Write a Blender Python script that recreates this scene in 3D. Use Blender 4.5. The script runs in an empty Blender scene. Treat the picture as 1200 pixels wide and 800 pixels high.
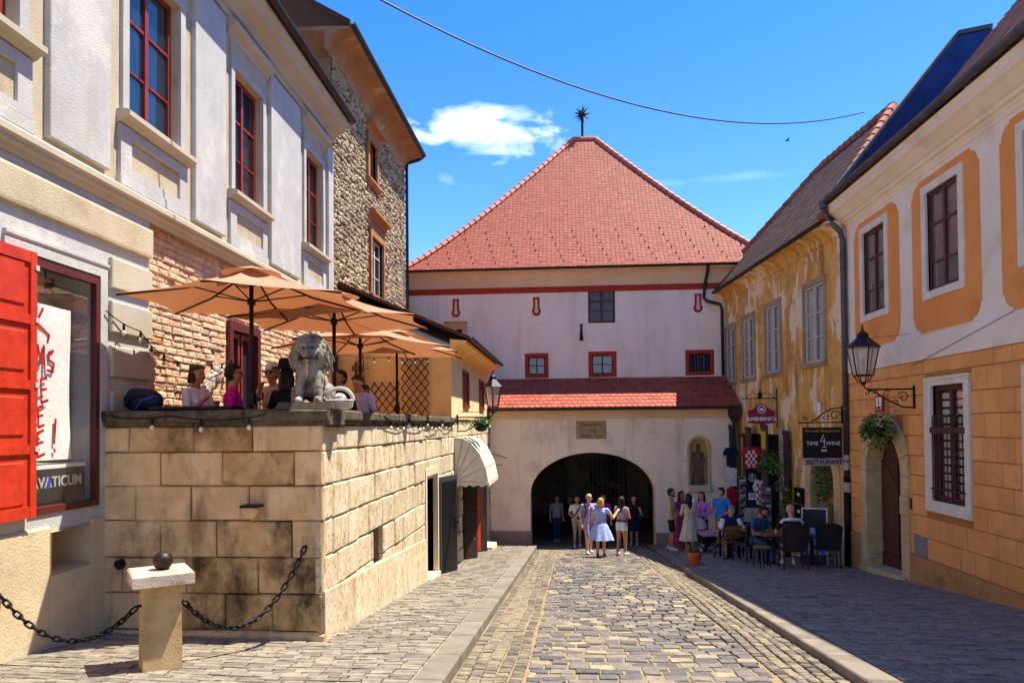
import bpy, bmesh, math, random
import numpy as np
from mathutils import Vector, Matrix
rnd = random.Random(7)
S = bpy.context.scene
COL = S.collection
R = math.radians

# ------------------------------------------------------------------ camera
cd = bpy.data.cameras.new('camera'); cam = bpy.data.objects.new('camera', cd); COL.objects.link(cam)
YAW, PITCH, ROLL, FPX = R(4.47), R(1.2), R(-0.5), 870.0
f0 = Vector((-math.sin(YAW)*math.cos(PITCH), math.cos(YAW)*math.cos(PITCH), math.sin(PITCH)))
r0 = Vector((math.cos(YAW), math.sin(YAW), 0)); u0 = r0.cross(f0)
rr = math.cos(ROLL)*r0 + math.sin(ROLL)*u0; uu = -math.sin(ROLL)*r0 + math.cos(ROLL)*u0
M3 = Matrix((rr, uu, -f0)).transposed()
cam.matrix_world = Matrix.Translation((0, 0, 1.68)) @ M3.to_4x4()
cd.sensor_width = 36; cd.lens = FPX/1200*36
cd.shift_y = (498 - FPX*math.tan(PITCH) - 400)/1200
cd.clip_end = 3000
S.camera = cam

# ------------------------------------------------------------------ light
SUN = Vector((0.405, 0.13, 1.0)).normalized()
w = bpy.data.worlds.new('World'); S.world = w; w.use_nodes = True
nt = w.node_tree; nt.nodes.clear()
def wn(t, **k):
    n = nt.nodes.new(t)
    for a, b in k.items(): setattr(n, a, b)
    return n
out = wn('ShaderNodeOutputWorld'); bg = wn('ShaderNodeBackground'); sky = wn('ShaderNodeTexSky')
sky.sky_type = 'NISHITA'; sky.sun_disc = False
sky.sun_elevation = math.asin(SUN.z); sky.sun_rotation = math.atan2(SUN.x, SUN.y)
sky.air_density = 1.0; sky.dust_density = 0.25; sky.ozone_density = 3.0; sky.altitude = 150
hs = wn('ShaderNodeHueSaturation'); hs.inputs['Hue'].default_value = 0.512; hs.inputs['Saturation'].default_value = 1.37; hs.inputs['Value'].default_value = 0.48
nt.links.new(sky.outputs[0], hs.inputs['Color'])
# one drifting cloud: noise mask in direction space
tc = wn('ShaderNodeTexCoord'); sep = wn('ShaderNodeSeparateXYZ'); nt.links.new(tc.outputs['Generated'], sep.inputs[0])
def wm(op, a, b=None, c=None, clamp=False):
    n = wn('ShaderNodeMath', operation=op); n.use_clamp = clamp
    for i, v in enumerate((a, b, c)):
        if v is None: continue
        if isinstance(v, (int, float)): n.inputs[i].default_value = v
        else: nt.links.new(v, n.inputs[i])
    return n.outputs[0]
ymax = wm('MAXIMUM', sep.outputs[1], 0.02)
pu = wm('DIVIDE', sep.outputs[0], ymax); pv = wm('DIVIDE', sep.outputs[2], ymax)
comb = wn('ShaderNodeCombineXYZ'); nt.links.new(pu, comb.inputs[0]); nt.links.new(pv, comb.inputs[1])
def cloud(cu, cv, ru, rv, tilt, sc, thr, dens):
    du = wm('SUBTRACT', pu, cu); dv = wm('ADD', wm('SUBTRACT', pv, cv), wm('MULTIPLY', du, tilt))
    rad = wm('ADD', wm('POWER', wm('ABSOLUTE', wm('DIVIDE', du, ru)), 2.0), wm('POWER', wm('ABSOLUTE', wm('DIVIDE', dv, rv)), 2.0))
    mp = wn('ShaderNodeMapping'); mp.inputs['Scale'].default_value = (sc, sc*2.2, 1); nt.links.new(comb.outputs[0], mp.inputs[0])
    nz = wn('ShaderNodeTexNoise'); nz.inputs['Scale'].default_value = 1.0; nz.inputs['Detail'].default_value = 9; nz.inputs['Roughness'].default_value = 0.62; nz.inputs['Distortion'].default_value = 0.5
    nt.links.new(mp.outputs[0], nz.inputs['Vector'])
    v = wm('SUBTRACT', wm('ADD', nz.outputs['Fac'], wm('MULTIPLY', wm('SUBTRACT', 1.0, rad), 0.42)), thr)
    return wm('MULTIPLY', wm('MULTIPLY', v, 2.3, clamp=True), wm('MULTIPLY', wm('SUBTRACT', 1.35, rad), dens, clamp=True), clamp=True)
c1 = cloud(-0.108, 0.402, 0.165, 0.055, 0.10, 13.0, 0.73, .74)
c2 = cloud(-0.165, 0.335, 0.02, 0.015, 0.5, 30.0, 0.74, 0.08)
c3 = cloud(0.20, 0.325, 0.17, 0.010, -0.05, 20.0, 0.72, 0.06)
cm = wm('MAXIMUM', wm('MAXIMUM', c1, c2), c3)
mix = wn('ShaderNodeMixRGB'); nt.links.new(cm, mix.inputs[0]); nt.links.new(hs.outputs[0], mix.inputs[1])
mix.inputs[2].default_value = (4.6, 4.75, 5.1, 1)
nt.links.new(mix.outputs[0], bg.inputs[0]); bg.inputs[1].default_value = 0.15
nt.links.new(bg.outputs[0], out.inputs[0])
sl = bpy.data.lights.new('sun', 'SUN'); so = bpy.data.objects.new('sun', sl); COL.objects.link(so)
sl.energy = 2.65; sl.angle = R(0.53); sl.color = (1.0, 0.925, 0.79)
so.rotation_euler = SUN.to_track_quat('Z', 'Y').to_euler(); so.location = (10, 4, 30)
vs = S.view_settings; vs.view_transform = 'Standard'; vs.look = 'None'; vs.exposure = 2.08; vs.gamma = 1.0; vs.use_curve_mapping = False

S.cycles.max_bounces = 14; S.cycles.diffuse_bounces = 10; S.cycles.transparent_max_bounces = 12

# ------------------------------------------------------------------ materials
def lin(c):
    f = lambda v: v/12.92 if v <= .04045 else ((v+.055)/1.055)**2.4
    if isinstance(c, str): c = tuple(int(c[i:i+2], 16)/255 for i in (0, 2, 4))
    return tuple(f(v) for v in c)+(1,)
MATS = {}
def mat(name, c1, c2=None, scale=3.0, rough=0.85, bump=0.0, bscale=40.0, metal=0.0, rand=0.0, stain=None, stscale=1.2, stamt=0.5, streak=False,
        tone=None, trans=0.0, spec=0.3, detail=6, alpha=None, emit=None, stain2=None, st2scale=1.0, st2amt=.7, st2pos=.55, st2z=.35, st2w=.05):
    """procedural surface: two colours mixed by noise, optional stains, per-object or per-face variation, noise bump"""
    if name in MATS: return MATS[name]
    m = bpy.data.materials.new(name); m.use_nodes = True; t = m.node_tree; b = t.nodes['Principled BSDF']
    L = t.links.new
    def nn(ty, **k):
        n = t.nodes.new(ty)
        for a, v in k.items(): setattr(n, a, v)
        return n
    geo = nn('ShaderNodeNewGeometry')     # world position keeps the grain unrelated between neighbouring pieces
    def noise(sc, det=detail, ro=0.6, vec=None):
        n = nn('ShaderNodeTexNoise'); n.inputs['Scale'].default_value = sc; n.inputs['Detail'].default_value = det; n.inputs['Roughness'].default_value = ro
        L(vec if vec is not None else geo.outputs['Position'], n.inputs['Vector']); return n
    col = None
    A = lin(c1); B = lin(c2) if c2 else tuple(v*0.8 for v in A[:3])+(1,)
    mx = nn('ShaderNodeMixRGB'); mx.inputs[1].default_value = A; mx.inputs[2].default_value = B
    n1 = noise(scale); rp = nn('ShaderNodeValToRGB'); rp.color_ramp.elements[0].position = .36; rp.color_ramp.elements[1].position = .66
    L(n1.outputs['Fac'], rp.inputs[0]); L(rp.outputs[0], mx.inputs[0]); col = mx.outputs[0]
    if tone:
        at = nn('ShaderNodeAttribute', attribute_name='tone'); rt = nn('ShaderNodeValToRGB'); rt.color_ramp.interpolation = 'LINEAR'
        el = rt.color_ramp.elements
        while len(el) < len(tone): el.new(0.5)
        for i, c in enumerate(tone):
            el[i].position = i/(len(tone)-1); el[i].color = lin(c)
        L(at.outputs['Fac'], rt.inputs[0])
        m2 = nn('ShaderNodeMixRGB', blend_type='MULTIPLY'); m2.inputs[0].default_value = 1.0
        n2 = noise(scale*1.7); r2 = nn('ShaderNodeValToRGB'); r2.color_ramp.elements[0].color = (.62, .62, .62, 1); r2.color_ramp.elements[1].color = (1.12, 1.12, 1.12, 1)
        r2.color_ramp.elements[0].position = .3; r2.color_ramp.elements[1].position = .7
        L(n2.outputs['Fac'], r2.inputs[0]); L(rt.outputs[0], m2.inputs[1]); L(r2.outputs[0], m2.inputs[2]); col = m2.outputs[0]
    if stain:
        if streak:
            mp = nn('ShaderNodeMapping'); mp.inputs['Scale'].default_value = (1, 1, .16); L(geo.outputs['Position'], mp.inputs[0]); ns = noise(stscale, 9, .68, mp.outputs[0])
        else: ns = noise(stscale, 10, .66)
        rs = nn('ShaderNodeValToRGB'); rs.color_ramp.elements[0].position = .53; rs.color_ramp.elements[1].position = .66
        rs.color_ramp.elements[1].color = (stamt,)*3+(1,)
        L(ns.outputs['Fac'], rs.inputs[0]); ms = nn('ShaderNodeMixRGB'); L(rs.outputs[0], ms.inputs[0]); L(col, ms.inputs[1]); ms.inputs[2].default_value = lin(stain); col = ms.outputs[0]
    if stain2:
        mp = nn('ShaderNodeMapping'); mp.inputs['Scale'].default_value = (1, 1, st2z); mp.inputs['Location'].default_value = (7.3, 2.1, 5.5); L(geo.outputs['Position'], mp.inputs[0]); ns = noise(st2scale, 10, .7, mp.outputs[0])
        rs = nn('ShaderNodeValToRGB'); rs.color_ramp.elements[0].position = st2pos; rs.color_ramp.elements[1].position = st2pos+st2w; rs.color_ramp.elements[1].color = (st2amt,)*3+(1,)
        L(ns.outputs['Fac'], rs.inputs[0]); ms = nn('ShaderNodeMixRGB'); L(rs.outputs[0], ms.inputs[0]); L(col, ms.inputs[1]); ms.inputs[2].default_value = lin(stain2); col = ms.outputs[0]
    if rand:
        oi = nn('ShaderNodeObjectInfo'); hv = nn('ShaderNodeHueSaturation'); mr = nn('ShaderNodeMapRange'); mr.inputs[3].default_value = 1-rand; mr.inputs[4].default_value = 1+rand
        L(oi.outputs['Random'], mr.inputs[0]); L(mr.outputs[0], hv.inputs['Value']); L(col, hv.inputs['Color']); col = hv.outputs[0]
    L(col, b.inputs['Base Color'])
    b.inputs['Roughness'].default_value = rough; b.inputs['Metallic'].default_value = metal; b.inputs['Specular IOR Level'].default_value = spec
    if trans: b.inputs['Transmission Weight'].default_value = trans
    if alpha is not None: b.inputs['Alpha'].default_value = alpha
    if emit: b.inputs['Emission Color'].default_value = lin(emit[0]); b.inputs['Emission Strength'].default_value = emit[1]
    if bump:
        nb = noise(bscale, 5, .65); bp = nn('ShaderNodeBump'); bp.inputs['Strength'].default_value = bump; bp.inputs['Distance'].default_value = 0.02
        L(nb.outputs['Fac'], bp.inputs['Height']); L(bp.outputs[0], b.inputs['Normal'])
    MATS[name] = m; return m

# ------------------------------------------------------------------ mesh builder
WL = {}     # world origin of things that are not turned
class MB:
    def __init__(s, fr=None): s.v = []; s.f = []; s.t = []; s.m = []; s.fr = fr; s.cur = 0.5; s.mi = 0; s.sm = []; s.smooth = False
    def P(s, p):
        if s.fr: p = s.fr(*p)
        s.v.append(tuple(p)); return len(s.v)-1
    def face(s, idx):
        s.f.append(tuple(idx)); s.t.append(s.cur); s.m.append(s.mi); s.sm.append(s.smooth)
    def poly(s, pts): s.face([s.P(p) for p in pts])
    def hexa(s, a):   # 8 pts: bottom 4 ccw, top 4 ccw
        i = [s.P(p) for p in a]
        for q in ((0, 3, 2, 1), (4, 5, 6, 7), (0, 1, 5, 4), (1, 2, 6, 5), (2, 3, 7, 6), (3, 0, 4, 7)): s.face([i[k] for k in q])
        return s
    def box(s, x0, x1, y0, y1, z0, z1):
        return s.hexa([(x0, y0, z0), (x1, y0, z0), (x1, y1, z0), (x0, y1, z0), (x0, y0, z1), (x1, y0, z1), (x1, y1, z1), (x0, y1, z1)])
    def block(s, u0, u1, d0, d1, z0, z1, bev=.012, jit=0.0, dirn=1):
        """stone block in (u, n, z): back plane d0, front plane d1, chamfered front edges"""
        j = lambda: rnd.uniform(-jit, jit)
        b = min(bev, (u1-u0)*.3, abs(z1-z0)*.3)
        bk = [s.P((u, d0, z)) for u, z in ((u0, z0), (u1, z0), (u1, z1), (u0, z1))]
        q = [(u0+j(), z0+j()), (u1+j(), z0+j()), (u1+j(), z1+j()), (u0+j(), z1+j())]
        dj = j()
        fe = [s.P((u, d1-b*dirn+dj, z)) for u, z in q]
        c = [(b, b), (-b, b), (-b, -b), (b, -b)]
        ff = [s.P((u+cc[0], d1+dj+j()*.6, z+cc[1])) for (u, z), cc in zip(q, c)]
        s.face(ff)
        for k in range(4):
            n = (k+1) % 4
            s.face((fe[k], fe[n], ff[n], ff[k])); s.face((bk[k], bk[n], fe[n], fe[k]))
        return s
    def prism(s, pts, axis, a, b):
        """polygon pts extruded from a to b; axis gives which coordinate a/b is"""
        def mk(p, c):
            q = list(p); q.insert(axis, c); return tuple(q)
        i = [s.P(mk(p, a)) for p in pts]; k = [s.P(mk(p, b)) for p in pts]; n = len(pts)
        s.face(i[::-1]); s.face(k)
        for q in range(n): s.face((i[q], i[(q+1) % n], k[(q+1) % n], k[q]))
        return s
    def tube(s, pts, r, n=8, cap=True, closed=False):
        pts = [Vector(p) for p in pts]; N = len(pts); rs = r if isinstance(r, (list, tuple)) else [r]*N
        prev = None; rings = []
        for k in range(N):
            if closed: d = pts[(k+1) % N]-pts[k-1]
            else: d = pts[min(k+1, N-1)]-pts[max(k-1, 0)]
            if d.length < 1e-9: d = Vector((0, 0, 1))
            d.normalize()
            if prev is None:
                a = Vector((0, 0, 1)) if abs(d.z) < .9 else Vector((1, 0, 0)); x = d.cross(a).normalized()
            else:
                x = prev - d*prev.dot(d)
                x = x.normalized() if x.length > 1e-6 else d.orthogonal().normalized()
            prev = x; y = d.cross(x)
            rings.append([s.P(pts[k]+(x*math.cos(2*math.pi*q/n)+y*math.sin(2*math.pi*q/n))*rs[k]) for q in range(n)])
        for k in range(N if closed else N-1):
            A = rings[k]; B = rings[(k+1) % N]
            for q in range(n): s.face((A[q], A[(q+1) % n], B[(q+1) % n], B[q]))
        if cap and not closed: s.face(rings[0][::-1]); s.face(rings[-1])
        return s
    def lathe(s, prof, n=16, c=(0, 0, 0), sx=1, sy=1, cap=True):
        rings = [[s.P((c[0]+r*sx*math.cos(2*math.pi*k/n), c[1]+r*sy*math.sin(2*math.pi*k/n), c[2]+z)) for k in range(n)] for r, z in prof]
        for A, B in zip(rings, rings[1:]):
            for q in range(n): s.face((A[q], A[(q+1) % n], B[(q+1) % n], B[q]))
        if cap: s.face(rings[0][::-1]); s.face(rings[-1])
        return s
    def ball(s, c, r, n=12, m=8, sx=1, sy=1, sz=1):
        return s.lathe([(max(r*math.sin(math.pi*k/m), 1e-4), -r*sz*math.cos(math.pi*k/m)) for k in range(m+1)], n, c, sx, sy)
    def build(s, name, mats, parent=None, loc=None, smooth=None, fixn=True, world=True, label=None, kind=None):
        me = bpy.data.meshes.new(name)
        o3 = Vector((0, 0, 0))
        if world: o3 = Vector(loc) if loc is not None else Vector(WL.get(parent.name, (0, 0, 0)) if parent is not None else (0, 0, 0))
        vs_ = [(a-o3.x, b-o3.y, c-o3.z) for a, b, c in s.v]
        me.from_pydata(vs_, [], s.f)
        if not isinstance(mats, (list, tuple)): mats = [mats]
        for m_ in mats: me.materials.append(m_)
        if len(mats) > 1: me.polygons.foreach_set('material_index', s.m)
        if any(t != 0.5 for t in s.t):
            at = me.attributes.new('tone', 'FLOAT', 'FACE'); at.data.foreach_set('value', s.t)
        if smooth or any(s.sm): me.polygons.foreach_set('use_smooth', [True]*len(s.f) if smooth else s.sm)
        if fixn:
            bm = bmesh.new(); bm.from_mesh(me); bmesh.ops.recalc_face_normals(bm, faces=bm.faces); bm.to_mesh(me); bm.free()
        me.update()
        o = bpy.data.objects.new(name, me); COL.objects.link(o)
        if parent is not None: o.parent = parent
        elif loc is not None: o.location = loc
        if world: WL[o.name] = tuple(o3)
        if label: o['label'] = label
        if kind: o['kind'] = kind
        return o

def thing(name, label, cat, loc=(0, 0, 0), rz=0.0, group=None):
    o = bpy.data.objects.new(name, None); COL.objects.link(o); o.location = loc; o.rotation_euler = (0, 0, rz); o.empty_display_size = .2
    o['label'] = label; o['category'] = cat
    if group: o['group'] = group
    if rz == 0.0: WL[o.name] = tuple(loc)
    return o
def tag(o, label, cat, group=None):
    o['label'] = label; o['category'] = cat
    if group: o['group'] = group
    return o
def struct(o): o['kind'] = 'structure'; return o

def frame(x, y, deg, side):
    """wall frame: u runs away along the street, n points out of the wall to the street, z up. side=+1 wall on the left, -1 on the right"""
    a = R(deg); d = (math.sin(a), math.cos(a)); n = (math.cos(a)*side, -math.sin(a)*side)
    return lambda u, o, z: (x+d[0]*u+n[0]*o, y+d[1]*u+n[1]*o, z)
def front(x, y, deg=0):
    """frame of a wall that faces the camera: u to the right, n towards the camera"""
    a = R(deg); d = (math.cos(a), math.sin(a)); n = (math.sin(a), -math.cos(a))
    return lambda u, o, z: (x+d[0]*u+n[0]*o, y+d[1]*u+n[1]*o, z)

def holed(mb, u0, u1, z0, z1, holes, depth=.3, d=0.0, thick=None, arch=()):
    """wall face at n=d with rectangular holes (hu0,hu1,hz0,hz1) and their reveals; arch: indexes of holes with a round head (rise, n)"""
    us = sorted({u0, u1, *[h[0] for h in holes], *[h[1] for h in holes]}); zs = sorted({z0, z1, *[h[2] for h in holes], *[h[3] for h in holes]})
    us = [u for u in us if u0 <= u <= u1]; zs = [z for z in zs if z0 <= z <= z1]
    for a, b in zip(us, us[1:]):
        for c, e in zip(zs, zs[1:]):
            mu, mz = (a+b)/2, (c+e)/2
            if any(h[0] < mu < h[1] and h[2] < mz < h[3] for h in holes): continue
            mb.poly([(a, d, c), (b, d, c), (b, d, e), (a, d, e)])
    for k, h in enumerate(holes):
        hd = h[4] if len(h) > 4 else depth
        a, b, c, e = h[:4]; q = d-hd
        if k in dict(arch):
            rise, n = dict(arch)[k]; zc = e-rise; pts = []
            for i in range(n+1):
                an = math.pi*i/n; pts.append(((a+b)/2-(b-a)/2*math.cos(an), zc+rise*math.sin(an)))
            for p, p2 in zip(pts, pts[1:]):
                mb.poly([(p[0], d, p[1]), (p2[0], d, p2[1]), (p2[0], d, e), (p[0], d, e)])
                mb.poly([(p[0], d, p[1]), (p2[0], d, p2[1]), (p2[0], q, p2[1]), (p[0], q, p[1])])
            mb.poly([(a, d, c), (a, q, c), (a, q, zc), (a, d, zc)]); mb.poly([(b, d, c), (b, q, c), (b, q, zc), (b, d, zc)])
        else:
            mb.poly([(a, d, c), (a, q, c), (a, q, e), (a, d, e)]); mb.poly([(b, d, c), (b, q, c), (b, q, e), (b, d, e)])
            mb.poly([(a, d, e), (b, d, e), (b, q, e), (a, q, e)])
        mb.poly([(a, d, c), (b, d, c), (b, q, c), (a, q, c)])
    return mb

SLOPE = 0.0966
def gz(y, h=0.0): return -SLOPE*y + h
def hl(x):            # height of the left pavement above the road level
    return 0.10 + 0.026*max(0.0, -2.75-x)
def gl(x, y): return gz(y, hl(x))
def gr(y): return gz(y, .10)

def text(s_, size, fr, u, n, z, m, parent, name='lettering', ext=.004, align='CENTER', font=None, shear=0.0, sx=1.0, tilt=0.0, bold=0.0):
    """real lettering: a text curve turned to mesh and laid on a frame (u right, n out, z up)"""
    cu = bpy.data.curves.new('lettering', 'FONT'); cu.body = s_; cu.size = size; cu.align_x = align; cu.align_y = 'CENTER'; cu.extrude = ext; cu.shear = shear; cu.resolution_u = 3; cu.offset = bold
    to = bpy.data.objects.new('tmp', cu); COL.objects.link(to); dg = bpy.context.evaluated_depsgraph_get()
    me = bpy.data.meshes.new_from_object(to.evaluated_get(dg)); bpy.data.objects.remove(to)
    mb = MB(fr); ct, st = math.cos(tilt), math.sin(tilt)
    for v in me.vertices:
        x, y_ = v.co.x*sx, v.co.y
        mb.P((u+x*ct-y_*st, n+v.co.z, z+x*st+y_*ct))
    for p in me.polygons: mb.face(tuple(p.vertices))
    bpy.data.meshes.remove(me)
    return mb.build(name, m, parent)
# ------------------------------------------------------------------ ground, road, pavements
m_sand = mat('sand_joint', '94805f', '7d6b4e', 9, .95, .5, 90)
m_dirt = mat('ground_earth', '8a7a66', '6d6254', 2, .95, .3, 30)
m_sett = mat('road_sett', 'a0a0a0', tone=['565351', '65605c', '776f66', '8e816c', 'aa997a'], scale=7, rough=.72, bump=.55, bscale=45, spec=.35)
m_small = mat('gutter_sett', 'a0a0a0', tone=['59544d', '6c645a', '817561', '94856c', '7c756b'], scale=9, rough=.75, bump=.6, bscale=50)
m_pave = mat('pavement_sett', 'a0a0a0', tone=['6a6258', '787065', '897e70', '968a78', '7f7465'], scale=6, rough=.7, bump=.5, bscale=45, spec=.35)
m_kerb = mat('kerb_granite', '857b6c', '6f675c', 3, .8, .45, 120, rand=.08, stain='6f675b', stscale=3, stamt=.4)
m_joint = mat('pavement_joint', 'a08f74', '7d715f', 8, .95, .4, 80)

g = MB()
g.poly([(-160, -80, gz(-80)-.16), (160, -80, gz(-80)-.16), (160, 26, gz(26)-.16), (-160, 26, gz(26)-.16)])
g.poly([(-160, 26, gz(26)-.16), (160, 26, gz(26)-.16), (160, 900, gz(26)-2), (-160, 900, gz(26)-2)])
struct(g.build('ground', m_dirt, loc=(0, 10, gz(10)-.16)))
XL0, XL1, XR0, XR1 = -1.40, -1.12, 2.53, 2.82      # kerb strips
road = MB(); road.poly([(XL1, -30, gz(-30, -.022)), (XR0, -30, gz(-30, -.022)), (XR0, 36, gz(36, -.022)), (XL1, 36, gz(36, -.022))])
road.poly([(XR0, 25.6, gz(25.6, -.024)), (6.5, 25.6, gz(25.6, -.024)), (6.5, 36, gz(36, -.024)), (XR0, 36, gz(36, -.024))])
road.poly([(-5.5, 25.6, gz(25.6, -.024)), (XL1, 25.6, gz(25.6, -.024)), (XL1, 36, gz(36, -.024)), (-5.5, 36, gz(36, -.024))])
road = struct(road.build('road', m_sand, loc=(.7, 15, gz(15))))
pl = MB()
for y0, y1 in ((-30, 8.3), (8.3, 25.3)):
    xs = (-5.6, -2.75, XL0)
    for a, b in zip(xs, xs[1:]):
        pl.poly([(a, y0, gl(a, y0)-.022), (b, y0, gl(b, y0)-.022), (b, y1, gl(b, y1)-.022), (a, y1, gl(a, y1)-.022)])
pav_l = struct(pl.build('pavement', m_joint, loc=(-3, 12, gz(12))))
pr = MB(); pr.poly([(XR1, -30, gr(-30)-.022), (6.6, -30, gr(-30)-.022), (6.6, 25.3, gr(25.3)-.022), (XR1, 25.3, gr(25.3)-.022)])
pav_r = struct(pr.build('pavement', m_joint, loc=(4.6, 12, gz(12))))

def sett(mb, x0, x1, y0, y1, zf, bev, tone, dz):
    mb.cur = tone
    b = bev
    j = lambda: rnd.uniform(-.006, .006)
    lo = [(x0, y0), (x1, y0), (x1, y1), (x0, y1)]
    ed = [(x+j(), y+j()) for x, y in lo]; c = [(b, b), (-b, b), (-b, -b), (b, -b)]
    L_ = [mb.P((x, y, zf(x, y)-.05)) for x, y in lo]
    E_ = [mb.P((x, y, zf(x, y)+dz-b*.7)) for x, y in ed]
    T_ = [mb.P((x+p, y+q, zf(x, y)+dz+j()*.9)) for (x, y), (p, q) in zip(ed, c)]
    mb.face(T_)
    for k in range(4):
        n = (k+1) % 4; mb.face((E_[k], E_[n], T_[n], T_[k])); mb.face((L_[k], L_[n], E_[n], E_[k]))
def lay(parent, m, specs, zf, bev, name):
    specs.sort(key=lambda q: (q[0]*.4)**2+q[2]**2)
    rest = MB()
    for k, (x0, x1, y0, y1, tn, dz) in enumerate(specs):
        if k < 290:
            s1 = MB(); sett(s1, x0, x1, y0, y1, zf, bev, tn, dz); s1.build(name, m, parent, fixn=False)
        else: sett(rest, x0, x1, y0, y1, zf, bev*1.1, tn, dz)
    rest.build(name+'s', m, parent, fixn=False, kind='stuff')
roadz = lambda x, y: gz(y) + .012*math.sin(x*1.3+y*.5) - .02*(1-((x-.7)/1.85)**2)*0
# central carriageway: setts laid in rows across the street, with patches of pale stone
sp = []; y = 5.4; row = 0
while y < 27.5:
    dep = rnd.uniform(.165, .20); x = -.44 + rnd.uniform(-.02, .02) - (.11 if row % 2 else 0)
    patch = .5+.5*math.sin(y*1.9+1.0)*math.sin(y*.73)
    while x < 1.86:
        wd = rnd.uniform(.17, .27); x1 = min(x+wd, 1.90); gap = rnd.uniform(.016, .034)
        if x1-x > .07:
            a = max(x, -.44)
            pb = .5+.5*math.sin(x*1.7+y*.9+2)*math.sin(y*1.25-x*.8)
            t_ = rnd.random()**1.3*.62 + (.38 if rnd.random() < .18+.34*pb else 0)
            if x1-a > .06: sp.append((a+gap/2, x1-gap/2, y, y+dep-rnd.uniform(.008, .018), min(t_, .99), rnd.uniform(-.009, .009)))
        x = x1
        if x1 >= 1.9: break
    y += dep; row += 1
lay(road, m_sett, sp, roadz, .009, 'sett')
# narrow gutter strips of small setts along both kerbs
sp = []
for (xa, xb, n) in ((XL1+.012, -.46, 5), (1.92, XR0-.012, 5)):
    for c in range(n):
        a = xa+(xb-xa)*c/n; b = xa+(xb-xa)*(c+1)/n; y = 5.4+rnd.random()*.1
        while y < 27.5:
            ln = rnd.uniform(.075, .115) if c in (0, n-1, n-2) else rnd.uniform(.10, .16)
            wob = .012*math.sin(y*2.1+c)
            sp.append((a+.010+wob, b-.010+wob, y, y+ln-.014, min(.99, max(0, rnd.gauss(.42 if c in (0, 3, 4) else .66, .2))), rnd.uniform(-.006, .005)))
            y += ln
lay(road, m_small, sp, roadz, .011, 'small_sett')
# pavements: brick-shaped setts
sp = []; y = 5.0; row = 0
while y < 25.2:
    dep = rnd.uniform(.088, .102)
    lim = -5.25 if y < 8.0 else -2.74
    xx = XL0-.015
    while xx > lim:
        wd = rnd.uniform(.16, .27); a = max(xx-wd, lim)
        if xx-a > .05: sp.append((a+.007, xx-.007, y, y+dep-.009, min(.99, max(0, rnd.gauss(.52, .24))), rnd.uniform(-.005, .005)))
        xx = a
        if a <= lim: break
    y += dep; row += 1
lay(pav_l, m_pave, sp, gl, .006, 'sett')
sp = []; y = 5.2; row = 0
while y < 25.2:
    dep = rnd.uniform(.125, .15); xx = XR1+.015; lim = 6.36-(max(0, y-17.6)*.078)
    while xx < lim:
        wd = rnd.uniform(.17, .30); a = min(xx+wd, lim)
        if a-xx > .05: sp.append((xx+.007, a-.007, y, y+dep-.013, min(.99, max(0, rnd.gauss(.62, .2))), rnd.uniform(-.007, .007)))  # tones lighter than the left pavement's, brightening the shaded side by colour
        xx = a
        if a >= lim: break
    y += dep; row += 1
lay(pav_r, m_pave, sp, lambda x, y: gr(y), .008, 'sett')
# kerb stones
for xa, xb, par, side in ((XL0, XL1, pav_l, 1), (XR0, XR1, pav_r, -1)):
    y = 4.2
    while y < 25.0:
        ln = rnd.uniform(.85, 1.25); k = MB(); dz = rnd.uniform(-.004, .004)
        a, b, y1 = xa+.003, xb-.003, min(y+ln, 25.1)-.012
        zt = [gz(yy, .102)+dz for yy in (y, y1)]; zb = [gz(yy, -.08) for yy in (y, y1)]; c = .014
        k.hexa([(a, y, zb[0]), (b, y, zb[0]), (b, y1, zb[1]), (a, y1, zb[1]), (a, y, zt[0]-c), (b, y, zt[0]-c), (b, y1, zt[1]-c), (a, y1, zt[1]-c)])
        k.hexa([(a, y, zt[0]-c), (b, y, zt[0]-c), (b, y1, zt[1]-c), (a, y1, zt[1]-c), (a+c, y+c, zt[0]), (b-c, y+c, zt[0]), (b-c, y1-c, zt[1]), (a+c, y1-c, zt[1])])
        k.build('kerb_stone', m_kerb, par, fixn=False); y += ln
# ------------------------------------------------------------------ shared building helpers
m_white = mat('plaster_white', 'b8b7b4', 'abaaa7', 2.2, .9, .45, 40, stain='a7a197', stscale=3.0, stamt=.5, streak=True, stain2='d2cdc2', st2scale=1.0, st2amt=.6, st2pos=.52, st2z=.8, st2w=.1)
m_beige = mat('plaster_beige', 'beb096', 'b0a084', 2.0, .92, .5, 50, stain='97876a', stscale=2.0, stamt=.45)
m_cream = mat('plaster_cream', 'bdb4a1', 'b1a792', 1.6, .9, .35, 60, stain='a99d88', stscale=1.5, stamt=.4)
m_redwood = mat('red_window_paint', '8c2f1c', '702315', 6, .45, .15, 90, spec=.5)
m_shutter = mat('red_shutter_paint', 'c6371d', 'b02c15', 5, .5, .25, 70, spec=.4, stain='8c2413', stscale=6, stamt=.45, stain2='d98a76', st2scale=9, st2amt=.5, st2pos=.66, st2z=.5)
m_glass = mat('window_glass', '1c2836', '243346', 1, .03, 0, spec=.9)
m_clear = mat('clear_glass', 'f2f6f6', 'f2f6f6', 1, .01, 0, trans=1.0, alpha=.16, spec=.6)
m_dimglass = mat('dim_glass', '1c2836', '243346', 1, .03, 0, spec=.9, alpha=.35)
m_dark = mat('dark_interior', '1b1815', '141210', 2, .9)
m_gutter = mat('gutter_metal', '3a332e', '2b2622', 5, .5, .1, 40, metal=.3)
m_black = mat('black_iron', '17161a', '0f0f11', 8, .5, .2, 80, metal=.3)
m_blind = mat('blind_slats', '9a8577', '7f6c60', 5, .8)
m_curtain = mat('net_curtain', 'c9c6c0', 'b1ada6', 5, .9)

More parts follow.
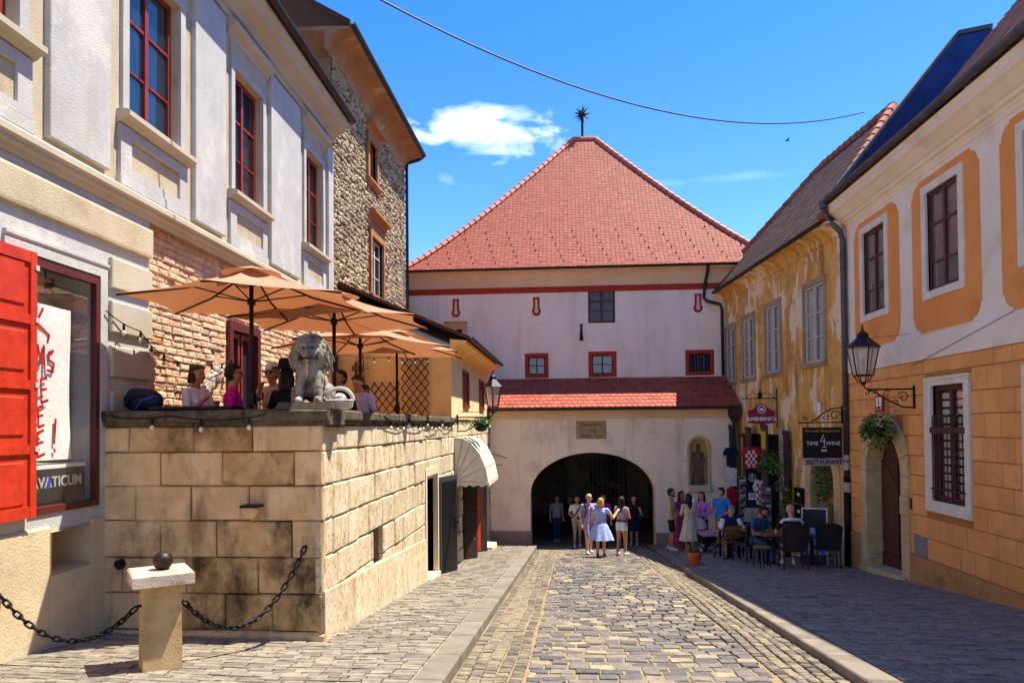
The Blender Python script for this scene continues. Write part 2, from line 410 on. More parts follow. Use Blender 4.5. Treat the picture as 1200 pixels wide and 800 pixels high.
def window(parent, fr, u0, u1, z0, z1, n, m_frame, panes=(2, 3), transom=None, fw=.06, pane=m_glass, blind=None, dep=.05, name='window', curtain=None, bar=.024):
    """framed window with casements; every pane a mesh of its own"""
    b = MB(fr)
    b.box(u0, u1, n-dep, n, z0, z0+fw).box(u0, u1, n-dep, n, z1-fw, z1).box(u0, u0+fw, n-dep, n, z0+fw, z1-fw).box(u1-fw, u1, n-dep, n, z0+fw, z1-fw)
    w = b.build(name, m_frame, parent)
    iu0, iu1, iz0, iz1 = u0+fw, u1-fw, z0+fw, z1-fw
    rows = transom or [iz0+(iz1-iz0)*k/panes[1] for k in range(1, panes[1])]
    zs = [iz0]+list(rows)+[iz1]; us = [iu0+(iu1-iu0)*k/panes[0] for k in range(panes[0]+1)]
    m = MB(fr)
    for u in us[1:-1]: m.box(u-fw*.55, u+fw*.55, n-dep+.004, n+.008, iz0, iz1)
    for k, z in enumerate(rows):
        h = fw*.55 if k == len(rows)-1 and len(rows) > 1 else bar
        for a, c in zip(us, us[1:]): m.box(a+(fw*.55 if a > iu0 else 0), c-(fw*.55 if c < iu1 else 0), n-dep+.006, n-.004, z-h/2, z+h/2)
    m.build('glazing_bar', m_frame, w)
    for a, c in zip(us, us[1:]):
        for d, e in zip(zs, zs[1:]):
            g_ = MB(fr); t = rnd.uniform(-.004, .004)
            g_.poly([(a, n-dep*.6+t, d), (c, n-dep*.6-t, d), (c, n-dep*.6-t, e), (a, n-dep*.6+t, e)]); g_.build('pane', pane, w)
    if blind:
        s = MB(fr); z = blind[0]
        while z < blind[1]:
            s.hexa([(iu0, n-dep-.05, z), (iu1, n-dep-.05, z), (iu1, n-dep-.03, z+.012), (iu0, n-dep-.03, z+.012), (iu0, n-dep-.05, z+.004), (iu1, n-dep-.05, z+.004), (iu1, n-dep-.03, z+.016), (iu0, n-dep-.03, z+.016)]); z += .034
        s.build('blind', m_blind, w)
    return w
def molding(fr, u0, u1, prof):
    """profile (n, z) run along u"""
    b = MB(fr); b.prism(prof, 0, u0, u1); return b
def gutter(parent, fr, u0, u1, n, z, r=.075, m=None):
    b = MB(fr); pr = [(n+r*math.cos(a), z+r*math.sin(a)) for a in [math.pi+math.pi*k/8 for k in range(9)]]
    pi = [(n+r*.85*math.cos(a), z+r*.85*math.sin(a)) for a in [2*math.pi-math.pi*k/8 for k in range(9)]]
    b.prism(pr+pi, 0, u0, u1); g_ = b.build('gutter', m or m_gutter, parent)
    return g_
def downpipe(parent, pts, r=.055, m=None, clamps=()):
    b = MB(); b.tube(pts, r, 10); b.smooth = True; o = b.build('downpipe', m or m_gutter, parent, smooth=True)
    if clamps:
        c = MB()
        for p in clamps: c.lathe([(r*1.25, -.02), (r*1.25, .02)], 10, p)
        c.build('pipe_clamp', m or m_gutter, o)
    return o
def roofslab(mb, a, b, c, d, t=.12):
    """roof plane through four corners with thickness"""
    mb.hexa([(p[0], p[1], p[2]-t) for p in (a, b, c, d)]+[a, b, c, d]); return mb

# ------------------------------------------------------------------ left town house with the shop
FL = frame(-5.3, 8.0, -1.2, 1)
LH = thing('town_house', 'cream and white stuccoed house with tall red windows and a shop, left of the terrace', 'house', FL(4, 0, -1))
U1 = 8.75
wins = [(-2.55, -1.34), (.50, 1.74), (3.48, 4.64), (6.92, 8.05)]
WZ0, WZ1 = 5.46, 7.48
holes = [(a, b, WZ0, WZ1, .22) for a, b in wins]
wl = MB(FL); holed(wl, -9, U1, 4.42, 9.0, holes); 
shop = (-1.15, -.03, .83, 3.40, .30); cel = (-.85, -.19, .20, .64, .42)
wl2 = MB(FL); holed(wl2, -9, 1.02, -3, 4.40, [shop, cel]); wl2.poly([(1.02, 0, -3), (1.02, -.4, -3), (1.02, -.4, 4.4), (1.02, 0, 4.4)])
wl.poly([(-9, 0, -3), (-9, -8, -3), (-9, -8, 9), (-9, 0, 9)]); wl.poly([(U1, -.02, 1), (U1, -8, 1), (U1, -8, 9), (U1, -.02, 9)])
wl.build('upper_wall', m_beige, LH); wl2.build('shop_wall', m_white, LH)
# plinth below the shop
b = MB(FL); us_ = [-9, cel[0], cel[1], .23]
b.block(-9, cel[0], 0, .035, -2, .70, .02); b.block(cel[1], .23, 0, .035, -2, .70, .02); b.block(cel[0], cel[1], 0, .035, -2, .20, .01)
m_plinth = mat('plinth_plaster', 'cdbb98', 'bda986', 2, .92, .5, 40, stain='8f8068', stscale=2.2, stamt=.5)
b.build('plinth', m_plinth, LH)
b = MB(FL); a, c, z0, z1 = cel[:4]; e = .004
for q in ([(a+e, .034, z0), (a+e, -.41, z0), (a+e, -.41, z1), (a+e, .034, z1)], [(c-e, .034, z0), (c-e, -.41, z0), (c-e, -.41, z1), (c-e, .034, z1)], [(a, .034, z1-e), (c, .034, z1-e), (c, -.41, z1-e), (a, -.41, z1-e)], [(a, .034, z0+e), (c, .034, z0+e), (c, -.41, z0+e), (a, -.41, z0+e)], [(a, -.40, z0), (c, -.40, z0), (c, -.40, z1), (a, -.40, z1)]): b.poly(q)
b.build('cellar_niche', m_plinth, LH)
# string courses
molding(FL, -9, 1.02, [(0, 3.83), (.05, 3.83), (.055, 3.86), (.055, 4.16), (.045, 4.19), (0, 4.20)]).build('lower_band', m_beige, LH)
molding(FL, -9, U1, [(0, 4.30), (.03, 4.30), (.05, 4.36), (.10, 4.38), (.10, 4.42), (.14, 4.44), (.14, 4.50), (.11, 4.53), (0, 4.55)]).build('ledge', m_cream, LH)
# rusticated blocks between shop and brickwork
for z0, z1 in ((3.31, 3.66), (2.80, 3.16), (2.28, 2.64), (1.76, 2.12)):
    b = MB(FL); b.block(.16, 1.02, 0, .05, z0, z1, .012); b.build('quoin_block', m_cream, LH)
# pilaster panels and window aprons
for a, c in ((-3.9, -3.0), (-.94, .08), (2.11, 3.09), (4.95, 6.50), (8.36, 8.72)):
    b = MB(FL); b.block(a, c, 0, .075, 4.64, 8.10, .008); b.build('pilaster_panel', m_white, LH)
for k, (a, c) in enumerate(wins):
    # surround
    s = MB(FL); s.box(a-.13, a, 0, .045, WZ0, 7.60).box(c, c+.13, 0, .045, WZ0, 7.60).box(a, c, 0, .045, WZ1, 7.60)
    s.build('window_surround', m_white, LH)
    molding(FL, a-.20, c+.22, [(0, 5.30), (.06, 5.32), (.10, 5.36), (.17, 5.38), (.17, 5.44), (.13, 5.458), (0, 5.459)]).build('sill', m_cream, LH)
    # apron with sunk panel
    e = (a-.18, c+.17); p = MB(FL)
    holed(p, e[0], e[1], 4.70, 5.295, [(a+.05, c-.03, 4.80, 5.17, .035)], d=.05)
    p.poly([(e[0], .05, 4.70), (e[0], 0, 4.70), (e[0], 0, 5.295), (e[0], .05, 5.295)]); p.poly([(e[1], .05, 4.70), (e[1], 0, 4.70), (e[1], 0, 5.295), (e[1], .05, 5.295)])
    p.poly([(e[0], .05, 4.70), (e[1], .05, 4.70), (e[1], 0, 4.70), (e[0], 0, 4.70)])
    p.build('apron', m_white, LH)
    b = MB(FL); b.box(a+.05, c-.03, 0, .014, 4.80, 5.17); b.build('apron_panel', m_beige, LH)
    b = MB(FL); b.block(e[0]-.02, e[1]+.02, 0, .065, 4.56, 4.69, .01); b.build('apron_foot', m_white, LH)
    # frieze and hood
    b = MB(FL); b.box(a-.13, c+.13, 0, .03, 7.605, 7.92); b.build('frieze', m_beige, LH)
    molding(FL, a-.24, c+.24, [(0, 7.90), (.04, 7.92), (.06, 7.99), (.14, 8.03), (.17, 8.08), (.17, 8.13), (.10, 8.17), (0, 8.19)]).build('hood', m_cream, LH)
    bl = [None, None, (5.6, 6.7), (5.55, 7.35)][k]
    window(LH, FL, a+.005, c-.005, WZ0+.005, WZ1-.005, -.10, m_redwood, (2, 3), [6.12, 6.76], .07, blind=bl, pane=m_dimglass if bl else m_glass)
    b = MB(FL); b.box(a, c, -.23, -.2, WZ0, WZ1); b.build('dark_room', m_dark, LH)
# white board with a round vent in the near window
b = MB(FL); b.box(.58, 1.06, -.165, -.16, 5.54, 5.80); vb = b.build('vent_board', m_white, LH)
b = MB(FL); b.prism([(.88+.075*math.cos(t), 5.66+.075*math.sin(t)) for t in [2*math.pi*k/16 for k in range(16)]], 1, -.16, -.150); b.build('vent', m_gutter, vb)
# eaves
molding(FL, -9, U1, [(0, 8.20), (.03, 8.20), (.05, 8.28), (.10, 8.30), (.12, 8.38), (.20, 8.44), (.34, 8.50), (.38, 8.60), (.45, 8.64), (.45, 8.74), (0, 8.78)]).build('cornice', m_cream, LH)
gutter(LH, FL, -9, U1+.05, .52, 8.80, .085)
b = MB(FL); roofslab(b, (-9, .46, 8.80), (U1, .46, 8.80), (U1, -5.0, 11.6), (-9, -5.0, 11.6), .1); b.build('roof', mat('roof_dark', '5b3a2e', '47302a', 4, .9, .4, 30), LH)
# thin cable down the panel
b = MB(); b.tube([FL(5.6, .06, 8.15), FL(5.72, .065, 6.5), FL(5.86, .065, 4.6)], .006, 5); b.build('cable', m_gutter, LH)

# --- shop window
SW = (-1.15, -.03, .83, 3.40)
f = MB(FL); fw = .07
f.box(SW[0], SW[1], -.05, .02, .83, .83+fw).box(SW[0], SW[1], -.05, .02, 3.40-.10, 3.40).box(SW[0], SW[0]+.03, -.05, .02, .83+fw, 3.30).box(SW[1]-.065, SW[1], -.05, .02, .83+fw, 3.30)
m_dred = mat('dark_red_frame', '5c2018', '4a1812', 5, .5, .2, 80, spec=.5)
sw = f.build('shop_window', m_dred, LH)
b = MB(FL); b.poly([(SW[0]+.03, -.03, .90), (SW[1]-.065, -.03, .90), (SW[1]-.065, -.03, 3.30), (SW[0]+.03, -.03, 3.30)]); b.build('pane', m_clear, sw)
m_paper = mat('white_paper', 'eceae6', 'dcdad4', 2, .8, .3, 14)
m_grey = mat('shop_board_grey', 'b9b6b0', 'a9a69f', 1.2, .8)
d = MB(FL); d.box(SW[0]-.1, SW[1]+.1, -.70, -.62, .6, 3.5).box(SW[0]-.14, SW[0]-.1, -.70, -.3, .6, 3.5).box(SW[1]+.1, SW[1]+.14, -.70, -.3, .6, 3.5).box(SW[0]-.1, SW[1]+.1, -.70, -.3, 3.46, 3.5).box(SW[0]-.1, SW[1]+.1, -.70, -.3, .6, .64)
d.build('display_niche', m_grey, sw)
b = MB(FL); nU = 10; zs_ = [1.36+k*.2 for k in range(9)]
for i in range(nU):
    for j in range(8):
        ua, ub = -1.10+.074*i, -1.10+.074*(i+1); q = lambda u, z: -.10-.012*math.sin(u*9+z*2)-.008*math.sin(z*4)
        b.poly([(ua, q(ua, zs_[j]), zs_[j]), (ub, q(ub, zs_[j]), zs_[j]), (ub, q(ub, zs_[j+1]), zs_[j+1]), (ua, q(ua, zs_[j+1]), zs_[j+1])])
pp = b.build('paper_sheet', m_paper, sw, smooth=True)
m_spray = mat('red_spray_paint', 'b3152b', '9c1026', 6, .7)
def strokes(fr, n, lines, wd, name, m, parent):
    b = MB(fr)
    for ln in lines:
        for (a, c), (d_, e) in zip(ln, ln[1:]):
            L_ = math.hypot(d_-a, e-c) or 1; px, pz = -(e-c)/L_*wd/2, (d_-a)/L_*wd/2
            b.poly([(a-px, n, c-pz), (d_-px*.8, n, e-pz*.8), (d_+px*.8, n, e+pz*.8), (a+px, n, c+pz)])
            b.poly([(d_+wd*.42*math.cos(q), n+.0008, e+wd*.42*math.sin(q)) for q in [math.pi*k/4 for k in range(8)]])
    return b.build(name, m, parent)
def sprayed(u, z, h, ch):
    k = {'K': [[(0, 0), (.1, 1)], [(.6, 1.0), (.08, .45), (1.1, .1), (1.0, -.1)]], 'M': [[(0, 0), (.15, 1), (.4, .35), (.65, 1), (.75, 0)]],
         'S': [[(.6, .9), (.1, .8), (.15, .5), (.6, .4), (.5, .05), (0, .1)]], 'E': [[(.6, 1), (0, .9), (.05, 0), (.65, .1)], [(.02, .5), (.5, .55)]],
         'V': [[(0, 1), (.2, 0), (.45, 1)]], '!': [[(.1, 1.1), (0, .3)], [(0, .12), (.02, .02)]]}[ch]
    return [[(u+p[0]*h*.62, z+p[1]*h) for p in l] for l in k]
L_ = []
for ch, u, z, h in (('K', -1.11, 2.62, .30), ('M', -1.10, 2.25, .28), ('S', -.93, 2.26, .26), ('V', -1.15, 1.93, .24), ('E', -1.03, 1.95, .26), ('E', -1.07, 1.70, .22), ('E', -1.08, 1.40, .27), ('!', -.82, 1.44, .32)):
    L_ += sprayed(u+.17, z, h, ch)
strokes(FL, -.076, L_, .034, 'graffiti', m_spray, sw)
b = MB(FL); b.box(SW[0]+.035, SW[1]-.12, -.12, -.07, .93, 1.27); sg = b.build('name_board', mat('sign_black', '202022', '2b2b2c', 3, .6), sw)
b = MB(FL); b.box(SW[0]+.02, SW[1]-.08, -.6, -.09, 1.272, 1.31); b.build('shelf', m_paper, sw)
text('AVATICUM', .155, FL, -.615, -.066, 1.13, m_white, sg, sx=1.03, bold=.002)
b = MB(FL); b.prism([(-.755+.024*math.cos(t), 1.115+.05*math.sin(t)+(.03 if 1 < t < 2 else 0)) for t in [2*math.pi*k/12 for k in range(12)]], 1, -.070, -.058); b.build('blue_emblem', mat('blue_mark', '2445c8', '2445c8', 1, .5), sg)
for u in (-.85, -.55):
    b = MB(FL); b.tube([(u, -.25, 3.46), (u, -.25, 3.26)], .012, 6); b.lathe([(.03, 0), (.05, -.05), (.055, -.14), (.05, -.15)], 10, (u+.02, -.22, 3.28)); b.build('spot_lamp', m_black, sw)
# surround of the shop window
b = MB(FL); b.box(-1.50, .10, 0, .03, 3.40, 3.50).box(-.03, .10, 0, .03, .70, 3.40); b.build('shop_surround', m_white, LH)
molding(FL, -1.50, .12, [(0, 3.505), (.035, 3.505), (.045, 3.53), (.045, 3.56), (0, 3.57)]).build('shop_lintel', m_white, LH)
# red shutter folded back against the wall
sh = MB(FL)
S0, S1, N0 = -2.26, -1.165, .05
sh.box(S0, S0+.10, N0, N0+.055, .83, 3.40).box(S1-.085, S1, N0, N0+.055, .83, 3.40)
rails = [.83, 1.49, 2.11, 2.74, 3.40]
for k, z in enumerate(rails):
    h = .11 if k in (0, 4) else .09; zz = z if k == 0 else (z-h if k == 4 else z-h/2); sh.box(S0+.10, S1-.085, N0+.002, N0+.052, zz, zz+h)
sho = sh.build('shutter', m_shutter, LH)
for z0, z1 in zip(rails, rails[1:]):
    b = MB(FL); b.block(S0+.10, S1-.085, N0+.004, N0+.03, z0+.04, z1-.04, .004); b.block(S0+.16, S1-.15, N0+.03, N0+.044, z0+.13, z1-.12, .012); b.build('panel', m_shutter, sho)
for z in rails[1:4]+[3.25]:
    b = MB(FL); b.box(S1-.03, S1+.02, N0+.056, N0+.066, z-.025, z+.025); b.build('hinge', m_white, sho)

# --- rough painted brickwork behind the terrace
m_brick = mat('painted_brick', 'd6a478', 'c28f66', 5, .95, .9, 35, rand=.09, tone=['cf9f78', 'dab08a', 'e3bd98', 'e9c6a4', 'd8ac86'], stain='b88a64', stscale=3.0, stamt=.3)
bk = MB(FL); DOOR = (3.46, 4.70, 1.0, 3.40, .25)
holed(bk, 1.02, U1, .9, 4.40, [DOOR], d=-.10); bk.build('brick_core', mat('mortar_peach', 'd2a680', 'c39870', 5, .95, .7, 40), LH)
sp = []; z = 1.5; row = 0
while z < 4.28:
    h = rnd.uniform(.085, .11); u = 1.04-(.14 if row % 2 else 0)
    while u < U1-.05:
        wd = rnd.uniform(.22, .34); a, c = max(u, 1.035), min(u+wd, U1-.01)
        for (p, q) in ((a, c),):
            if DOOR[0]-.04 < p < DOOR[1]+.04 and z < 3.44: p = DOOR[1]+.06
            if DOOR[0]-.06 < q < DOOR[1]+.06 and z < 3.44: q = DOOR[0]-.06
            if p < DOOR[0] and q > DOOR[1] and z < 3.44: q = DOOR[0]-.06
            if q-p > .06 and not (2.52 < (p+q)/2 < 3.22 and abs(z-2.35-((p+q)/2-2.85)*.7) < .30 and z < 2.8): sp.append((p+.007, q-.007, z+.006, z+h-.006))
        u += wd
    z += h; row += 1
sp.sort(key=lambda q: q[0]); rest = MB(FL)
for k, q in enumerate(sp):
    t = rest if k >= 290 else MB(FL)
    t.cur = min(.99, max(0, rnd.gauss(.5, .2))); t.block(q[0], q[1], -.10, -.072+rnd.uniform(-.013, .012), q[2], q[3], .018, .008)
    if k < 290: t.build('brick', m_brick, LH)
rest.build('bricks', m_brick, LH, kind='stuff')
# pale rubble showing in the brickwork
st = MB(FL)
for k in range(9):
    t = (k-4)/4; st.ball((2.86+t*.26+rnd.uniform(-.04, .04), -.08, 2.33+t*.22+rnd.uniform(-.05, .05)), .13, 8, 5, 1, .45, .8)
st.build('rubble_patch', mat('pale_rubble', 'cbbfae', '8d7c66', 14, .95, 1.0, 30, stain='4b3d2e', stscale=9, stamt=.8), LH, smooth=True)
# terrace door with red frame
f = MB(FL); a, c, z0, z1 = DOOR[:4]
f.box(a, a+.12, -.22, -.03, z0, z1).box(c-.12, c, -.22, -.03, z0, z1).box(a+.12, c-.12, -.22, -.03, z1-.14, z1)
td = f.build('terrace_door', m_dred, LH)
for q in (a+.16, a+.62):
    b = MB(FL); b.box(q, q+.07, -.20, -.12, z0, z1-.16).box(q+.33, q+.40, -.20, -.12, z0, z1-.16).box(q+.07, q+.33, -.20, -.12, z1-.25, z1-.16).box(q+.07, q+.33, -.20, -.12, z0, z0+.4); lf = b.build('leaf', m_redwood, td)
    b = MB(FL); b.poly([(q+.07, -.17, z0+.4), (q+.33, -.17, z0+.4), (q+.33, -.17, z1-.25), (q+.07, -.17, z1-.25)]); b.build('pane', m_glass, lf)
b = MB(FL); b.box(a, c, -.36, -.34, z0, z1); b.build('doorway_back', m_dark, td)

# ------------------------------------------------------------------ rubble-stone house behind
F2 = frame(-5.5, 16.8, 0, 1)
SH = thing('stone_house', 'tall rubble stone house with plaster eaves and stone window frames behind the terrace', 'house', F2(3.8, 0, 0))
E2 = 7.72
m_cove = mat('eaves_plaster', 'a67f5c', '916c4b', 1.6, .9, .3, 40, stain='caa07a', stscale=1.3, stamt=.8)
m_rub = mat('rubble_stone', 'c9b79a', '9a8567', 10, .95, .8, 35, tone=['6e5d4a', '97836a', 'b8a688', 'ccbc9c', 'a69276'])
m_mort = mat('rubble_mortar', '5c4934', '413325', 7, .98, 1.0, 25)
m_sts = mat('stone_surround', 'b07a4c', '976440', 4, .9, .3, 40)
w2s = [(2.50+.70, 3.30+.70, 8.52, 9.62, .25), (2.72+.70, 3.98+.70, 5.35, 7.0, .25)]
b = MB(F2); holed(b, 0, E2, 0, 10.5, w2s); b.poly([(E2, 0, 0), (E2, -7, 0), (E2, -7, 10.5), (E2, 0, 10.5)]); b.build('wall', m_mort, SH)
b = MB(F2); b.poly([(0, 0, 0), (0, -7, 0), (0, -7, 10.5), (0, 0, 10.5)]); b.build('end_wall', m_cove, SH)
st = MB(F2); u = .06
rnd2 = random.Random(3)
z = 3.4
while z < 10.40:
    u = .05+rnd2.uniform(0, .08)
    while u < E2-.05:
        rad = rnd2.uniform(.05, .105); cu, cz = u+rad, z+rnd2.uniform(-.04, .04)
        u += rad*1.75
        if any(h[0]-.32 < cu < h[1]+.32 and h[2]-.2 < cz < h[3]+.2 for h in w2s): continue
        st.cur = min(.99, max(0, rnd2.gauss(.58, .25))); n = rnd2.choice((5, 6, 7)); ph = rnd2.random()*6; asp = rnd2.uniform(.6, 1.25)
        pts = []
        for k in range(n):
            t = ph+2*math.pi*k/n; r_ = rad*rnd2.uniform(.8, 1.15); pts.append((cu+r_*math.cos(t), cz+r_*asp*math.sin(t)*.85))
        o_ = [st.P((p, .0, q)) for p, q in pts]; i_ = [st.P((cu+(p-cu)*.62, rnd2.uniform(.025, .055), cz+(q-cz)*.62)) for p, q in pts]
        st.face(i_)
        for k in range(n): st.face((o_[k], o_[(k+1) % n], i_[(k+1) % n], i_[k]))
    z += rnd2.uniform(.115, .15)
st.build('rubble_stones', m_rub, SH, kind='stuff')
def stone_window(a, c, z0, z1, hood):
    b = MB(F2); b.box(a-.16, a, -.05, .07, z0, z1).box(c, c+.16, -.05, .07, z0, z1).box(a-.16, c+.16, -.05, .07, z1, z1+.16)
    b.build('window_surround', m_sts, SH)
    molding(F2, a-.24, c+.24, [(0, z0-.16), (.10, z0-.12), (.14, z0-.06), (.14, z0-.002), (0, z0-.002)]).build('sill', m_sts, SH)
    molding(F2, a-.30, c+.30, [(0, z1+hood), (.06, z1+hood+.02), (.10, z1+hood+.12), (.24, z1+hood+.17), (.24, z1+hood+.24), (0, z1+hood+.28)]).build('hood', m_sts, SH)
stone_window(*w2s[0][:4], .17); stone_window(*w2s[1][:4], .42)
b = MB(F2); b.box(w2s[1][0]-.16, w2s[1][1]+.16, 0, .05, 7.165, 7.41); b.build('frieze', m_sts, SH)
m_oldwhite = mat('old_white_paint', 'cfcabf', 'b9b3a6', 9, .7, .3, 60)
window(SH, F2, *w2s[0][:4], -.08, m_sts, (2, 2), None, .05)
window(SH, F2, *w2s[1][:4], -.06, m_oldwhite, (2, 3), [5.95, 6.55], .06)
for h in w2s:
    b = MB(F2); b.box(h[0], h[1], -.28, -.25, h[2], h[3]); b.build('dark_room', m_dark, SH)
# casement leaf standing open towards the street
fo = front(F2(4.70, .02, 0)[0], F2(4.70, .02, 0)[1], 18)
window(SH, fo, .02, .66, 5.40, 6.52, 0, m_oldwhite, (1, 2), [5.95], .05, pane=m_clear, name='open_casement')
# coved eaves, gutter, downpipe, roof
cv = [(0, 10.30), (.02, 10.30), (.04, 10.36)]+[(.05+.55*(1-math.cos(t)), 10.38+.34*math.sin(t)) for t in [math.pi/2*k/6 for k in range(7)]]+[(.60, 10.78), (0, 10.80)]
molding(F2, -.45, E2+.12, cv).build('coved_eaves', m_cove, SH)
b = MB(F2)
b.hexa([(-.45, -7, 10.72), (0, -7, 10.30), (0, 0, 10.30), (-.45, 0, 10.72), (-.45, -7, 10.8), (0, -7, 10.8), (0, 0, 10.8), (-.45, 0, 10.8)]); b.build('end_eaves', m_cove, SH)
gutter(SH, F2, -.5, E2+.16, .66, 10.84, .075)
b = MB(F2); roofslab(b, (-.5, .62, 10.90), (E2+.14, .60, 10.90), (E2+.14, -3.5, 13.3), (-.5, -3.5, 13.3), .1); b.build('roof', MATS['roof_dark'], SH)
downpipe(SH, [F2(E2+.10, .64, 10.76), F2(E2+.10, .48, 10.66), F2(E2+.05, .12, 10.55), F2(E2+.02, .09, 10.4), F2(E2+.02, .09, 5.0)], .05)
# ------------------------------------------------------------------ stone terrace
FS = frame(-2.76, 8.07, 0, 1)
FF = front(-2.76, 8.07, 0)
m_ash = mat('terrace_ashlar', 'e6c896', 'cfab78', 3.0, .92, .9, 50, rand=.12, stain='6e5231', stscale=3.0, stamt=.55, streak=True, stain2='3a2f24', st2scale=1.5, st2amt=.8, st2pos=.515, st2z=.6, st2w=.2)
m_ashd = mat('stained_ashlar', 'd8b984', 'b8925e', 3.0, .92, .9, 50, rand=.12, stain='7a5630', stscale=2.6, stamt=.7, stain2='231d17', st2scale=2.2, st2amt=.9, st2pos=.46, st2z=.6, st2w=.2)
m_ash2 = mat('terrace_side_stone', 'e2d4b6', 'cdb68c', 5.0, .95, 1.0, 75, rand=.08, stain='7d6240', stscale=20, stamt=.75, stain2='a07f52', st2scale=2.5, st2amt=.5, st2pos=.56, st2z=.8, st2w=.1)
m_mor = mat('terrace_mortar', '9c8462', '82694a', 6, .98, .6, 40)
m_cap = mat('mossy_coping', '6f6450', '4a4132', 6, .95, 1.0, 45, rand=.12, stain='211f18', stscale=3.5, stamt=.9)
TE = thing('terrace', 'high stone block terrace with weathered coping where the cafe guests sit', 'terrace', (-4, 10, -.8))
ROWS = [1.70, 1.41, 1.03, .64, .23, -.17, -.58, -.98, -1.38, -1.78, -2.2, -2.7]
slot = (2.12, 2.62, -.36, .26, .5); dr1 = (5.85, 6.98, -1.34, .72, .55); wn1 = (9.2, 10.45, -.75, .36, .18); dr2 = (11.2, 13.0, -1.95, .20, .6); dr3 = (14.1, 16.4, -2.15, .12, .12)
SHO = [slot, dr1, wn1, dr2, dr3]
core = MB(FS); holed(core, 0, 16.98, -3, 1.85, SHO, d=-.05)
core.poly([(0, -.45, 1.0), (9.2, -.45, 1.0), (9.2, -.45, 1.86), (0, -.45, 1.86)])
core.build('side_core', m_mor, TE)
core = MB(FF); core.poly([(-2.62, -.05, -2), (0, -.05, -2), (0, -.05, 1.72), (-2.62, -.05, 1.72)]); core.poly([(-2.62, -.42, 1), (-.4, -.42, 1), (-.4, -.42, 1.80), (-2.62, -.42, 1.80)])
core.build('front_core', m_mor, TE)
fl = MB(); fl.box(-5.4, -3.1, 8.4, 17.3, .85, 1.15); fl.build('terrace_floor', mat('terrace_paving', 'a8967c', '8e7d66', 4, .9, .3, 40), TE)
def cut(u0, u1, z0, z1, hs):
    segs = [(u0, u1)]
    for h in hs:
        if min(z1, h[3])-max(z0, h[2]) < .12: continue
        n = []
        for a, c in segs:
            if h[1] <= a or h[0] >= c: n.append((a, c)); continue
            if h[0]-a > .05: n.append((a, h[0]))
            if c-h[1] > .05: n.append((h[1], c))
        segs = n
    return segs
# side blocks
for (z1, z0) in zip(ROWS, ROWS[1:]):
    u = 0.0
    while u < 16.9:
        wd = rnd.uniform(.30, .74); c = min(u+wd, 16.97)
        if gz(8.07+u, .1) < z1-.02 and c-u > .04:
            for a, e in cut(u, c, z0, z1, SHO):
                b = MB(FS); b.block(a+(.006 if a > 0 else -.028), e-.006, -.06, rnd.uniform(.008, .036) if a > 0 else .026, z0+.007, z1-.007, .020, .007); b.build('stone_block', m_ash2, TE)
        u = c
        if c >= 16.97: break
# sloping plinth stones
u = -.03
while u < 5.6:
    c = min(u+rnd.uniform(.8, 1.3), 5.75); b = MB(FS); t = lambda q: -.13-.052*q
    za, zc = t(u), t(c)
    b.hexa([(u+.006, -.02, -2.2), (c-.006, -.02, -2.2), (c-.006, .06, -2.2), (u+.006, .06, -2.2), (u+.006, -.02, za), (c-.006, -.02, zc), (c-.006, .045, zc-.012), (u+.006, .045, za-.012)])
    b.build('plinth_stone', m_ash2, TE); u = c
# front blocks
FJ = [[-2.56, -2.23, -1.46, -.78, 0], [-2.56, -1.86, -1.13, -.30, 0], [-2.56, -2.15, -1.50, -.82, 0], [-2.56, -1.85, -1.20, -.34, 0], [-2.56, -2.3, -1.55, -.72, 0], [-2.56, -1.62, -1.10, -.55, 0], [-2.56, -2.0, -1.2, -.5, 0]]
STAINED = {(0, 1), (0, 2), (1, 2), (3, 2), (4, 2), (4, 3), (5, 1), (5, 2), (5, 3)}
for ri, ((z1, z0), js) in enumerate(zip(zip(ROWS, ROWS[1:]), FJ)):
    for ci, (a, c) in enumerate(zip(js, js[1:])):
        b = MB(FF); b.block(a+.005, c-(.005 if c < 0 else -.026), -.06, rnd.uniform(.014, .034), z0+.006, z1-.006, .016, .007); b.build('stone_block', m_ashd if (ri, ci) in STAINED else m_ash, TE)
b = MB(FF); b.block(-2.62, .055, -.02, .05, -1.6, -.60, .02); b.build('plinth_stone', m_ash, TE)
# coping stones
u = -2.56
for e in (-1.75, -.85, .115):
    b = MB(FF); b.box(u+.004, e-.004, -.50, .05, 1.702, 1.752); b.block(u+.004, e-.004, -.50, .095, 1.752, 1.88, .02, .010); b.build('coping_stone', m_cap, TE); u = e
u = .50
while u < 9.15:
    c = min(u+rnd.uniform(.7, 1.1), 9.2); b = MB(FS); b.box(u+.004, c-.004, -.50, .05, 1.702, 1.752); b.block(u+.004, c-.004, -.50, .095, 1.752, 1.874+rnd.uniform(-.01, .008), .02, .008); b.build('coping_stone', m_cap, TE); u = c
# stone water spout and drain ring on the front
b = MB(FF)
b.prism([(-.75+.10*math.cos(t), .80+.12*math.sin(t)) for t in [math.pi+math.pi*k/10 for k in range(11)]], 1, .0, .16); b.build('water_spout', m_ash, TE)
b = MB(FF); b.box(-.85, -.65, .02, .20, .80, .83); b.build('spout_hole_dark', m_black, TE)  # black slab painted in for the dark hole in the spout's top
b = MB(FF); b.tube([(-2.30, .02, .16), (-2.30, .09, .16)], .055, 14); b.tube([(-2.28, .08, .15), (-2.27, .13, .14)], .035, 12); b.build('pipe_stub', m_black, TE)
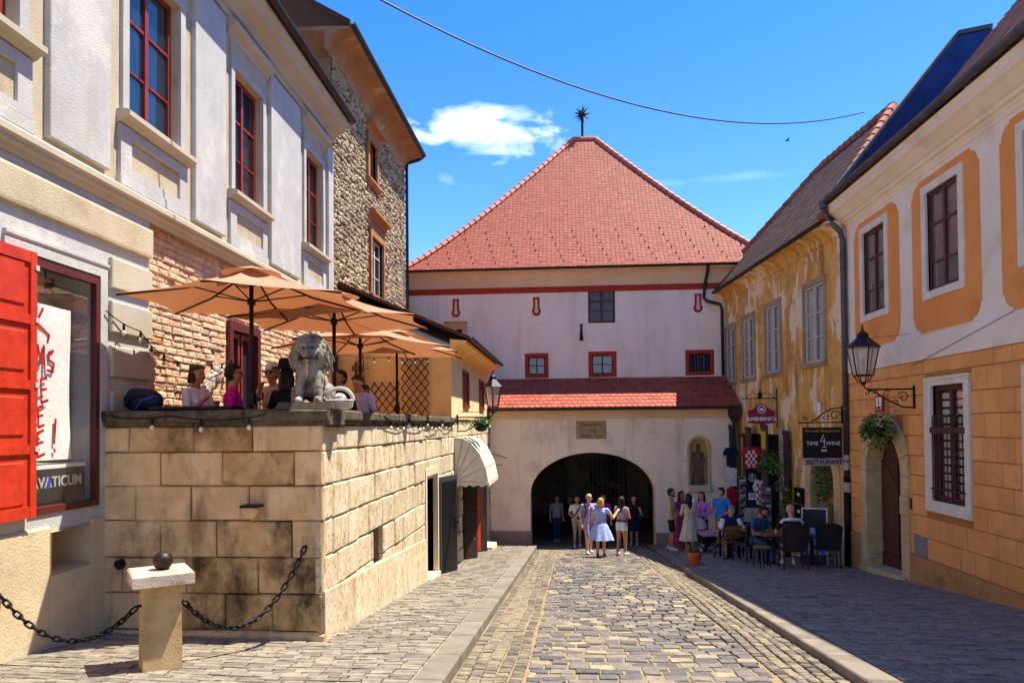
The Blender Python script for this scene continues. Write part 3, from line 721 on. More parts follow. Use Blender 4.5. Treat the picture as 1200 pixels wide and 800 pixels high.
# window slot, doors and shop openings in the side
b = MB(FS); b.box(slot[0], slot[1], -.56, -.5, slot[2], slot[3]); b.build('slot_back', m_dark, TE)
b = MB(FS); b.tube([(2.16, -.12, -.36), (2.16, -.12, .26)], .012, 6); b.tube([(2.36, -.12, -.36), (2.36, -.12, .26)], .012, 6); b.build('slot_bar', m_black, TE)
m_jamb = mat('pale_door_stone', 'd9c9a6', 'c9b68f', 4, .9, .4, 60)
b = MB(FS); a, c, z0, z1 = dr1[:4]
b.box(a-.12, a, -.3, .05, -1.7, z1+.14).box(c, c+.10, -.3, .05, -1.75, z1+.14).box(a, c, -.3, .05, z1, z1+.14); b.build('door_frame', m_jamb, TE)
b = MB(FS); b.box(a, c, -.6, .10, -1.6, -1.27); b.build('doorstep', m_jamb, TE)
b = MB(FS); b.box(a, c, -.62, -.56, -1.3, z1); b.build('doorway_back', m_dark, TE)
m_greydoor = mat('grey_metal_door', '3c4148', '33373e', 3, .5, .1, 50, spec=.4)
fd = frame(*FS(c+.12, .05, 0)[:2], 12, 1)
b = MB(fd); b.box(0, .95, 0, .04, -1.52, .62); ld = b.build('metal_door_leaf', m_greydoor, TE)
b = MB(fd); b.block(.06, .89, .04, .055, -1.42, .52, .008); b.tube([(.12, .06, -1.35), (.84, .06, .45)], .012, 5); b.box(.74, .84, .055, .075, -.55, -.30); b.box(.80, .84, .075, .13, -.42, -.39); b.build('door_lock', m_black, ld)
window(TE, FS, *wn1[:4], -.10, m_gutter, (2, 2), None, .07)
fd = frame(*FS(10.62, .03, 0)[:2], 24, 1)
b = MB(fd); b.box(0, .62, 0, .05, -1.92, .22); l2 = b.build('dark_shutter_leaf', mat('dark_brown_wood', '2e211c', '241a16', 6, .6), TE)
b = MB(fd)
for k in range(3): b.block(.06, .56, .05, .065, -1.82+k*.68, -1.22+k*.68, .02)
b.build('panel', MATS['dark_brown_wood'], l2)
a, c, z0, z1 = dr2[:4]
b = MB(FS); b.box(a-.06, a+.06, -.5, .05, -2.2, z1+.08).box(c-.06, c+.08, -.5, .06, -2.2, z1+.08).box(a+.06, c-.06, -.5, .05, z1-.02, z1+.08); b.build('door_frame', mat('yellow_door_frame', 'c79a45', 'b3883a', 4, .7), TE)
b = MB(FS); b.box(a, c, -.66, -.6, -2.1, z1); b.build('doorway_back', m_dark, TE)
fd = frame(*FS(c+.12, .05, 0)[:2], 20, 1)
b = MB(fd); b.box(0, .6, 0, .05, -2.08, .15); b.build('dark_shutter_leaf', MATS['dark_brown_wood'], TE)
fd = frame(*FS(a-.16, .05, 0)[:2], 30, 1)
b = MB(fd); b.box(.2, .5, .06, .09, -1.6, -.1); b.build('red_banner', m_shutter, TE)
a, c, z0, z1 = dr3[:4]
b = MB(FS); b.box(a, c, -.12, -.06, z0, z1); rd = b.build('red_door', mat('weathered_red_wood', '8f3022', '76261b', 8, .7, .3, 60), TE)
for k in range(5):
    q = a+.05+k*(c-a-.1)/5; b = MB(FS); b.block(q+.01, q+(c-a-.1)/5-.01, -.06, -.03, z0+.03, z1-.03, .01); b.build('plank', MATS['weathered_red_wood'], rd)
b = MB(FS); b.hexa([(14.3, -.02, -2.4), (15.6, -.02, -2.4), (15.6, .42, -2.4), (14.3, .42, -2.4), (14.3, -.02, -1.98), (15.6, -.02, -2.02), (15.6, .38, -2.04), (14.3, .38, -2.0)]); b.build('doorstep', m_jamb, TE)
b = MB(FS); b.tube([(13.3, .04, .9), (13.6, .5, .85), (13.7, .9, .72)], .02, 6).tube([(13.3, .04, .75), (13.6, .4, .55), (13.8, .75, .5)], .014, 6); b.build('iron_hook', m_black, TE)

# ------------------------------------------------------------------ yellow annexe on top of the wall
AN = thing('yellow_annexe', 'ochre yellow annexe with lattice and red shuttered windows at the far end of the terrace', 'building', (-4, 20, 1))
m_ochre = mat('ochre_plaster', 'f4ba6c', 'ecae60', 1.5, .9, .25, 60, stain='dc9c4c', stscale=1.5, stamt=.4)
m_pale = mat('pale_yellow_plaster', 'ead0a0', 'dfc18e', 1.5, .9, .25, 60)
FA = front(-2.78, 17.3, 0)
b = MB(FA); b.poly([(-2.75, 0, .95), (0, 0, .95), (0, 0, 3.50), (-2.75, 0, 4.72)]); b.build('front_wall', m_ochre, AN)
FAS = frame(-2.78, 17.3, 0, 1)
aw = [(1.80, 3.05, 2.16, 3.14, .16), (5.3, 6.6, 2.16, 3.10, .16)]
b = MB(FAS); holed(b, 0, 7.74, 1.84, 3.52, aw); b.build('side_wall', m_pale, AN)
pf = [(0, 3.30), (.02, 3.30)]+[(.02+.36*(1-math.cos(t)), 3.32+.28*math.sin(t)) for t in [math.pi/2*k/5 for k in range(6)]]+[(.40, 3.66), (0, 3.70)]
molding(FAS, -.18, 7.74, pf).build('coved_eaves', m_ochre, AN)
gutter(AN, FAS, -.25, 7.70, .48, 3.74, .07)
m_tile_o = mat('old_roof_tile', '8c5540', '6f4233', 5, .9, .5, 30, tone=['5d3a30', '7d4a3a', '96604a', 'ab735a', '8a5a48'])
b = MB(FAS); roofslab(b, (-.10, .44, 3.74), (7.70, .44, 3.74), (7.70, -2.7, 5.12), (-.10, -2.7, 5.12), .04); b.build('roof', m_tile_o, AN)
b = MB(FAS)
for i in range(36):
    for j in range(15):
        u0_, n0_ = -.12+i*.22, .46-j*.21; z_ = lambda n: 3.75+(.44-n)*.4395
        b.cur = rnd.random(); dz = .02
        b.hexa([(u0_+.01, n0_, z_(n0_)), (u0_+.21, n0_, z_(n0_)), (u0_+.21, n0_-.25, z_(n0_-.25)), (u0_+.01, n0_-.25, z_(n0_-.25)), (u0_+.01, n0_, z_(n0_)+.03), (u0_+.21, n0_, z_(n0_)+.03), (u0_+.21, n0_-.25, z_(n0_-.25)+.015), (u0_+.01, n0_-.25, z_(n0_-.25)+.015)])
b.build('roof_tiles', m_tile_o, AN, kind='stuff')
for a, c, z0, z1, _ in aw:
    w_ = MB(FAS); w_.box(a, a+.07, -.12, .02, z0, z1).box(c-.07, c, -.12, .02, z0, z1).box(a+.07, c-.07, -.12, .02, z1-.07, z1).box(a+.07, c-.07, -.12, .05, z0, z0+.06); wo = w_.build('window', m_redwood, AN)
    for q in (a+.08, (a+c)/2+.01):
        b = MB(FAS); e = q+(c-a)/2-.10
        b.box(q, q+.06, -.06, -.02, z0+.07, z1-.08).box(e-.06, e, -.06, -.02, z0+.07, z1-.08); z = z0+.09
        while z < z1-.12: b.box(q+.06, e-.06, -.05, -.03, z, z+.035); z += .055
        b.build('shutter_leaf', m_redwood, wo)
    b = MB(FAS); b.box(a, c, -.2, -.17, z0, z1); b.build('dark_room', m_dark, wo)
b = MB(FA); b.tube([(-2.28, .05, 1.05), (-2.28, .05, 3.2)], .03, 8); b.tube([(-2.16, .05, 1.05), (-2.16, .05, 3.15)], .02, 8); b.box(-2.36, -2.10, .0, .09, 3.0, 3.12); b.build('wall_pipe', mat('brown_pipe', '7b4a2c', '6a3e24', 5, .6), AN)
# lattice
LT = thing('lattice', 'brown diamond lattice fixed to the ochre end wall of the terrace', 'trellis', (-3.6, 17.25, 1.9))
m_lat = mat('lattice_wood', '6b3f24', '54301b', 7, .8)
def clipseg(p, d, u0, u1, z0, z1):
    t0, t1 = -9, 9
    for c, dd, lo, hi in ((p[0], d[0], u0, u1), (p[1], d[1], z0, z1)):
        a, b_ = (lo-c)/dd, (hi-c)/dd; t0 = max(t0, min(a, b_)); t1 = min(t1, max(a, b_))
    return (t0, t1) if t1-t0 > .08 else None
for (u0_, u1_, z0_, z1_) in ((-1.18, -.52, 1.85, 3.62), (-1.92, -1.22, 1.85, 2.72)):
    for sgn in (1, -1):
        k = -2.4
        while k < 4:
            p = (u0_, z0_+k); d_ = (.62, .785*sgn); sg_ = clipseg(p, d_, u0_, u1_, z0_, z1_)
            if sg_:
                A = (p[0]+d_[0]*sg_[0], p[1]+d_[1]*sg_[0]); B = (p[0]+d_[0]*sg_[1], p[1]+d_[1]*sg_[1]); ln = math.hypot(B[0]-A[0], B[1]-A[1]); nx, nz_ = -(B[1]-A[1])/ln*.013, (B[0]-A[0])/ln*.013
                n0 = .05 if sgn > 0 else .068
                b = MB(FA); b.hexa([(A[0]-nx, n0, A[1]-nz_), (B[0]-nx, n0, B[1]-nz_), (B[0]-nx, n0+.016, B[1]-nz_), (A[0]-nx, n0+.016, A[1]-nz_), (A[0]+nx, n0, A[1]+nz_), (B[0]+nx, n0, B[1]+nz_), (B[0]+nx, n0+.016, B[1]+nz_), (A[0]+nx, n0+.016, A[1]+nz_)])
                b.build('slat', m_lat, LT)
            k += .24

# ------------------------------------------------------------------ awning on the terrace wall
AW = thing('awning', 'cream half-dome canvas awning over the shop door below the terrace', 'awning', (-2.3, 19, .4))
m_canvas = mat('cream_canvas', 'cfc9b8', 'bdb6a2', 3, .9, .2, 70, stain='968c72', stscale=3, stamt=.5)
ap = [(.03, 1.40), (.22, 1.385), (.42, 1.27), (.62, 1.02), (.76, .70), (.83, .34)]
A0, A1 = 9.32, 11.6
b = MB(FS)
for p, q in zip(ap, ap[1:]): b.poly([(A0+.0, p[0], p[1]), (A1, p[0], p[1]), (A1, q[0], q[1]), (A0, q[0], q[1])])
for e in (A0, A1):
    for p, q in zip(ap, ap[1:]): b.poly([(e, .03, .34), (e, p[0], p[1]), (e, q[0], q[1])])
b.build('canvas', m_canvas, AW)
b = MB(FS); n = 26
for k in range(n):
    a, c = A0+(A1-A0)*k/n, A0+(A1-A0)*(k+1)/n; dz = .07 if k % 2 else .10; b.poly([(a, .835, .34), (c, .835, .34), (c, .84, .34-dz), (a, .84, .34-.07 if k % 2 else .34-.10)])
for k in range(8):
    a, c = .03+.80*k/8, .03+.80*(k+1)/8; dz = .07 if k % 2 else .10; b.poly([(A0-.004, a, .34), (A0-.004, c, .34), (A0-.004, c, .34-dz), (A0-.004, a, .34-dz)])
b.build('valance', m_canvas, AW)
b = MB(FS)
for e in (A0-.006, A1+.006):
    for p in ap[1:]: b.tube([(e, .03, .36), (e, p[0], p[1])], .012, 6)
for p in ap: b.tube([(A0, p[0], p[1]+.004), (A1, p[0], p[1]+.004)], .010, 6)
b.build('frame_rib', mat('awning_rib', 'bfb08c', 'ad9d78', 4, .7), AW)

# ------------------------------------------------------------------ lanterns on scroll brackets
m_lglass = mat('lantern_glass', 'cfc9b4', 'bdb59d', 6, .12, 0, alpha=.45, spec=.6)
m_lroof = mat('lantern_roof', '3b211d', '2c1815', 6, .5, .1, 50, metal=.3)
def spiral(mb, fr_c, r0_, r1_, t0, t1, rad, n=18):
    pts = []
    for k in range(n+1):
        s_ = k/n; t = t0+(t1-t0)*s_; r_ = r0_+(r1_-r0_)*s_; pts.append((fr_c[0]+r_*math.cos(t), 0, fr_c[1]+r_*math.sin(t)))
    mb.tube(pts, rad, 6)
def lantern(label, base, out_dir, arm, z_arm, hgt, wid, roofm, nside=6, zb=None, up=False, group=None):
    """base: wall point (x,y); out_dir: unit vector from the wall; lantern hangs at the end of the arm"""
    t = thing('wall_lantern', label, 'lamp', (base[0], base[1], z_arm), 0, group)
    fr_ = lambda u, n, z: (base[0]+out_dir[0]*u-out_dir[1]*n, base[1]+out_dir[1]*u+out_dir[0]*n, z)
    b = MB(fr_); b.box(0, .045, -.03, .03, z_arm-.36, z_arm+.06); b.build('wall_plate', m_black, t)
    b = MB(fr_); b.tube([(.04, 0, z_arm), (arm-.12, 0, z_arm)], .016, 8)
    if up: b.tube([(arm-.12, 0, z_arm), (arm-.03, 0, z_arm+.02), (arm, 0, z_arm+.08)], .014, 8)
    else: b.tube([(arm-.12, 0, z_arm), (arm-.04, 0, z_arm-.01+.03), (arm, 0, z_arm+.09)], .014, 8)
    b.tube([(.04, 0, z_arm-.34), (arm*.25, 0, z_arm-.33), (arm*.5, 0, z_arm-.22), (arm*.75, 0, z_arm-.07), (arm*.9, 0, z_arm-.01)], .014, 8); b.build('arm', m_black, t)
    b = MB(fr_)
    for c, a_, e, q0, q1 in (((.22*arm/.9, z_arm-.15), .11, .02, .5, 7.6), ((.50*arm/.9, z_arm-.09), .075, .015, 2.5, -4), ((.35*arm/.9, z_arm-.25), .06, .012, 0, 7), ((.70*arm/.9, z_arm-.05), .045, .01, 3.4, -2), ((arm-.06, z_arm-.06), .05, .01, 1.5, 8)): spiral(b, c, a_, e, q0, q1, .009)
    b.build('scroll', m_black, t)
    z0 = z_arm+.08; cx, cy, _ = fr_(arm, 0, 0); k = hgt; rot = math.pi/6 if nside == 6 else math.pi/4
    ring = lambda r_, z: [(cx+r_*math.cos(rot+2*math.pi*q/nside), cy+r_*math.sin(rot+2*math.pi*q/nside), z) for q in range(nside)]
    b = MB(); b.lathe([(.02, 0), (.05, .02), (.055, .05), (.03, .06)], 10, (cx, cy, z0))
    A, B = ring(wid*.16, z0+.05), ring(wid*.26, z0+.17*k)
    for p, q in zip(A, B): b.tube([p, q], .011, 6)
    b.build('cradle', m_black, t)
    zb_, zt_ = z0+.17*k, z0+.66*k; A, B = ring(wid*.28, zb_), ring(wid*.46, zt_)
    b = MB()
    for q in range(nside):
        b.tube([A[q], B[q]], .012, 6); b.tube([A[q], A[(q+1) % nside]], .012, 6); b.tube([B[q], B[(q+1) % nside]], .013, 6)
    b.build('cage', m_black, t)
    for q in range(nside):
        g_ = MB(); g_.poly([A[q], A[(q+1) % nside], B[(q+1) % nside], B[q]]); g_.build('pane', m_lglass, t)
    b = MB(); b.tube([(cx, cy, zb_), (cx, cy, zb_+.14*k)], .014, 8); b.lathe([(.03, 0), (.05, .03), (.035, .12), (.005, .16)], 8, (cx, cy, zb_+.14*k)); b.build('burner', m_white, t)
    b = MB(); C_, D_ = ring(wid*.54, zt_-.01), ring(wid*.16, zt_+.18*k); E_ = ring(wid*.18, zt_+.18*k); G_ = ring(wid*.16, zt_+.24*k); H_ = ring(.01, zt_+.30*k)
    for X_, Y_ in ((C_, D_), (E_, G_), (G_, H_)):
        for q in range(nside): b.poly([X_[q], X_[(q+1) % nside], Y_[(q+1) % nside], Y_[q]])
    b.poly(C_[::-1]); b.poly(E_[::-1]); b.build('lantern_roof', roofm, t)
    b = MB(); b.lathe([(.012, 0), (.028, .02), (.012, .05), (.02, .07), (.003, .12)], 8, (cx, cy, zt_+.29*k)); b.build('finial', roofm, t)
    return t
lantern('black lantern with pale glass on a scroll bracket at the corner of the terrace wall', (-2.76, 17.9), (1, 0), .90, 1.88, 1.0, .50, m_black, up=True)
lantern('big black lantern on a scroll bracket above the arched door of the peach house', (6.33, 14.15), (-1, 0), .93, 2.28, 1.06, .60, m_lroof)

# ------------------------------------------------------------------ stone post with iron ball and chains
m_post = mat('post_sandstone', 'c2a678', 'ab8c60', 3.5, .9, .5, 60, stain='8a6a3e', stscale=4, stamt=.5)
m_postcap = mat('post_cap_stone', 'c3b5a2', 'a99a88', 5, .9, .5, 60, stain='7d6f5f', stscale=5, stamt=.6)
def post(label, x, y, rz, capless=False):
    z = gl(x, y)-.02
    t = thing('stone_post', label, 'bollard', (x, y, z), rz)
    b = MB(); bw = .165
    b.hexa([(-bw, -bw, -.1), (bw, -bw, -.1), (bw, bw, -.1), (-bw, bw, -.1), (-bw+.01, -bw+.01, .80), (bw-.01, -bw+.01, .80), (bw-.01, bw-.01, .80), (-bw+.01, bw-.01, .80)]); b.build('shaft', m_post, t, world=False)
    b = MB(); c = .255
    b.hexa([(-c, -c, .80), (c, -c, .80), (c, c, .80), (-c, c, .80), (-c, -c, .895), (c, -c, .895), (c, c, .895), (-c, c, .895)]); b.hexa([(-c, -c, .895), (c, -c, .895), (c, c, .895), (-c, c, .895), (-c+.015, -c+.015, .91), (c-.015, -c+.015, .91), (c-.015, c-.015, .91), (-c+.015, c-.015, .91)]); b.build('cap', m_postcap, t, world=False)
    b = MB(); b.ball((.02, 0, .99), .088, 20, 14); b.build('iron_ball', mat('rusty_iron_ball', '3a302b', '2a2320', 8, .45, .2, 50, metal=.5), t, smooth=True, world=False)
    for sx in (-1, 1):
        b = MB(); b.tube([(sx*(bw-.01), 0, .60), (sx*(bw+.03), 0, .60)], .014, 8); b.build('staple', m_black, t, world=False)
    return t
post('sandstone post with square cap and dark iron ball in front of the terrace', -3.78, 6.60, R(37))
lk = MB(); n1, n2 = 12, 6; pts = []
for k in range(n1):
    t = 2*math.pi*k/n1; pts.append((.034*math.cos(t)+(.014 if math.cos(t) > 0 else -.014), .022*math.sin(t), 0))
lk.tube(pts, .0105, 6, closed=True)
link_me = lk.build('link', m_black, None, smooth=True); link_data = link_me.data; bpy.data.objects.remove(link_me)
m_chain = mat('chain_iron', '1d1c1f', '131214', 20, .38, .2, 60, metal=.6); link_data.materials.clear(); link_data.materials.append(m_chain)
def chain(label, A, B, sag, group='iron chains'):
    A, B = Vector(A), Vector(B); t = thing('chain', label, 'chain', tuple(A), 0, group)
    P_ = [A.lerp(B, s_/200)-Vector((0, 0, sag*4*(s_/200)*(1-s_/200))) for s_ in range(201)]
    ln = [0]
    for p, q in zip(P_, P_[1:]): ln.append(ln[-1]+(q-p).length)
    n = int(ln[-1]/.072)
    for k in range(n):
        d = (k+.5)/n*ln[-1]; i = next(j for j in range(200) if ln[j+1] >= d); p = P_[i]; dr = (P_[i+1]-P_[i]).normalized()
        o = bpy.data.objects.new('link', link_data); COL.objects.link(o); o.parent = t; o.location = p-A
        q = dr.to_track_quat('X', 'Z').to_matrix().to_4x4() @ Matrix.Rotation(R(45 if k % 2 else -45), 4, 'X'); o.rotation_euler = q.to_euler()
    return t
pc, ps = math.cos(R(37)), math.sin(R(37)); z_ = gl(-3.78, 6.60)+.57
chain('heavy iron chain hanging from the stone post to the terrace corner', (-3.78+.2*pc, 6.60+.2*ps, z_), (-2.93, 8.02, .36), .52)
chain('heavy iron chain hanging in front of the shop wall, left of the ball post', (-5.23, 6.45, .17), (-3.78-.2*pc, 6.60-.2*ps, z_), .36)
b = MB(); b.tube([(-5.30, 6.45, .18), (-5.22, 6.45, .17)], .014, 8); b.build('chain_staple', m_black, LH)
b = MB(); b.tube([(-2.93, 8.07, .36), (-2.93, 8.0, .36)], .014, 8); b.build('chain_staple', m_black, TE)
# ------------------------------------------------------------------ gate tower with porch
GT = thing('gate_tower', 'white gate tower with steep red tiled roof and vaulted passage closing the street', 'tower', (.7, 28, -2.5))
FP = front(0, 25.05, 0); FT = front(0, 26.6, 0)
m_gw = mat('gate_plaster', 'f6e4c6', 'efdaba', 1.1, .92, .3, 60, stain='bfa98c', stscale=1.6, stamt=.6, streak=True, stain2='cdb898', st2scale=1.1, st2amt=.6, st2pos=.52, st2z=.8, st2w=.12)
m_tw = mat('tower_plaster', 'f6e4cc', 'f0dcc2', 1.2, .92, .3, 60, stain='d6bfa2', stscale=1.8, stamt=.6, streak=True, stain2='e2ccb0', st2scale=.9, st2amt=.6, st2pos=.52, st2z=.6, st2w=.12)
m_peach = mat('eaves_peach', 'e6c49c', 'dcb68c', 1.0, .92, .2, 50)
m_redband = mat('red_ochre_paint', 'b03a25', 'a03220', 3, .85, .1, 60)
m_tile = mat('red_roof_tile', 'a8503c', tone=['7d3020', '8d3b28', '99452f', 'a5513a', '863627'], scale=5, rough=.7, bump=.25, bscale=60, spec=.45)
m_tile2 = mat('porch_roof_tile', 'a8503c', tone=['8d3622', '9c4029', 'a94b32', 'b3583d', '953a26'], scale=5, rough=.7, bump=.25, bscale=60, spec=.45)
m_ridge = mat('ridge_tile', 'bb6a55', 'a95842', 5, .55, .2, 50, rand=.1, spec=.45)
AR = (-1.36, 2.81, -3.2, .74, .75); NI = (3.94, 4.56, -.36, 1.20, .34)
b = MB(FP); holed(b, -2.72, 5.45, -3.2, 2.22, [AR, NI], arch=[(0, (1.42, 28)), (1, (.31, 12))])
b.build('porch_wall', m_gw, GT)
b = MB(FP)                                                   # niche back
b.prism([(3.94, -.36), (4.56, -.36), (4.56, .89)]+[(4.25+.31*math.cos(t), .89+.31*math.sin(t)) for t in [math.pi*k/10 for k in range(1, 10)]]+[(3.94, .89)], 1, -.36, -.34)
m_niche = mat('niche_yellow', 'd3b275', 'c4a062', 2, .9, .2, 50); b.build('niche_back', m_niche, GT)
b = MB(FP); o_ = [(3.86, -.36)]+[(4.25-.39*math.cos(t), .89+.39*math.sin(t)) for t in [math.pi*k/14 for k in range(15)]]+[(4.64, -.36)]
i_ = [(3.94, -.36)]+[(4.25-.31*math.cos(t), .89+.31*math.sin(t)) for t in [math.pi*k/14 for k in range(15)]]+[(4.56, -.36)]
for k in range(len(o_)-1):
    b.hexa([(o_[k][0], .0, o_[k][1]), (o_[k+1][0], .0, o_[k+1][1]), (i_[k+1][0], .0, i_[k+1][1]), (i_[k][0], .0, i_[k][1]), (o_[k][0], .02, o_[k][1]), (o_[k+1][0], .02, o_[k+1][1]), (i_[k+1][0], .02, i_[k+1][1]), (i_[k][0], .02, i_[k][1])])
b.build('niche_border', m_niche, GT)
b = MB(FP); b.block(3.88, 4.62, -.3, .12, -.58, -.37, .02); b.build('niche_sill', m_jamb, GT)
molding(FP, -2.72, 5.3, [(0, 1.86), (.025, 1.88), (.03, 1.93), (.03, 2.15), (0, 2.16)]).build('porch_frieze', m_peach, GT)
m_plg = mat('plinth_grey', 'a3917a', '8d7c67', 2, .92, .5, 40)
for a, c, z in ((-2.70, -1.365, -1.88), (2.815, 5.4, -1.92)):
    b = MB(FP); b.block(a, c, 0, .045, -3, z, .02); b.build('porch_plinth', m_plg, GT)
# plaque with painted lettering
b = MB(FP); b.block(.20, 1.19, 0, .05, 1.20, 1.80, .02); pq = b.build('plaque', mat('plaque_stone', 'b29367', '9c7f57', 4, .9, .4, 50), GT)
m_ink = mat('plaque_ink', '4b3724', '3e2d1d', 6, .9)
for s_, z_, sz in (('Kamenita', 1.675, .19), ('vrata', 1.50, .17), ('Stein Tor', 1.31, .20)):
    text(s_, sz, FP, .69, .050, z_, m_ink, pq, shear=.25, ext=.003)
# porch roof
PY0, PZ0, PY1, PZ1 = 24.80, 2.24, 26.6, 3.33
b = MB(); roofslab(b, (-2.9, PY0, PZ0), (5.55, PY0, PZ0), (5.40, PY1, PZ1), (-2.9, PY1, PZ1), .08); b.build('porch_roof', m_tile2, GT)
def tiled(rows, width, prof, m, name, lift=.022, parent=GT):
    """flat tiles with rounded ends laid from the eaves up; prof(s)->(xl, xr, y, z) with s=0 at the eaves"""
    b = MB()
    for r_ in range(rows):
        s0, s1 = r_/rows, min((r_+1.25)/rows, 1)
        xl0, xr0, y0_, z0_ = prof(s0); xl1, xr1, y1_, z1_ = prof(s1)
        x = max(xl0, xl1-.1) - (width/2 if r_ % 2 else 0)
        while x < min(xr0, xr1+.1):
            a, c = x+.004, x+width-.004; x += width
            if a < max(xl0, xl1)-.06 or c > min(xr0, xr1)+.06:
                a, c = max(a, max(xl0, xl1)-.06), min(c, min(xr0, xr1)+.06)
                if c-a < .04: continue
            b.cur = min(.99, max(0, rnd.gauss(.5, .15))); l_ = lift+rnd.uniform(-.004, .004); w_ = c-a
            T = [b.P((a, y1_, z1_+.004)), b.P((c, y1_, z1_+.004))]
            dy, dz = (y1_-y0_)*.12, (z1_-z0_)*.12
            F_ = [(c, y0_+dy, z0_+dz), (c-w_*.22, y0_, z0_), (a+w_*.22, y0_, z0_), (a, y0_+dy, z0_+dz)]
            U_ = [b.P((p[0], p[1], p[2]+l_)) for p in F_]; D_ = [b.P((p[0], p[1], p[2]-.002)) for p in F_]
            b.face((T[0], U_[3], U_[2], U_[1], U_[0], T[1]))
            for k in range(3): b.face((U_[k], U_[k+1], D_[k+1], D_[k]))
    return b.build(name, m, parent, fixn=False, kind='stuff')
tiled(9, .19, lambda s_: (-2.88, 5.53-.13*s_, PY0-.02+(PY1-PY0+.02)*s_, PZ0+.005+(PZ1-PZ0)*s_), m_tile2, 'porch_roof_tiles', .028)
gutter(GT, FP, -2.95, 5.35, .30, 2.24, .075, m_gutter)
FH = front(5.36, 25.0, 0)
m_drain = mat('old_drain_metal', '4a3a33', '3a2d28', 6, .6, .3, 40, metal=.3)
b = MB(FH); b.box(-.17, .17, .0, .28, 1.95, 2.26); b.hexa([(-.06, .06, 1.72), (.06, .06, 1.72), (.06, .2, 1.72), (-.06, .2, 1.72), (-.17, 0, 1.95), (.17, 0, 1.95), (.17, .28, 1.95), (-.17, .28, 1.95)]); b.box(-.19, .19, -.01, .30, 2.2, 2.27); b.build('drain_head', m_drain, GT)
downpipe(GT, [(5.36, 24.87, 1.75), (5.36, 24.87, -2.3)], .05, m_drain)
# tower wall
TW = [(-1.60, -.75, 3.36, 4.25, .16), (.67, 1.67, 3.36, 4.28, .16), (4.08, 5.08, 3.38, 4.28, .16), (.68, 1.64, 5.30, 6.51, .10), (-4.54, -3.67, 4.95, 5.46, .30)]
b = MB(FT); holed(b, -6.1, 7.2, 1.5, 7.25, TW)
for x in (-6.1, 7.2): b.poly([(x, 0, 1.5), (x, -12, 1.5), (x, -12, 7.25), (x, 0, 7.25)])
b.build('tower_wall', m_tw, GT)
for k, (a, c, z0, z1, _) in enumerate(TW[:3]):
    f_ = .13; b = MB(FT); b.box(a, a+f_, -.12, .012, z0, z1).box(c-f_, c, -.12, .012, z0, z1).box(a+f_, c-f_, -.12, .012, z1-f_, z1).box(a+f_, c-f_, -.12, .012, z0, z0+f_); b.build('window_border', m_redband, GT)
    window(GT, FT, a+f_, c-f_, z0+f_, z1-f_, -.06, MATS['dark_brown_wood'], (2, 2) if k < 2 else (1, 1), None, .035, pane=m_glass if k == 2 else mat('grey_pane', '8f8f8c', '7c7c7a', 2, .15, spec=.6))
    if k == 2:
        for q in range(7):
            b = MB(FT); u_ = a+f_+.05+q*(c-a-2*f_-.1)/6; b.box(u_-.012, u_+.012, -.05, -.03, z0+f_, z1-f_); b.build('bar', m_black, GT)
a, c, z0, z1, _ = TW[3]
window(GT, FT, a, c, z0, z1, -.02, mat('brown_window_wood', '5a3626', '47291c', 6, .6), (2, 3), None, .08, pane=mat('brown_pane', '54392c', '3d2a22', 3, .25, spec=.5))
b = MB(FT); b.box(TW[4][0], TW[4][1], -.32, -.30, TW[4][2], TW[4][3]); b.build('niche_back', m_peach, GT)
b = MB(FT); b.box(-4.12, -3.92, -.30, -.27, 4.97, 5.2); b.build('loophole', m_dark, GT)
# painted keyhole loopholes
for u_ in (-4.09, -1.17, 4.55):
    b = MB(FT); b.prism([(u_-.12, 6.27)]+[(u_-.12, 5.86)]+[(u_+.165*math.cos(t), 5.76+.165*math.sin(t)) for t in [math.radians(140+260*k/16) for k in range(17)]]+[(u_+.12, 5.86), (u_+.12, 6.27)], 1, .0, .008); kh = b.build('keyhole_border', m_redband, GT)
    b = MB(FT); b.prism([(u_-.035, 6.20), (u_-.05, 5.86)]+[(u_+.075*math.cos(t), 5.77+.075*math.sin(t)) for t in [math.radians(140+260*k/12) for k in range(13)]]+[(u_+.05, 5.86), (u_+.035, 6.20)], 1, .008, .012); b.build('keyhole_slot', m_peach, kh)
b = MB(FT); b.prism([(.38, 5.27), (.48, 5.27), (.49, 5.22), (.46, 5.18), (.50, 4.68), (.36, 4.68), (.40, 5.18), (.37, 5.22)], 1, .0, .03); b.build('wall_anchor', m_black, GT)
molding(FT, -6.1, 7.2, [(0, 6.42), (.015, 6.42), (.02, 6.62), (0, 6.63)]).build('red_band', m_redband, GT)
molding(FT, -6.1, 7.2, [(0, 6.63)]+[(.03+.27*(1-math.cos(t)), 6.64+.50*math.sin(t)) for t in [math.pi/2*k/6 for k in range(7)]]+[(.30, 7.2), (0, 7.22)]).build('coved_eaves', m_peach, GT)
gutter(GT, FT, -6.05, 7.4, .38, 7.27, .07, m_gutter)
downpipe(GT, [(4.86, 26.24, 7.22), (4.84, 26.28, 7.0), (4.78, 26.50, 6.6), (4.74, 26.52, 6.1), (4.85, 26.52, 5.98), (5.30, 26.52, 5.86), (5.36, 26.52, 5.7), (5.37, 26.52, 3.36)], .055, m_gutter)
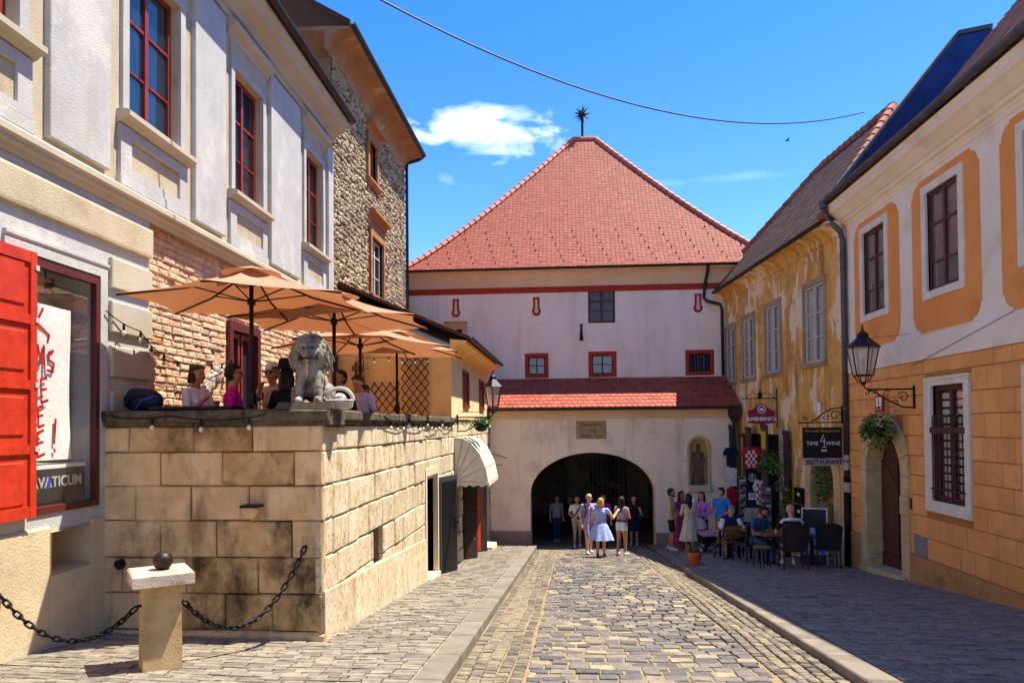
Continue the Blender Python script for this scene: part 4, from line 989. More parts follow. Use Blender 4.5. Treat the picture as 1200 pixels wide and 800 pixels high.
# high hipped roof
RL, RR_, EY, EZ, RY, RZ = -6.05, 7.45, 26.26, 7.27, 32.3, 14.10
gs = lambda s_: s_**1.13
xl = lambda s_: RL+(.27-RL)*s_
xr = lambda s_: RR_+(1.20-RR_)*s_
b = MB(); N = 14
for k in range(N):
    s0, s1 = k/N, (k+1)/N; z0, z1 = EZ+(RZ-EZ)*gs(s0), EZ+(RZ-EZ)*gs(s1); y0, y1 = EY+(RY-EY)*s0, EY+(RY-EY)*s1; yb0, yb1 = 2*RY-y0, 2*RY-y1
    b.poly([(xl(s0), y0, z0), (xr(s0), y0, z0), (xr(s1), y1, z1), (xl(s1), y1, z1)]); b.poly([(xl(s0), yb0, z0), (xr(s0), yb0, z0), (xr(s1), yb1, z1), (xl(s1), yb1, z1)])
    b.poly([(xl(s0), y0, z0), (xl(s1), y1, z1), (xl(s1), yb1, z1), (xl(s0), yb0, z0)]); b.poly([(xr(s0), y0, z0), (xr(s1), y1, z1), (xr(s1), yb1, z1), (xr(s0), yb0, z0)])
rf = b.build('roof', m_tile, GT)
tiled(82, .155, lambda s_: (xl(s_), xr(s_), EY+(RY-EY)*s_, EZ+(RZ-EZ)*gs(s_)+.005), m_tile, 'roof_tiles', .020, rf)
for fx in (xl, xr):
    n = 34; 
    for k in range(n):
        s0, s1 = k/n, (k+1.18)/n
        if s1 > 1: s1 = 1
        p = Vector((fx(s0), EY+(RY-EY)*s0, EZ+(RZ-EZ)*gs(s0)+.03)); q = Vector((fx(s1), EY+(RY-EY)*s1, EZ+(RZ-EZ)*gs(s1)+.03))
        b = MB(); b.tube([p, q], [.125, .095], 8); b.build('ridge_tile', m_ridge, rf, smooth=False)
for k in range(3):
    b = MB(); b.tube([(.24+.33*k, RY, RZ+.03), (.24+.33*k+.37, RY, RZ+.03)], [.12, .10], 8); b.build('ridge_tile', m_ridge, rf)
b = MB()
for r_ in (4, 8, 12, 16, 20, 24):
    s0 = r_/82; x = xl(s0)+.25+(.4 if (r_//4) % 2 else 0)
    while x < xr(s0)-.2:
        y_, z_ = EY+(RY-EY)*s0, EZ+(RZ-EZ)*gs(s0); b.box(x-.013, x+.013, y_-.02, y_+.03, z_, z_+.085); x += .82
b.build('snow_guards', m_black, rf, kind='stuff')
b = MB(); b.tube([(.66, RY, RZ), (.66, RY, RZ+.95)], .055, 8); b.build('finial_pole', mat('verdigris_iron', '22352f', '1b2a26', 6, .6, .2, 40), GT)
b = MB(); b.ball((.66, RY, RZ+1.12), .13, 10, 8)
for k in range(26):
    t = k*2.39996; zc = 1-2*(k+.5)/26; r_ = math.sqrt(1-zc*zc); d_ = Vector((r_*math.cos(t), r_*math.sin(t), zc)); p = Vector((.66, RY, RZ+1.12)); b.tube([p+d_*.08, p+d_*.40], [.045, .004], 5)
b.build('spiked_star', MATS['verdigris_iron'], GT)
b = MB(); b.hexa([(5.95, 26.3, 7.30), (6.15, 26.3, 7.25), (6.75, 27.2, 8.0), (6.55, 27.2, 8.05), (5.95, 26.28, 7.36), (6.15, 26.28, 7.31), (6.75, 27.18, 8.06), (6.55, 27.18, 8.11)]); b.build('lead_flashing', mat('lead_flashing', 'b9b8bb', 'a5a4a8', 4, .5, metal=.3), rf)
# vaulted passage inside
m_vault = mat('passage_stone', 'a89e92', '8a8075', 1.5, .95, .5, 25, stain='453e38', stscale=1.2, stamt=.6)
b = MB(); Y0, Y1 = 25.8, 35.0; zb, zs_, rise = -3.6, -.2, 1.5; a, c = -3.0, 3.6
pts = [(a, zb), (a, zs_)]+[((a+c)/2-(c-a)/2*math.cos(t), zs_+rise*math.sin(t)) for t in [math.pi*k/14 for k in range(1, 14)]]+[(c, zs_), (c, zb)]
for p, q in zip(pts, pts[1:]): b.poly([(p[0], Y0, p[1]), (q[0], Y0, q[1]), (q[0], Y1, q[1]), (p[0], Y1, p[1])])
FB = front(0, 35.0, 0)
bb = MB(FB); holed(bb, -3.2, 3.8, -4, 1.6, [(-2.6, -.2, -4, .35, 1.5), (.9, 2.6, -2.4, .15, .5)], arch=[(0, (1.0, 12)), (1, (.7, 12))])
b.build('passage_vault', m_vault, GT)
bb.build('passage_end', m_vault, GT)
for a, c in ((-3.2, -1.35), (2.8, 3.8)):
    b = MB(FP); b.poly([(a, -.76, -3.4), (c, -.76, -3.4), (c, -.76, 2), (a, -.76, 2)]); b.build('passage_front', m_vault, GT)
b = MB(FB); b.box(-2.7, -.1, -1.6, -1.5, -4, 1); b.build('passage_end', m_vault, GT)
b = MB(FB); b.box(.8, 2.7, -.58, -.5, -3, .5); b.build('altar_back', m_vault, GT)
b = MB(FB); b.box(.9, 2.6, -.45, .25, -3.8, -2.3); b.build('altar', m_vault, GT)
for q in range(9):
    u_ = .95+q*.2; b = MB(FB); b.tube([(u_, .03, -2.3), (u_, .03, .1)], .02, 5); b.build('grille_bar', m_black, GT)
b = MB()
for k in range(60):
    b.ball((1.75+rnd.gauss(0, .35), 34.7+rnd.uniform(-.1, .1), -1.2+abs(rnd.gauss(0, .18))), rnd.uniform(.03, .06), 6, 4)
b.build('altar_flowers', mat('altar_flowers', 'd8c8c4', 'a84a55', 14, .8), GT)
for k in range(5):
    b = MB(); b.box(-2.95, -2.55, 27.2+k*1.5, 28.3+k*1.5, gz(27.2+k*1.5)-.1, gz(27.2+k*1.5)+.45); b.box(-2.97, -2.88, 27.2+k*1.5, 28.3+k*1.5, gz(27.2+k*1.5)+.45, gz(27.2+k*1.5)+.95); b.build('pew', MATS['dark_brown_wood'], GT)
# bronze statue in the niche
SG = thing('statue', 'dark bronze robed figure in the yellow niche of the porch wall', 'statue', (4.25, 25.22, -.36))
m_bronze = mat('dark_bronze', '77624f', '5a4839', 8, .6, .3, 40, metal=.2)
# ------------------------------------------------------------------ peach town house on the right
FR = frame(6.33, 10.0, 0, -1)
PH = thing('town_house', 'peach and white town house with block-scored ground floor and arched door on the right', 'house', FR(3, 0, -1))
m_pw = mat('peach_house_white', 'f0e4d0', 'e8dac2', 1.3, .92, .25, 60, stain='b9a88d', stscale=1.1, stamt=.4)
m_or = mat('peach_house_orange', 'ec9f56', 'e3924a', 1.0, .92, .25, 60, stain='b9763f', stscale=1.2, stamt=.4)
m_blk = mat('peach_block', 'eda862', 'e39c56', 1.6, .92, .35, 55, rand=.07, stain='cf8f4c', stscale=2.2, stamt=.6, stain2='f0c08a', st2scale=1.3, st2amt=.5, st2pos=.55, st2w=.1)
m_groove = mat('peach_groove', 'b87f50', 'a87246', 3, .95, .3, 40)
m_arch = mat('door_stone', 'd8be8a', 'c2a676', 3, .92, .45, 50, stain='97804f', stscale=2.2, stamt=.6)
m_maroon = mat('maroon_wood', '552a28', '42201f', 5, .5, .15, 80, spec=.4)
UE = 7.55
lw = (2.42, 3.51, .31, 2.30, .16); dr = (4.74, 6.42, -3, 1.50, .40)
uw = [(5.32, 6.42, 3.95, 5.70, .14), (2.48, 3.58, 3.95, 5.70, .14), (-.36, .74, 3.95, 5.70, .14), (-3.2, -2.1, 3.95, 5.70, .14)]
b = MB(FR); holed(b, -18, UE, -3, 2.78, [lw, dr], arch=[(1, (.84, 16))]); b.build('ground_floor_wall', m_groove, PH)
b = MB(FR); holed(b, -18, UE, 2.78, 7.2, uw); b.build('upper_wall', m_pw, PH)
b = MB(FR); b.poly([(UE, 0, -3), (UE, -9, -3), (UE, -9, 7), (UE, 0, 7)]); b.poly([(-18, 0, -3), (-18, -9, -3), (-18, -9, 7), (-18, 0, 7)]); b.build('end_wall', m_pw, PH)
# scored blocks
RW = [2.775, 2.53, 2.16, 1.80, 1.43, 1.06, .70, .34, -.02, -.39, -.76]
AC = (5.58, .66)          # arch centre
def archcut(a, c, z0, z1):
    ax, az = AC
    if z0 < az: w_ = 1.14
    else: w_ = math.sqrt(max(0, 1.19**2-(z0-az)**2))
    return ax-w_, ax+w_
for r_, (z1, z0) in enumerate(zip(RW, RW[1:])):
    u = -.6-(.22 if r_ % 2 else 0)+rnd.uniform(-.03, .03)
    while u < UE:
        c = min(u+rnd.uniform(.40, .47), UE)
        if c-u > .03:
            hs_ = [(2.255, 3.775, .10, 2.47)]
            lo, hi = archcut(u, c, z0, z1)
            if hi-lo > .1 and z0 < 1.85: hs_.append((lo, hi, z0-.1, z1+.1))
            hs_.append((3.80, 4.28, -.77, -.37))
            for a, e in cut(u, c, z0, z1, [h for h in hs_]):
                b = MB(FR); b.block(a+.007, e-.007, -.002, .022+rnd.uniform(-.003, .003), z0+.007, z1-.007, .009, .002); b.build('block', m_blk, PH)
        u = c
        if c >= UE: break
b = MB(FR); b.block(-18, 4.44, 0, .045, -3, -.765, .01); b.block(6.73, UE, 0, .045, -3, -.765, .01); b.build('plinth', mat('peach_plinth', 'c48d55', 'b27f4c', 1.8, .92, .4, 50, stain='7d6142', stscale=2.4, stamt=.75, stain2='a5906c', st2scale=2, st2amt=.6, st2pos=.55), PH)
b = MB(FR); b.block(3.80, 4.28, 0, .03, -.76, -.38, .006); b.build('meter_door', mat('grey_plate', '8c8a86', '787672', 4, .6, .2, 50), PH)
b = MB(FR); b.block(4.33, 4.42, 0, .03, .05, .27, .005); b.build('bell_plate', m_drain, PH)
# stone door surround: voussoirs and jambs
ax, az = AC
for s_ in (-1, 1):
    z = -1.75
    for h in (.62, .55, .5, .36, .38):
        b = MB(FR); a_, c_ = sorted((ax+s_*.82, ax+s_*1.15)); b.box(a_, c_, -.37, .05+(.02 if h == .36 else 0), z+.004, min(z+h, az)-.004); b.build('jamb_stone', m_arch, PH); z += h
        if z >= az-.02: break
for k in range(9):
    t0, t1 = math.pi*k/9+.006, math.pi*(k+1)/9-.006; b = MB(FR); n = 4
    for q in range(n):
        a0, a1 = t0+(t1-t0)*q/n, t0+(t1-t0)*(q+1)/n
        P_ = lambda r_, t, n_: (ax-r_*math.cos(t), n_, az+r_*math.sin(t))
        b.hexa([P_(.82, a0, -.37), P_(.82, a1, -.37), P_(.82, a1, .05), P_(.82, a0, .05), P_(1.17, a0, -.37), P_(1.17, a1, -.37), P_(1.17, a1, .05), P_(1.17, a0, .05)])
    b.build('arch_stone', m_arch, PH)
b = MB(FR); b.hexa([(4.5, -.62, -2.2), (6.65, -.62, -2.2), (6.65, .16, -2.2), (4.5, .16, -2.2), (4.5, -.62, -1.22), (6.65, -.62, -1.34), (6.65, .12, -1.36), (4.5, .12, -1.24)]); b.build('doorstep', m_arch, PH)
# chevron door
b = MB(FR); b.prism([(ax-.84, -1.4), (ax+.84, -1.4), (ax+.84, az)]+[(ax+.84*math.cos(t), az+.84*math.sin(t)) for t in [math.pi*k/14 for k in range(1, 14)]]+[(ax-.84, az)], 1, -.34, -.28); dd = b.build('door', m_maroon, PH)
for s_ in (-1, 1):
    z = -1.9
    while z < 1.5:
        zm = z+.36; lim = az+math.sqrt(max(0, .82**2-.45**2))
        if zm < lim and z > -1.38:
            b = MB(FR); x0, x1 = ax+s_*.03, ax+s_*.80; b.hexa([(x0, -.28, z), (x1, -.28, z+.52), (x1, -.255, z+.52), (x0, -.255, z), (x0, -.28, z+.085), (x1, -.28, z+.605), (x1, -.265, z+.605), (x0, -.265, z+.085)])
            if z+.6 < az+.25: b.build('plank', m_maroon, dd)
        z += .10
b = MB(FR); b.box(ax-.025, ax+.025, -.28, -.24, -1.35, az+.8); b.build('door_strip', m_maroon, dd)
b = MB(FR); b.box(ax-.8, ax+.8, -.28, -.245, -1.38, -1.05); b.build('kick_board', m_maroon, dd)
# barred window
b = MB(FR); a, c, z0, z1 = lw[:4]
b.box(a-.16, a, -.14, .05, z0-.20, z1+.15).box(c, c+.25, -.14, .05, z0-.20, z1+.15).box(a, c, -.14, .05, z1, z1+.15).box(a, c, -.14, .05, z0-.20, z0); b.box(a-.12, c+.21, .05, .07, z1+.10, z1+.15); b.box(a-.12, c+.21, .05, .075, z0-.19, z0-.12)
m_offw = mat('offwhite_paint', 'e6ddcc', 'd8cdb8', 3, .7, .15, 60); b.build('window_surround', m_offw, PH)
bw_ = window(PH, FR, a, c, z0, z1, -.04, m_maroon, (2, 1), None, .09, pane=m_clear)
b = MB(FR); z = z0+.08
while z < z1-.1:
    b.box(a+.09, c-.09, -.125, -.115, z, z+.10); z += .14
b.build('blind', m_curtain, bw_)
b = MB(FR); b.box(a, c, -.17, -.15, z0, z1); b.build('window_back', m_dark, bw_)
for k in range(9):
    u_ = a+.05+k*(c-a-.1)/8; b = MB(FR); b.tube([(u_, .045, z0+.02), (u_, .045, 1.73)], .011, 6); b.build('bar', m_maroon, bw_)
b = MB(FR)
for k in range(8):
    u_ = a+.05+k*(c-a-.1)/8; w_ = (c-a-.1)/8; b.tube([(u_, .045, 1.72), (u_+.02, .045, 1.78), (u_+w_/2, .045, 1.80), (u_+w_-.02, .045, 1.78), (u_+w_, .045, 1.72)], .009, 5)
b.build('grille_crest', m_maroon, bw_)
b = MB(FR); b.box(a-.03, c+.03, .035, .06, 1.48, 1.58); b.build('grille_rail', m_maroon, bw_)
b = MB(FR); b.tube([(a-.03, .05, .52), (c+.03, .05, .52)], .018, 6); b.build('grille_rail', m_maroon, bw_)
# sliver of the next window
b = MB(FR); b.box(.30, .88, 0, .05, .16, 2.46); b.build('window_surround', m_offw, PH)
b = MB(FR); b.box(.36, .78, .05, .06, .30, 2.3); b.build('window_pane', m_glass, PH)
# upper panels with scooped corners
def scoop(u0, u1, z0, z1, r_=.26):
    """panel outline: rounded corners with a small step at each end of the curve"""
    pts = []
    for cx, cz, a0 in ((u0+r_, z0+r_, 180), (u1-r_, z0+r_, 270), (u1-r_, z1-r_, 0), (u0+r_, z1-r_, 90)):
        for k in range(9):
            t = R(a0+90*k/8)
            if k == 0: pts.append((cx+r_*math.cos(t), cz+r_*math.sin(t)))
            pts.append((cx+(r_-.045)*math.cos(t), cz+(r_-.045)*math.sin(t)))
            if k == 8: pts.append((cx+r_*math.cos(t), cz+r_*math.sin(t)))
    return pts
for k, (a, c) in enumerate(((4.72, 6.92), (1.90, 4.14), (-.92, 1.32), (-3.74, -1.5))):
    w_ = uw[k]; o = scoop(a, c, 3.26, 5.98)
    # ring between scooped outline and the window opening, built as strips
    b = MB(FR); iu0, iu1, iz0, iz1 = w_[0]-.16, w_[1]+.16, w_[2]-.13, w_[3]+.14
    cu, cz = (iu0+iu1)/2, (iz0+iz1)/2
    def inner(p):
        dx, dz = p[0]-cu, p[1]-cz; t = min((iu1-iu0)/2/abs(dx) if dx else 9, (iz1-iz0)/2/abs(dz) if dz else 9); return (cu+dx*t, cz+dz*t)
    full = []
    for p, q in zip(o, o[1:]+o[:1]):
        n = max(1, int(math.hypot(q[0]-p[0], q[1]-p[1])/.12))
        for j in range(n): full.append((p[0]+(q[0]-p[0])*j/n, p[1]+(q[1]-p[1])*j/n))
    for p, q in zip(full, full[1:]+full[:1]):
        ip, iq = inner(p), inner(q)
        b.poly([(p[0], .022, p[1]), (q[0], .022, q[1]), (iq[0], .022, iq[1]), (ip[0], .022, ip[1])]); b.poly([(p[0], .022, p[1]), (q[0], .022, q[1]), (q[0], 0, q[1]), (p[0], 0, p[1])])
    b.build('orange_panel', m_or, PH)
    b = MB(FR); f_ = .16; a, c, z0, z1 = w_[:4]
    b.box(a-f_, a, -.14, .045, z0-.13, z1+.14).box(c, c+f_, -.14, .045, z0-.13, z1+.14).box(a, c, -.14, .045, z1, z1+.14).box(a, c, -.14, .06, z0-.13, z0); b.build('window_surround', m_offw, PH)
    wo = window(PH, FR, a, c, z0, z1, -.02, m_maroon, (2, 3), [4.45, 5.12], .07, pane=mat('hazy_glass', 'b6b3a6', '8f8c80', .8, .06, 0, alpha=.35, spec=.8))
    b = MB(FR); z = 4.5 if k else 4.6
    while z < z1-.08: b.box(a+.07, c-.07, -.10, -.092, z, z+.028); z += .04
    b.build('blind', m_blind, wo)
    b = MB(FR); b.box(a, c, -.16, -.145, z0, z1); b.build('window_back', m_dark, wo)
molding(FR, -18, UE, [(0, 6.06), (.02, 6.07), (.03, 6.09), (0, 6.11)]).build('string_line', m_pw, PH)
molding(FR, -18, UE, [(0, 2.78), (.035, 2.78), (.04, 2.80), (.04, 3.20), (.03, 3.22), (0, 3.23)]).build('string_course', m_pw, PH)
molding(FR, -18, UE, [(0, 6.14), (.03, 6.16), (.05, 6.20), (.10, 6.22), (.11, 6.27), (.16, 6.30), (.28, 6.42), (.34, 6.46), (.36, 6.50), (.36, 6.60), (.40, 6.64), (0, 6.68)]).build('cornice', m_pw, PH)
m_zinc = mat('zinc_gutter', '5a5d66', '4b4e57', 4, .45, .1, 40, metal=.5)
gutter(PH, FR, -18, UE+.04, .46, 6.76, .085, m_zinc)
for k in range(14):
    b = MB(FR); b.prism([(.46+.092*math.cos(t), 6.76+.092*math.sin(t)) for t in [math.pi+math.pi*q/8 for q in range(9)]], 0, -6+k*1.0, -5.97+k*1.0); b.build('gutter_bracket', m_zinc, PH)
m_broof = mat('brown_roof_tile', '6e4034', tone=['402722', '57332b', '6a4036', '7d4c3f', '50302a'], scale=5, rough=.8, bump=.3, bscale=50)
def tile_plane(fr, u0, u1, n0, z0, n1, z1, wd, ln, m, name, parent, u_shift0=0.0, u_shift1=0.0):
    b = MB(fr); L_ = math.hypot(n1-n0, z1-z0); rows = int(L_/ln)
    for r_ in range(rows):
        s0, s1 = r_/rows, min(1, (r_+1.2)/rows); ua, ub = u0+u_shift0*s0, u1+u_shift1*s0; u = ua-(wd/2 if r_ % 2 else 0)
        while u < ub:
            a, c = max(u, ua)+.004, min(u+wd, ub)-.004; u += wd
            if c-a < .04: continue
            b.cur = rnd.random(); A = (n0+(n1-n0)*s0, z0+(z1-z0)*s0); B = (n0+(n1-n0)*s1, z0+(z1-z0)*s1); nx, nz_ = -(z1-z0)/L_*-1, (abs(n1-n0))/L_
            up = .035
            i = [b.P((a, A[0], A[1]+up)), b.P((c, A[0], A[1]+up)), b.P((c, B[0], B[1]+.005)), b.P((a, B[0], B[1]+.005)), b.P((a, A[0], A[1])), b.P((c, A[0], A[1]))]
            b.face((i[0], i[1], i[2], i[3])); b.face((i[0], i[1], i[5], i[4]))
    return b.build(name, m, parent, kind='stuff')
VG = 2.3          # the steep roof stops here; a lower roof runs on to the fire wall
b = MB(FR); roofslab(b, (-18, .42, 6.76), (VG, .42, 6.76), (VG, -4.0, 12.2), (-18, -4.0, 12.2), .1); b.build('roof', m_broof, PH)
b = MB(FR); roofslab(b, (VG, .42, 6.74), (UE, .42, 6.74), (UE, -5.0, 10.6), (VG, -5.0, 10.6), .1); b.build('low_roof', m_broof, PH)
b = MB(FR); b.poly([(VG, .3, 6.7), (VG, -4.0, 12.1), (VG, -6, 9)]); b.build('gable', m_broof, PH)
tile_plane(FR, -2, VG, .44, 6.79, -4.0, 12.24, .18, .17, m_broof, 'roof_tiles', PH)
# fire wall between the roofs, sheeted in dark metal
m_sheet = mat('dark_metal_sheet', '39446e', '2d3759', 3, .4, .1, 20, metal=.55)
b = MB(FR); b.prism([(.10, 6.7), (.08, 7.10), (-2.61, 10.50), (-3.36, 10.62), (-4.4, 10.2), (-4.4, 6.7)], 0, UE+.02, UE+.26); b.build('fire_wall', m_sheet, PH)
m_flash = mat('grey_flashing', '6a655f', '57534e', 3, .7, metal=.2)
for p, q in (((.12, 7.08), (-2.61, 10.51)), ((-2.61, 10.51), (-3.36, 10.63))):
    b = MB(FR); b.hexa([(UE-.02, p[0], p[1]), (UE+.30, p[0], p[1]), (UE+.30, q[0], q[1]), (UE-.02, q[0], q[1]), (UE-.02, p[0], p[1]+.10), (UE+.30, p[0], p[1]+.10), (UE+.30, q[0], q[1]+.10), (UE-.02, q[0], q[1]+.10)]); b.build('wall_flashing', m_flash, PH)
downpipe(PH, [FR(7.50, .46, 6.68), FR(7.50, .46, 6.50), FR(7.48, .36, 6.30), FR(7.42, .14, 6.05), FR(7.40, .09, 5.85), FR(7.40, .09, .45)], .062, m_zinc, [FR(7.40, .09, z) for z in (5.2, 3.6, 2.0, .8)])
b = MB(); b.lathe([(.09, 0), (.11, .05), (.11, .16)], 12, FR(7.50, .46, 6.60)); b.build('drain_head', m_zinc, PH)
b = MB(); b.tube([FR(7.40, .09, .45), FR(7.40, .09, -1.7)], .075, 10); lp = b.build('downpipe_foot', m_black, PH, smooth=True)
m_stk = mat('sticker_pale', 'b9b2ac', 'a89fa0', 9, .7)
for z0, h in ((.60, .34), (.10, .22)):
    b = MB(); b.tube([FR(7.40, .09, z0), FR(7.40, .09, z0+h)], .064 if z0 > .44 else .077, 12); b.build('sticker', m_stk, lp)
# house number plate
b = MB(FR); b.block(5.52, 5.86, .02, .045, 1.90, 2.22, .006); nb = b.build('number_plate', mat('plate_red', 'b02a24', 'b02a24', 2, .5), PH)
b = MB(FR); b.box(5.56, 5.82, .045, .049, 1.94, 2.18); b.build('plate_face', m_paper, nb)
fm = lambda u, n, z: FR(-u, n, z)
text('1', .2, fm, -5.69, .051, 2.08, m_black, nb); b = MB(FR); b.box(5.60, 5.78, .049, .052, 1.95, 1.985); b.build('plate_bar', m_black, nb)
b = MB(); b.tube([FR(4.2, .08, 3.30), FR(4.9, .85, 3.28)], .004, 4); b.tube([FR(4.16, .06, 2.7), FR(1, .05, 3.24)], .005, 4); b.build('lamp_cable', m_gutter, PH)

# ------------------------------------------------------------------ weathered ochre house
F3 = frame(6.2, 17.6, -4.5, -1)
OH = thing('weathered_house', 'weathered ochre house with flaking plaster and old white windows next to the gate', 'house', F3(4.5, 0, -2))
m_peel = mat('flaking_ochre', 'e4b25e', 'c08c44', 2.2, .95, .6, 35, stain='6f5230', stscale=2.8, stamt=.65, streak=True, stain2='ecdcb8', st2scale=1.5, st2amt=.85, st2pos=.53, st2z=.45, st2w=.03)
m_grys = mat('grey_stone_frame', 'a8957b', '90805f', 3, .92, .4, 50)
E3 = 10.2
ow = [(7.90, 8.98, 3.12, 4.95, .14), (5.95, 7.05, 3.12, 5.02, .14), (3.74, 4.88, 3.14, 5.06, .14), (.79, 1.97, 3.18, 5.10, .14)]
shp = (4.0, 8.2, -3.2, 1.35, .5); rd_ = (.35, 1.75, -3.2, .95, .7)
b = MB(F3); holed(b, -.16, E3, -3.2, 6.2, ow+[shp, rd_], arch=[(5, (.7, 14))]); b.build('wall', m_peel, OH)
b = MB(F3); b.poly([(-.16, 0, -3.2), (-.16, -6, -3.2), (-.16, -6, 6.3), (-.16, 0, 6.3)]); b.build('end_wall', m_peel, OH)
b = MB(F3); b.box(shp[0], shp[1], -.56, -.5, -3, 1.4); b.build('shop_back', m_dark, OH)
b = MB(F3); b.box(rd_[0], rd_[1], -.76, -.7, -3, 1.0); b.build('doorway_back', m_dark, OH)
for k, (a, c, z0, z1, _) in enumerate(ow):
    b = MB(F3); b.box(a-.12, a, -.05, .03, z0-.02, z1+.14).box(c, c+.12, -.05, .03, z0-.02, z1+.14).box(a, c, -.05, .03, z1, z1+.14); b.build('window_surround', m_grys, OH)
    molding(F3, a-.16, c+.16, [(0, z0-.14), (.05, z0-.12), (.09, z0-.06), (.09, z0-.022), (0, z0-.021)]).build('sill', m_grys, OH)
    wo = window(OH, F3, a, c, z0, z1, -.01, m_oldwhite, (2, 3), [z0+.62, z0+1.22], .055, pane=MATS['hazy_glass'])
    b = MB(F3); n = 14
    for q in range(n):
        for s0, s1 in ((a+.05, a+(c-a)*.44), (c-(c-a)*.44, c-.05)):
            p0, p1 = s0+(s1-s0)*q/n, s0+(s1-s0)*(q+1)/n; b.poly([(p0, -.09-.02*(q % 2), z0+.05), (p1, -.09-.02*((q+1) % 2), z0+.05), (p1, -.09-.02*((q+1) % 2), z1-.05), (p0, -.09-.02*(q % 2), z1-.05)])
    b.build('net_curtain', m_curtain, wo)
    b = MB(F3); b.box(a, c, -.17, -.145, z0, z1); b.build('window_back', m_dark, wo)
# arched doorway stones
ax2, az2 = 1.05, .25
for s_ in (-1, 1):
    z = -2.0
    for h in (.6, .5, .5, .5, .2):
        z1 = min(z+h, az2); a_, c_ = sorted((ax2+s_*.68, ax2+s_*1.02)); b = MB(F3); b.box(a_, c_, -.5, .04, z+.004, z1-.004); b.build('jamb_stone', m_arch, OH); z += h
        if z >= az2: break
for k in range(7):
    t0, t1 = math.pi*k/7+.008, math.pi*(k+1)/7-.008; b = MB(F3)
    for q in range(3):
        a0, a1 = t0+(t1-t0)*q/3, t0+(t1-t0)*(q+1)/3; P_ = lambda r_, t, n_: (ax2-r_*math.cos(t), n_, az2+r_*math.sin(t))
        b.hexa([P_(.68, a0, -.5), P_(.68, a1, -.5), P_(.68, a1, .04), P_(.68, a0, .04), P_(1.02, a0, -.5), P_(1.02, a1, -.5), P_(1.02, a1, .04), P_(1.02, a0, .04)])
    b.build('arch_stone', m_arch, OH)
for z0, z1 in ((-.42, -.02), (-.86, -.46)):
    b = MB(F3); b.block(2.10, 2.62, 0, .12, z0, z1, .01); mb_ = b.build('meter_box', m_black, OH)
    b = MB(F3); b.box(2.22, 2.38, .12, .124, z0+.2, z0+.28); b.build('sticker', m_paper, mb_)
# eaves and hipped roof
pe = [(0, 5.95), (.03, 5.95), (.05, 6.0)]+[(.05+.28*(1-math.cos(t)), 6.02+.22*math.sin(t)) for t in [math.pi/2*k/5 for k in range(6)]]+[(.33, 6.28), (0, 6.30)]
molding(F3, -.16, E3, pe).build('coved_eaves', m_peel, OH)
gutter(OH, F3, 0.0, E3+.1, .40, 6.32, .075, m_gutter)
b = MB(F3)
e0, e1, rt0, rt1 = (-.05, .36, 6.33), (E3+.3, .36, 6.33), (2.6, -2.7, 10.05), (7.2, -2.7, 10.05)
bk0, bk1 = (-.05, -6.2, 6.33), (E3+.3, -6.2, 6.33)
b.poly([e0, e1, rt1, rt0]); b.poly([e0, rt0, bk0]); b.poly([e1, rt1, bk1]); b.poly([bk0, rt0, rt1, bk1]); b.poly([e0, e1, bk1, bk0]); b.build('roof', m_broof, OH)
m_oroof = mat('mossy_roof_tile', '6e4034', tone=['3b2a26', '523a32', '66493d', '4a3830', '7b5a48'], scale=5, rough=.9, bump=.4, bscale=40)
tile_plane(F3, -.05, E3+.3, .38, 6.34, -2.7, 10.07, .18, .18, m_oroof, 'roof_tiles', OH, 2.65, -3.3)
b = MB(F3)
for r_ in range(26):                                           # tiles on the hip end that faces the street
    s0 = r_/26; s1 = min(1, (r_+1.2)/26); u0_, u1_ = -.05+2.65*s0, -.05+2.65*s1; z0_, z1_ = 6.35+3.72*s0, 6.35+3.72*s1; na, nb_ = .36-3.06*s0, -6.2+3.5*s0; n_ = nb_-(.09 if r_ % 2 else 0)
    while n_ < na:
        a, c = max(n_, nb_)+.004, min(n_+.18, na)-.004; n_ += .18
        if c-a < .04: continue
        b.cur = rnd.random(); b.poly([(u0_, a, z0_+.04), (u0_, c, z0_+.04), (u1_, c, z1_+.008), (u1_, a, z1_+.008)]); b.poly([(u0_, a, z0_+.04), (u0_, c, z0_+.04), (u0_, c, z0_), (u0_, a, z0_)])
b.build('hip_tiles', m_oroof, OH, kind='stuff')
m_oridge = mat('orange_ridge_tile', 'a8654a', '8c4f38', 5, .8, .3, 50, rand=.12)
for A, B, n in ((e0, rt0, 16), (rt0, rt1, 12), (e1, rt1, 14)):
    A, B = Vector(A), Vector(B)
    for k in range(n):
        p, q = A.lerp(B, k/n), A.lerp(B, min(1, (k+1.12)/n)); b = MB(F3); b.tube([p+Vector((0, 0, .05)), q+Vector((0, 0, .05))], [.135, .105], 8); b.build('ridge_tile', m_oridge, OH)
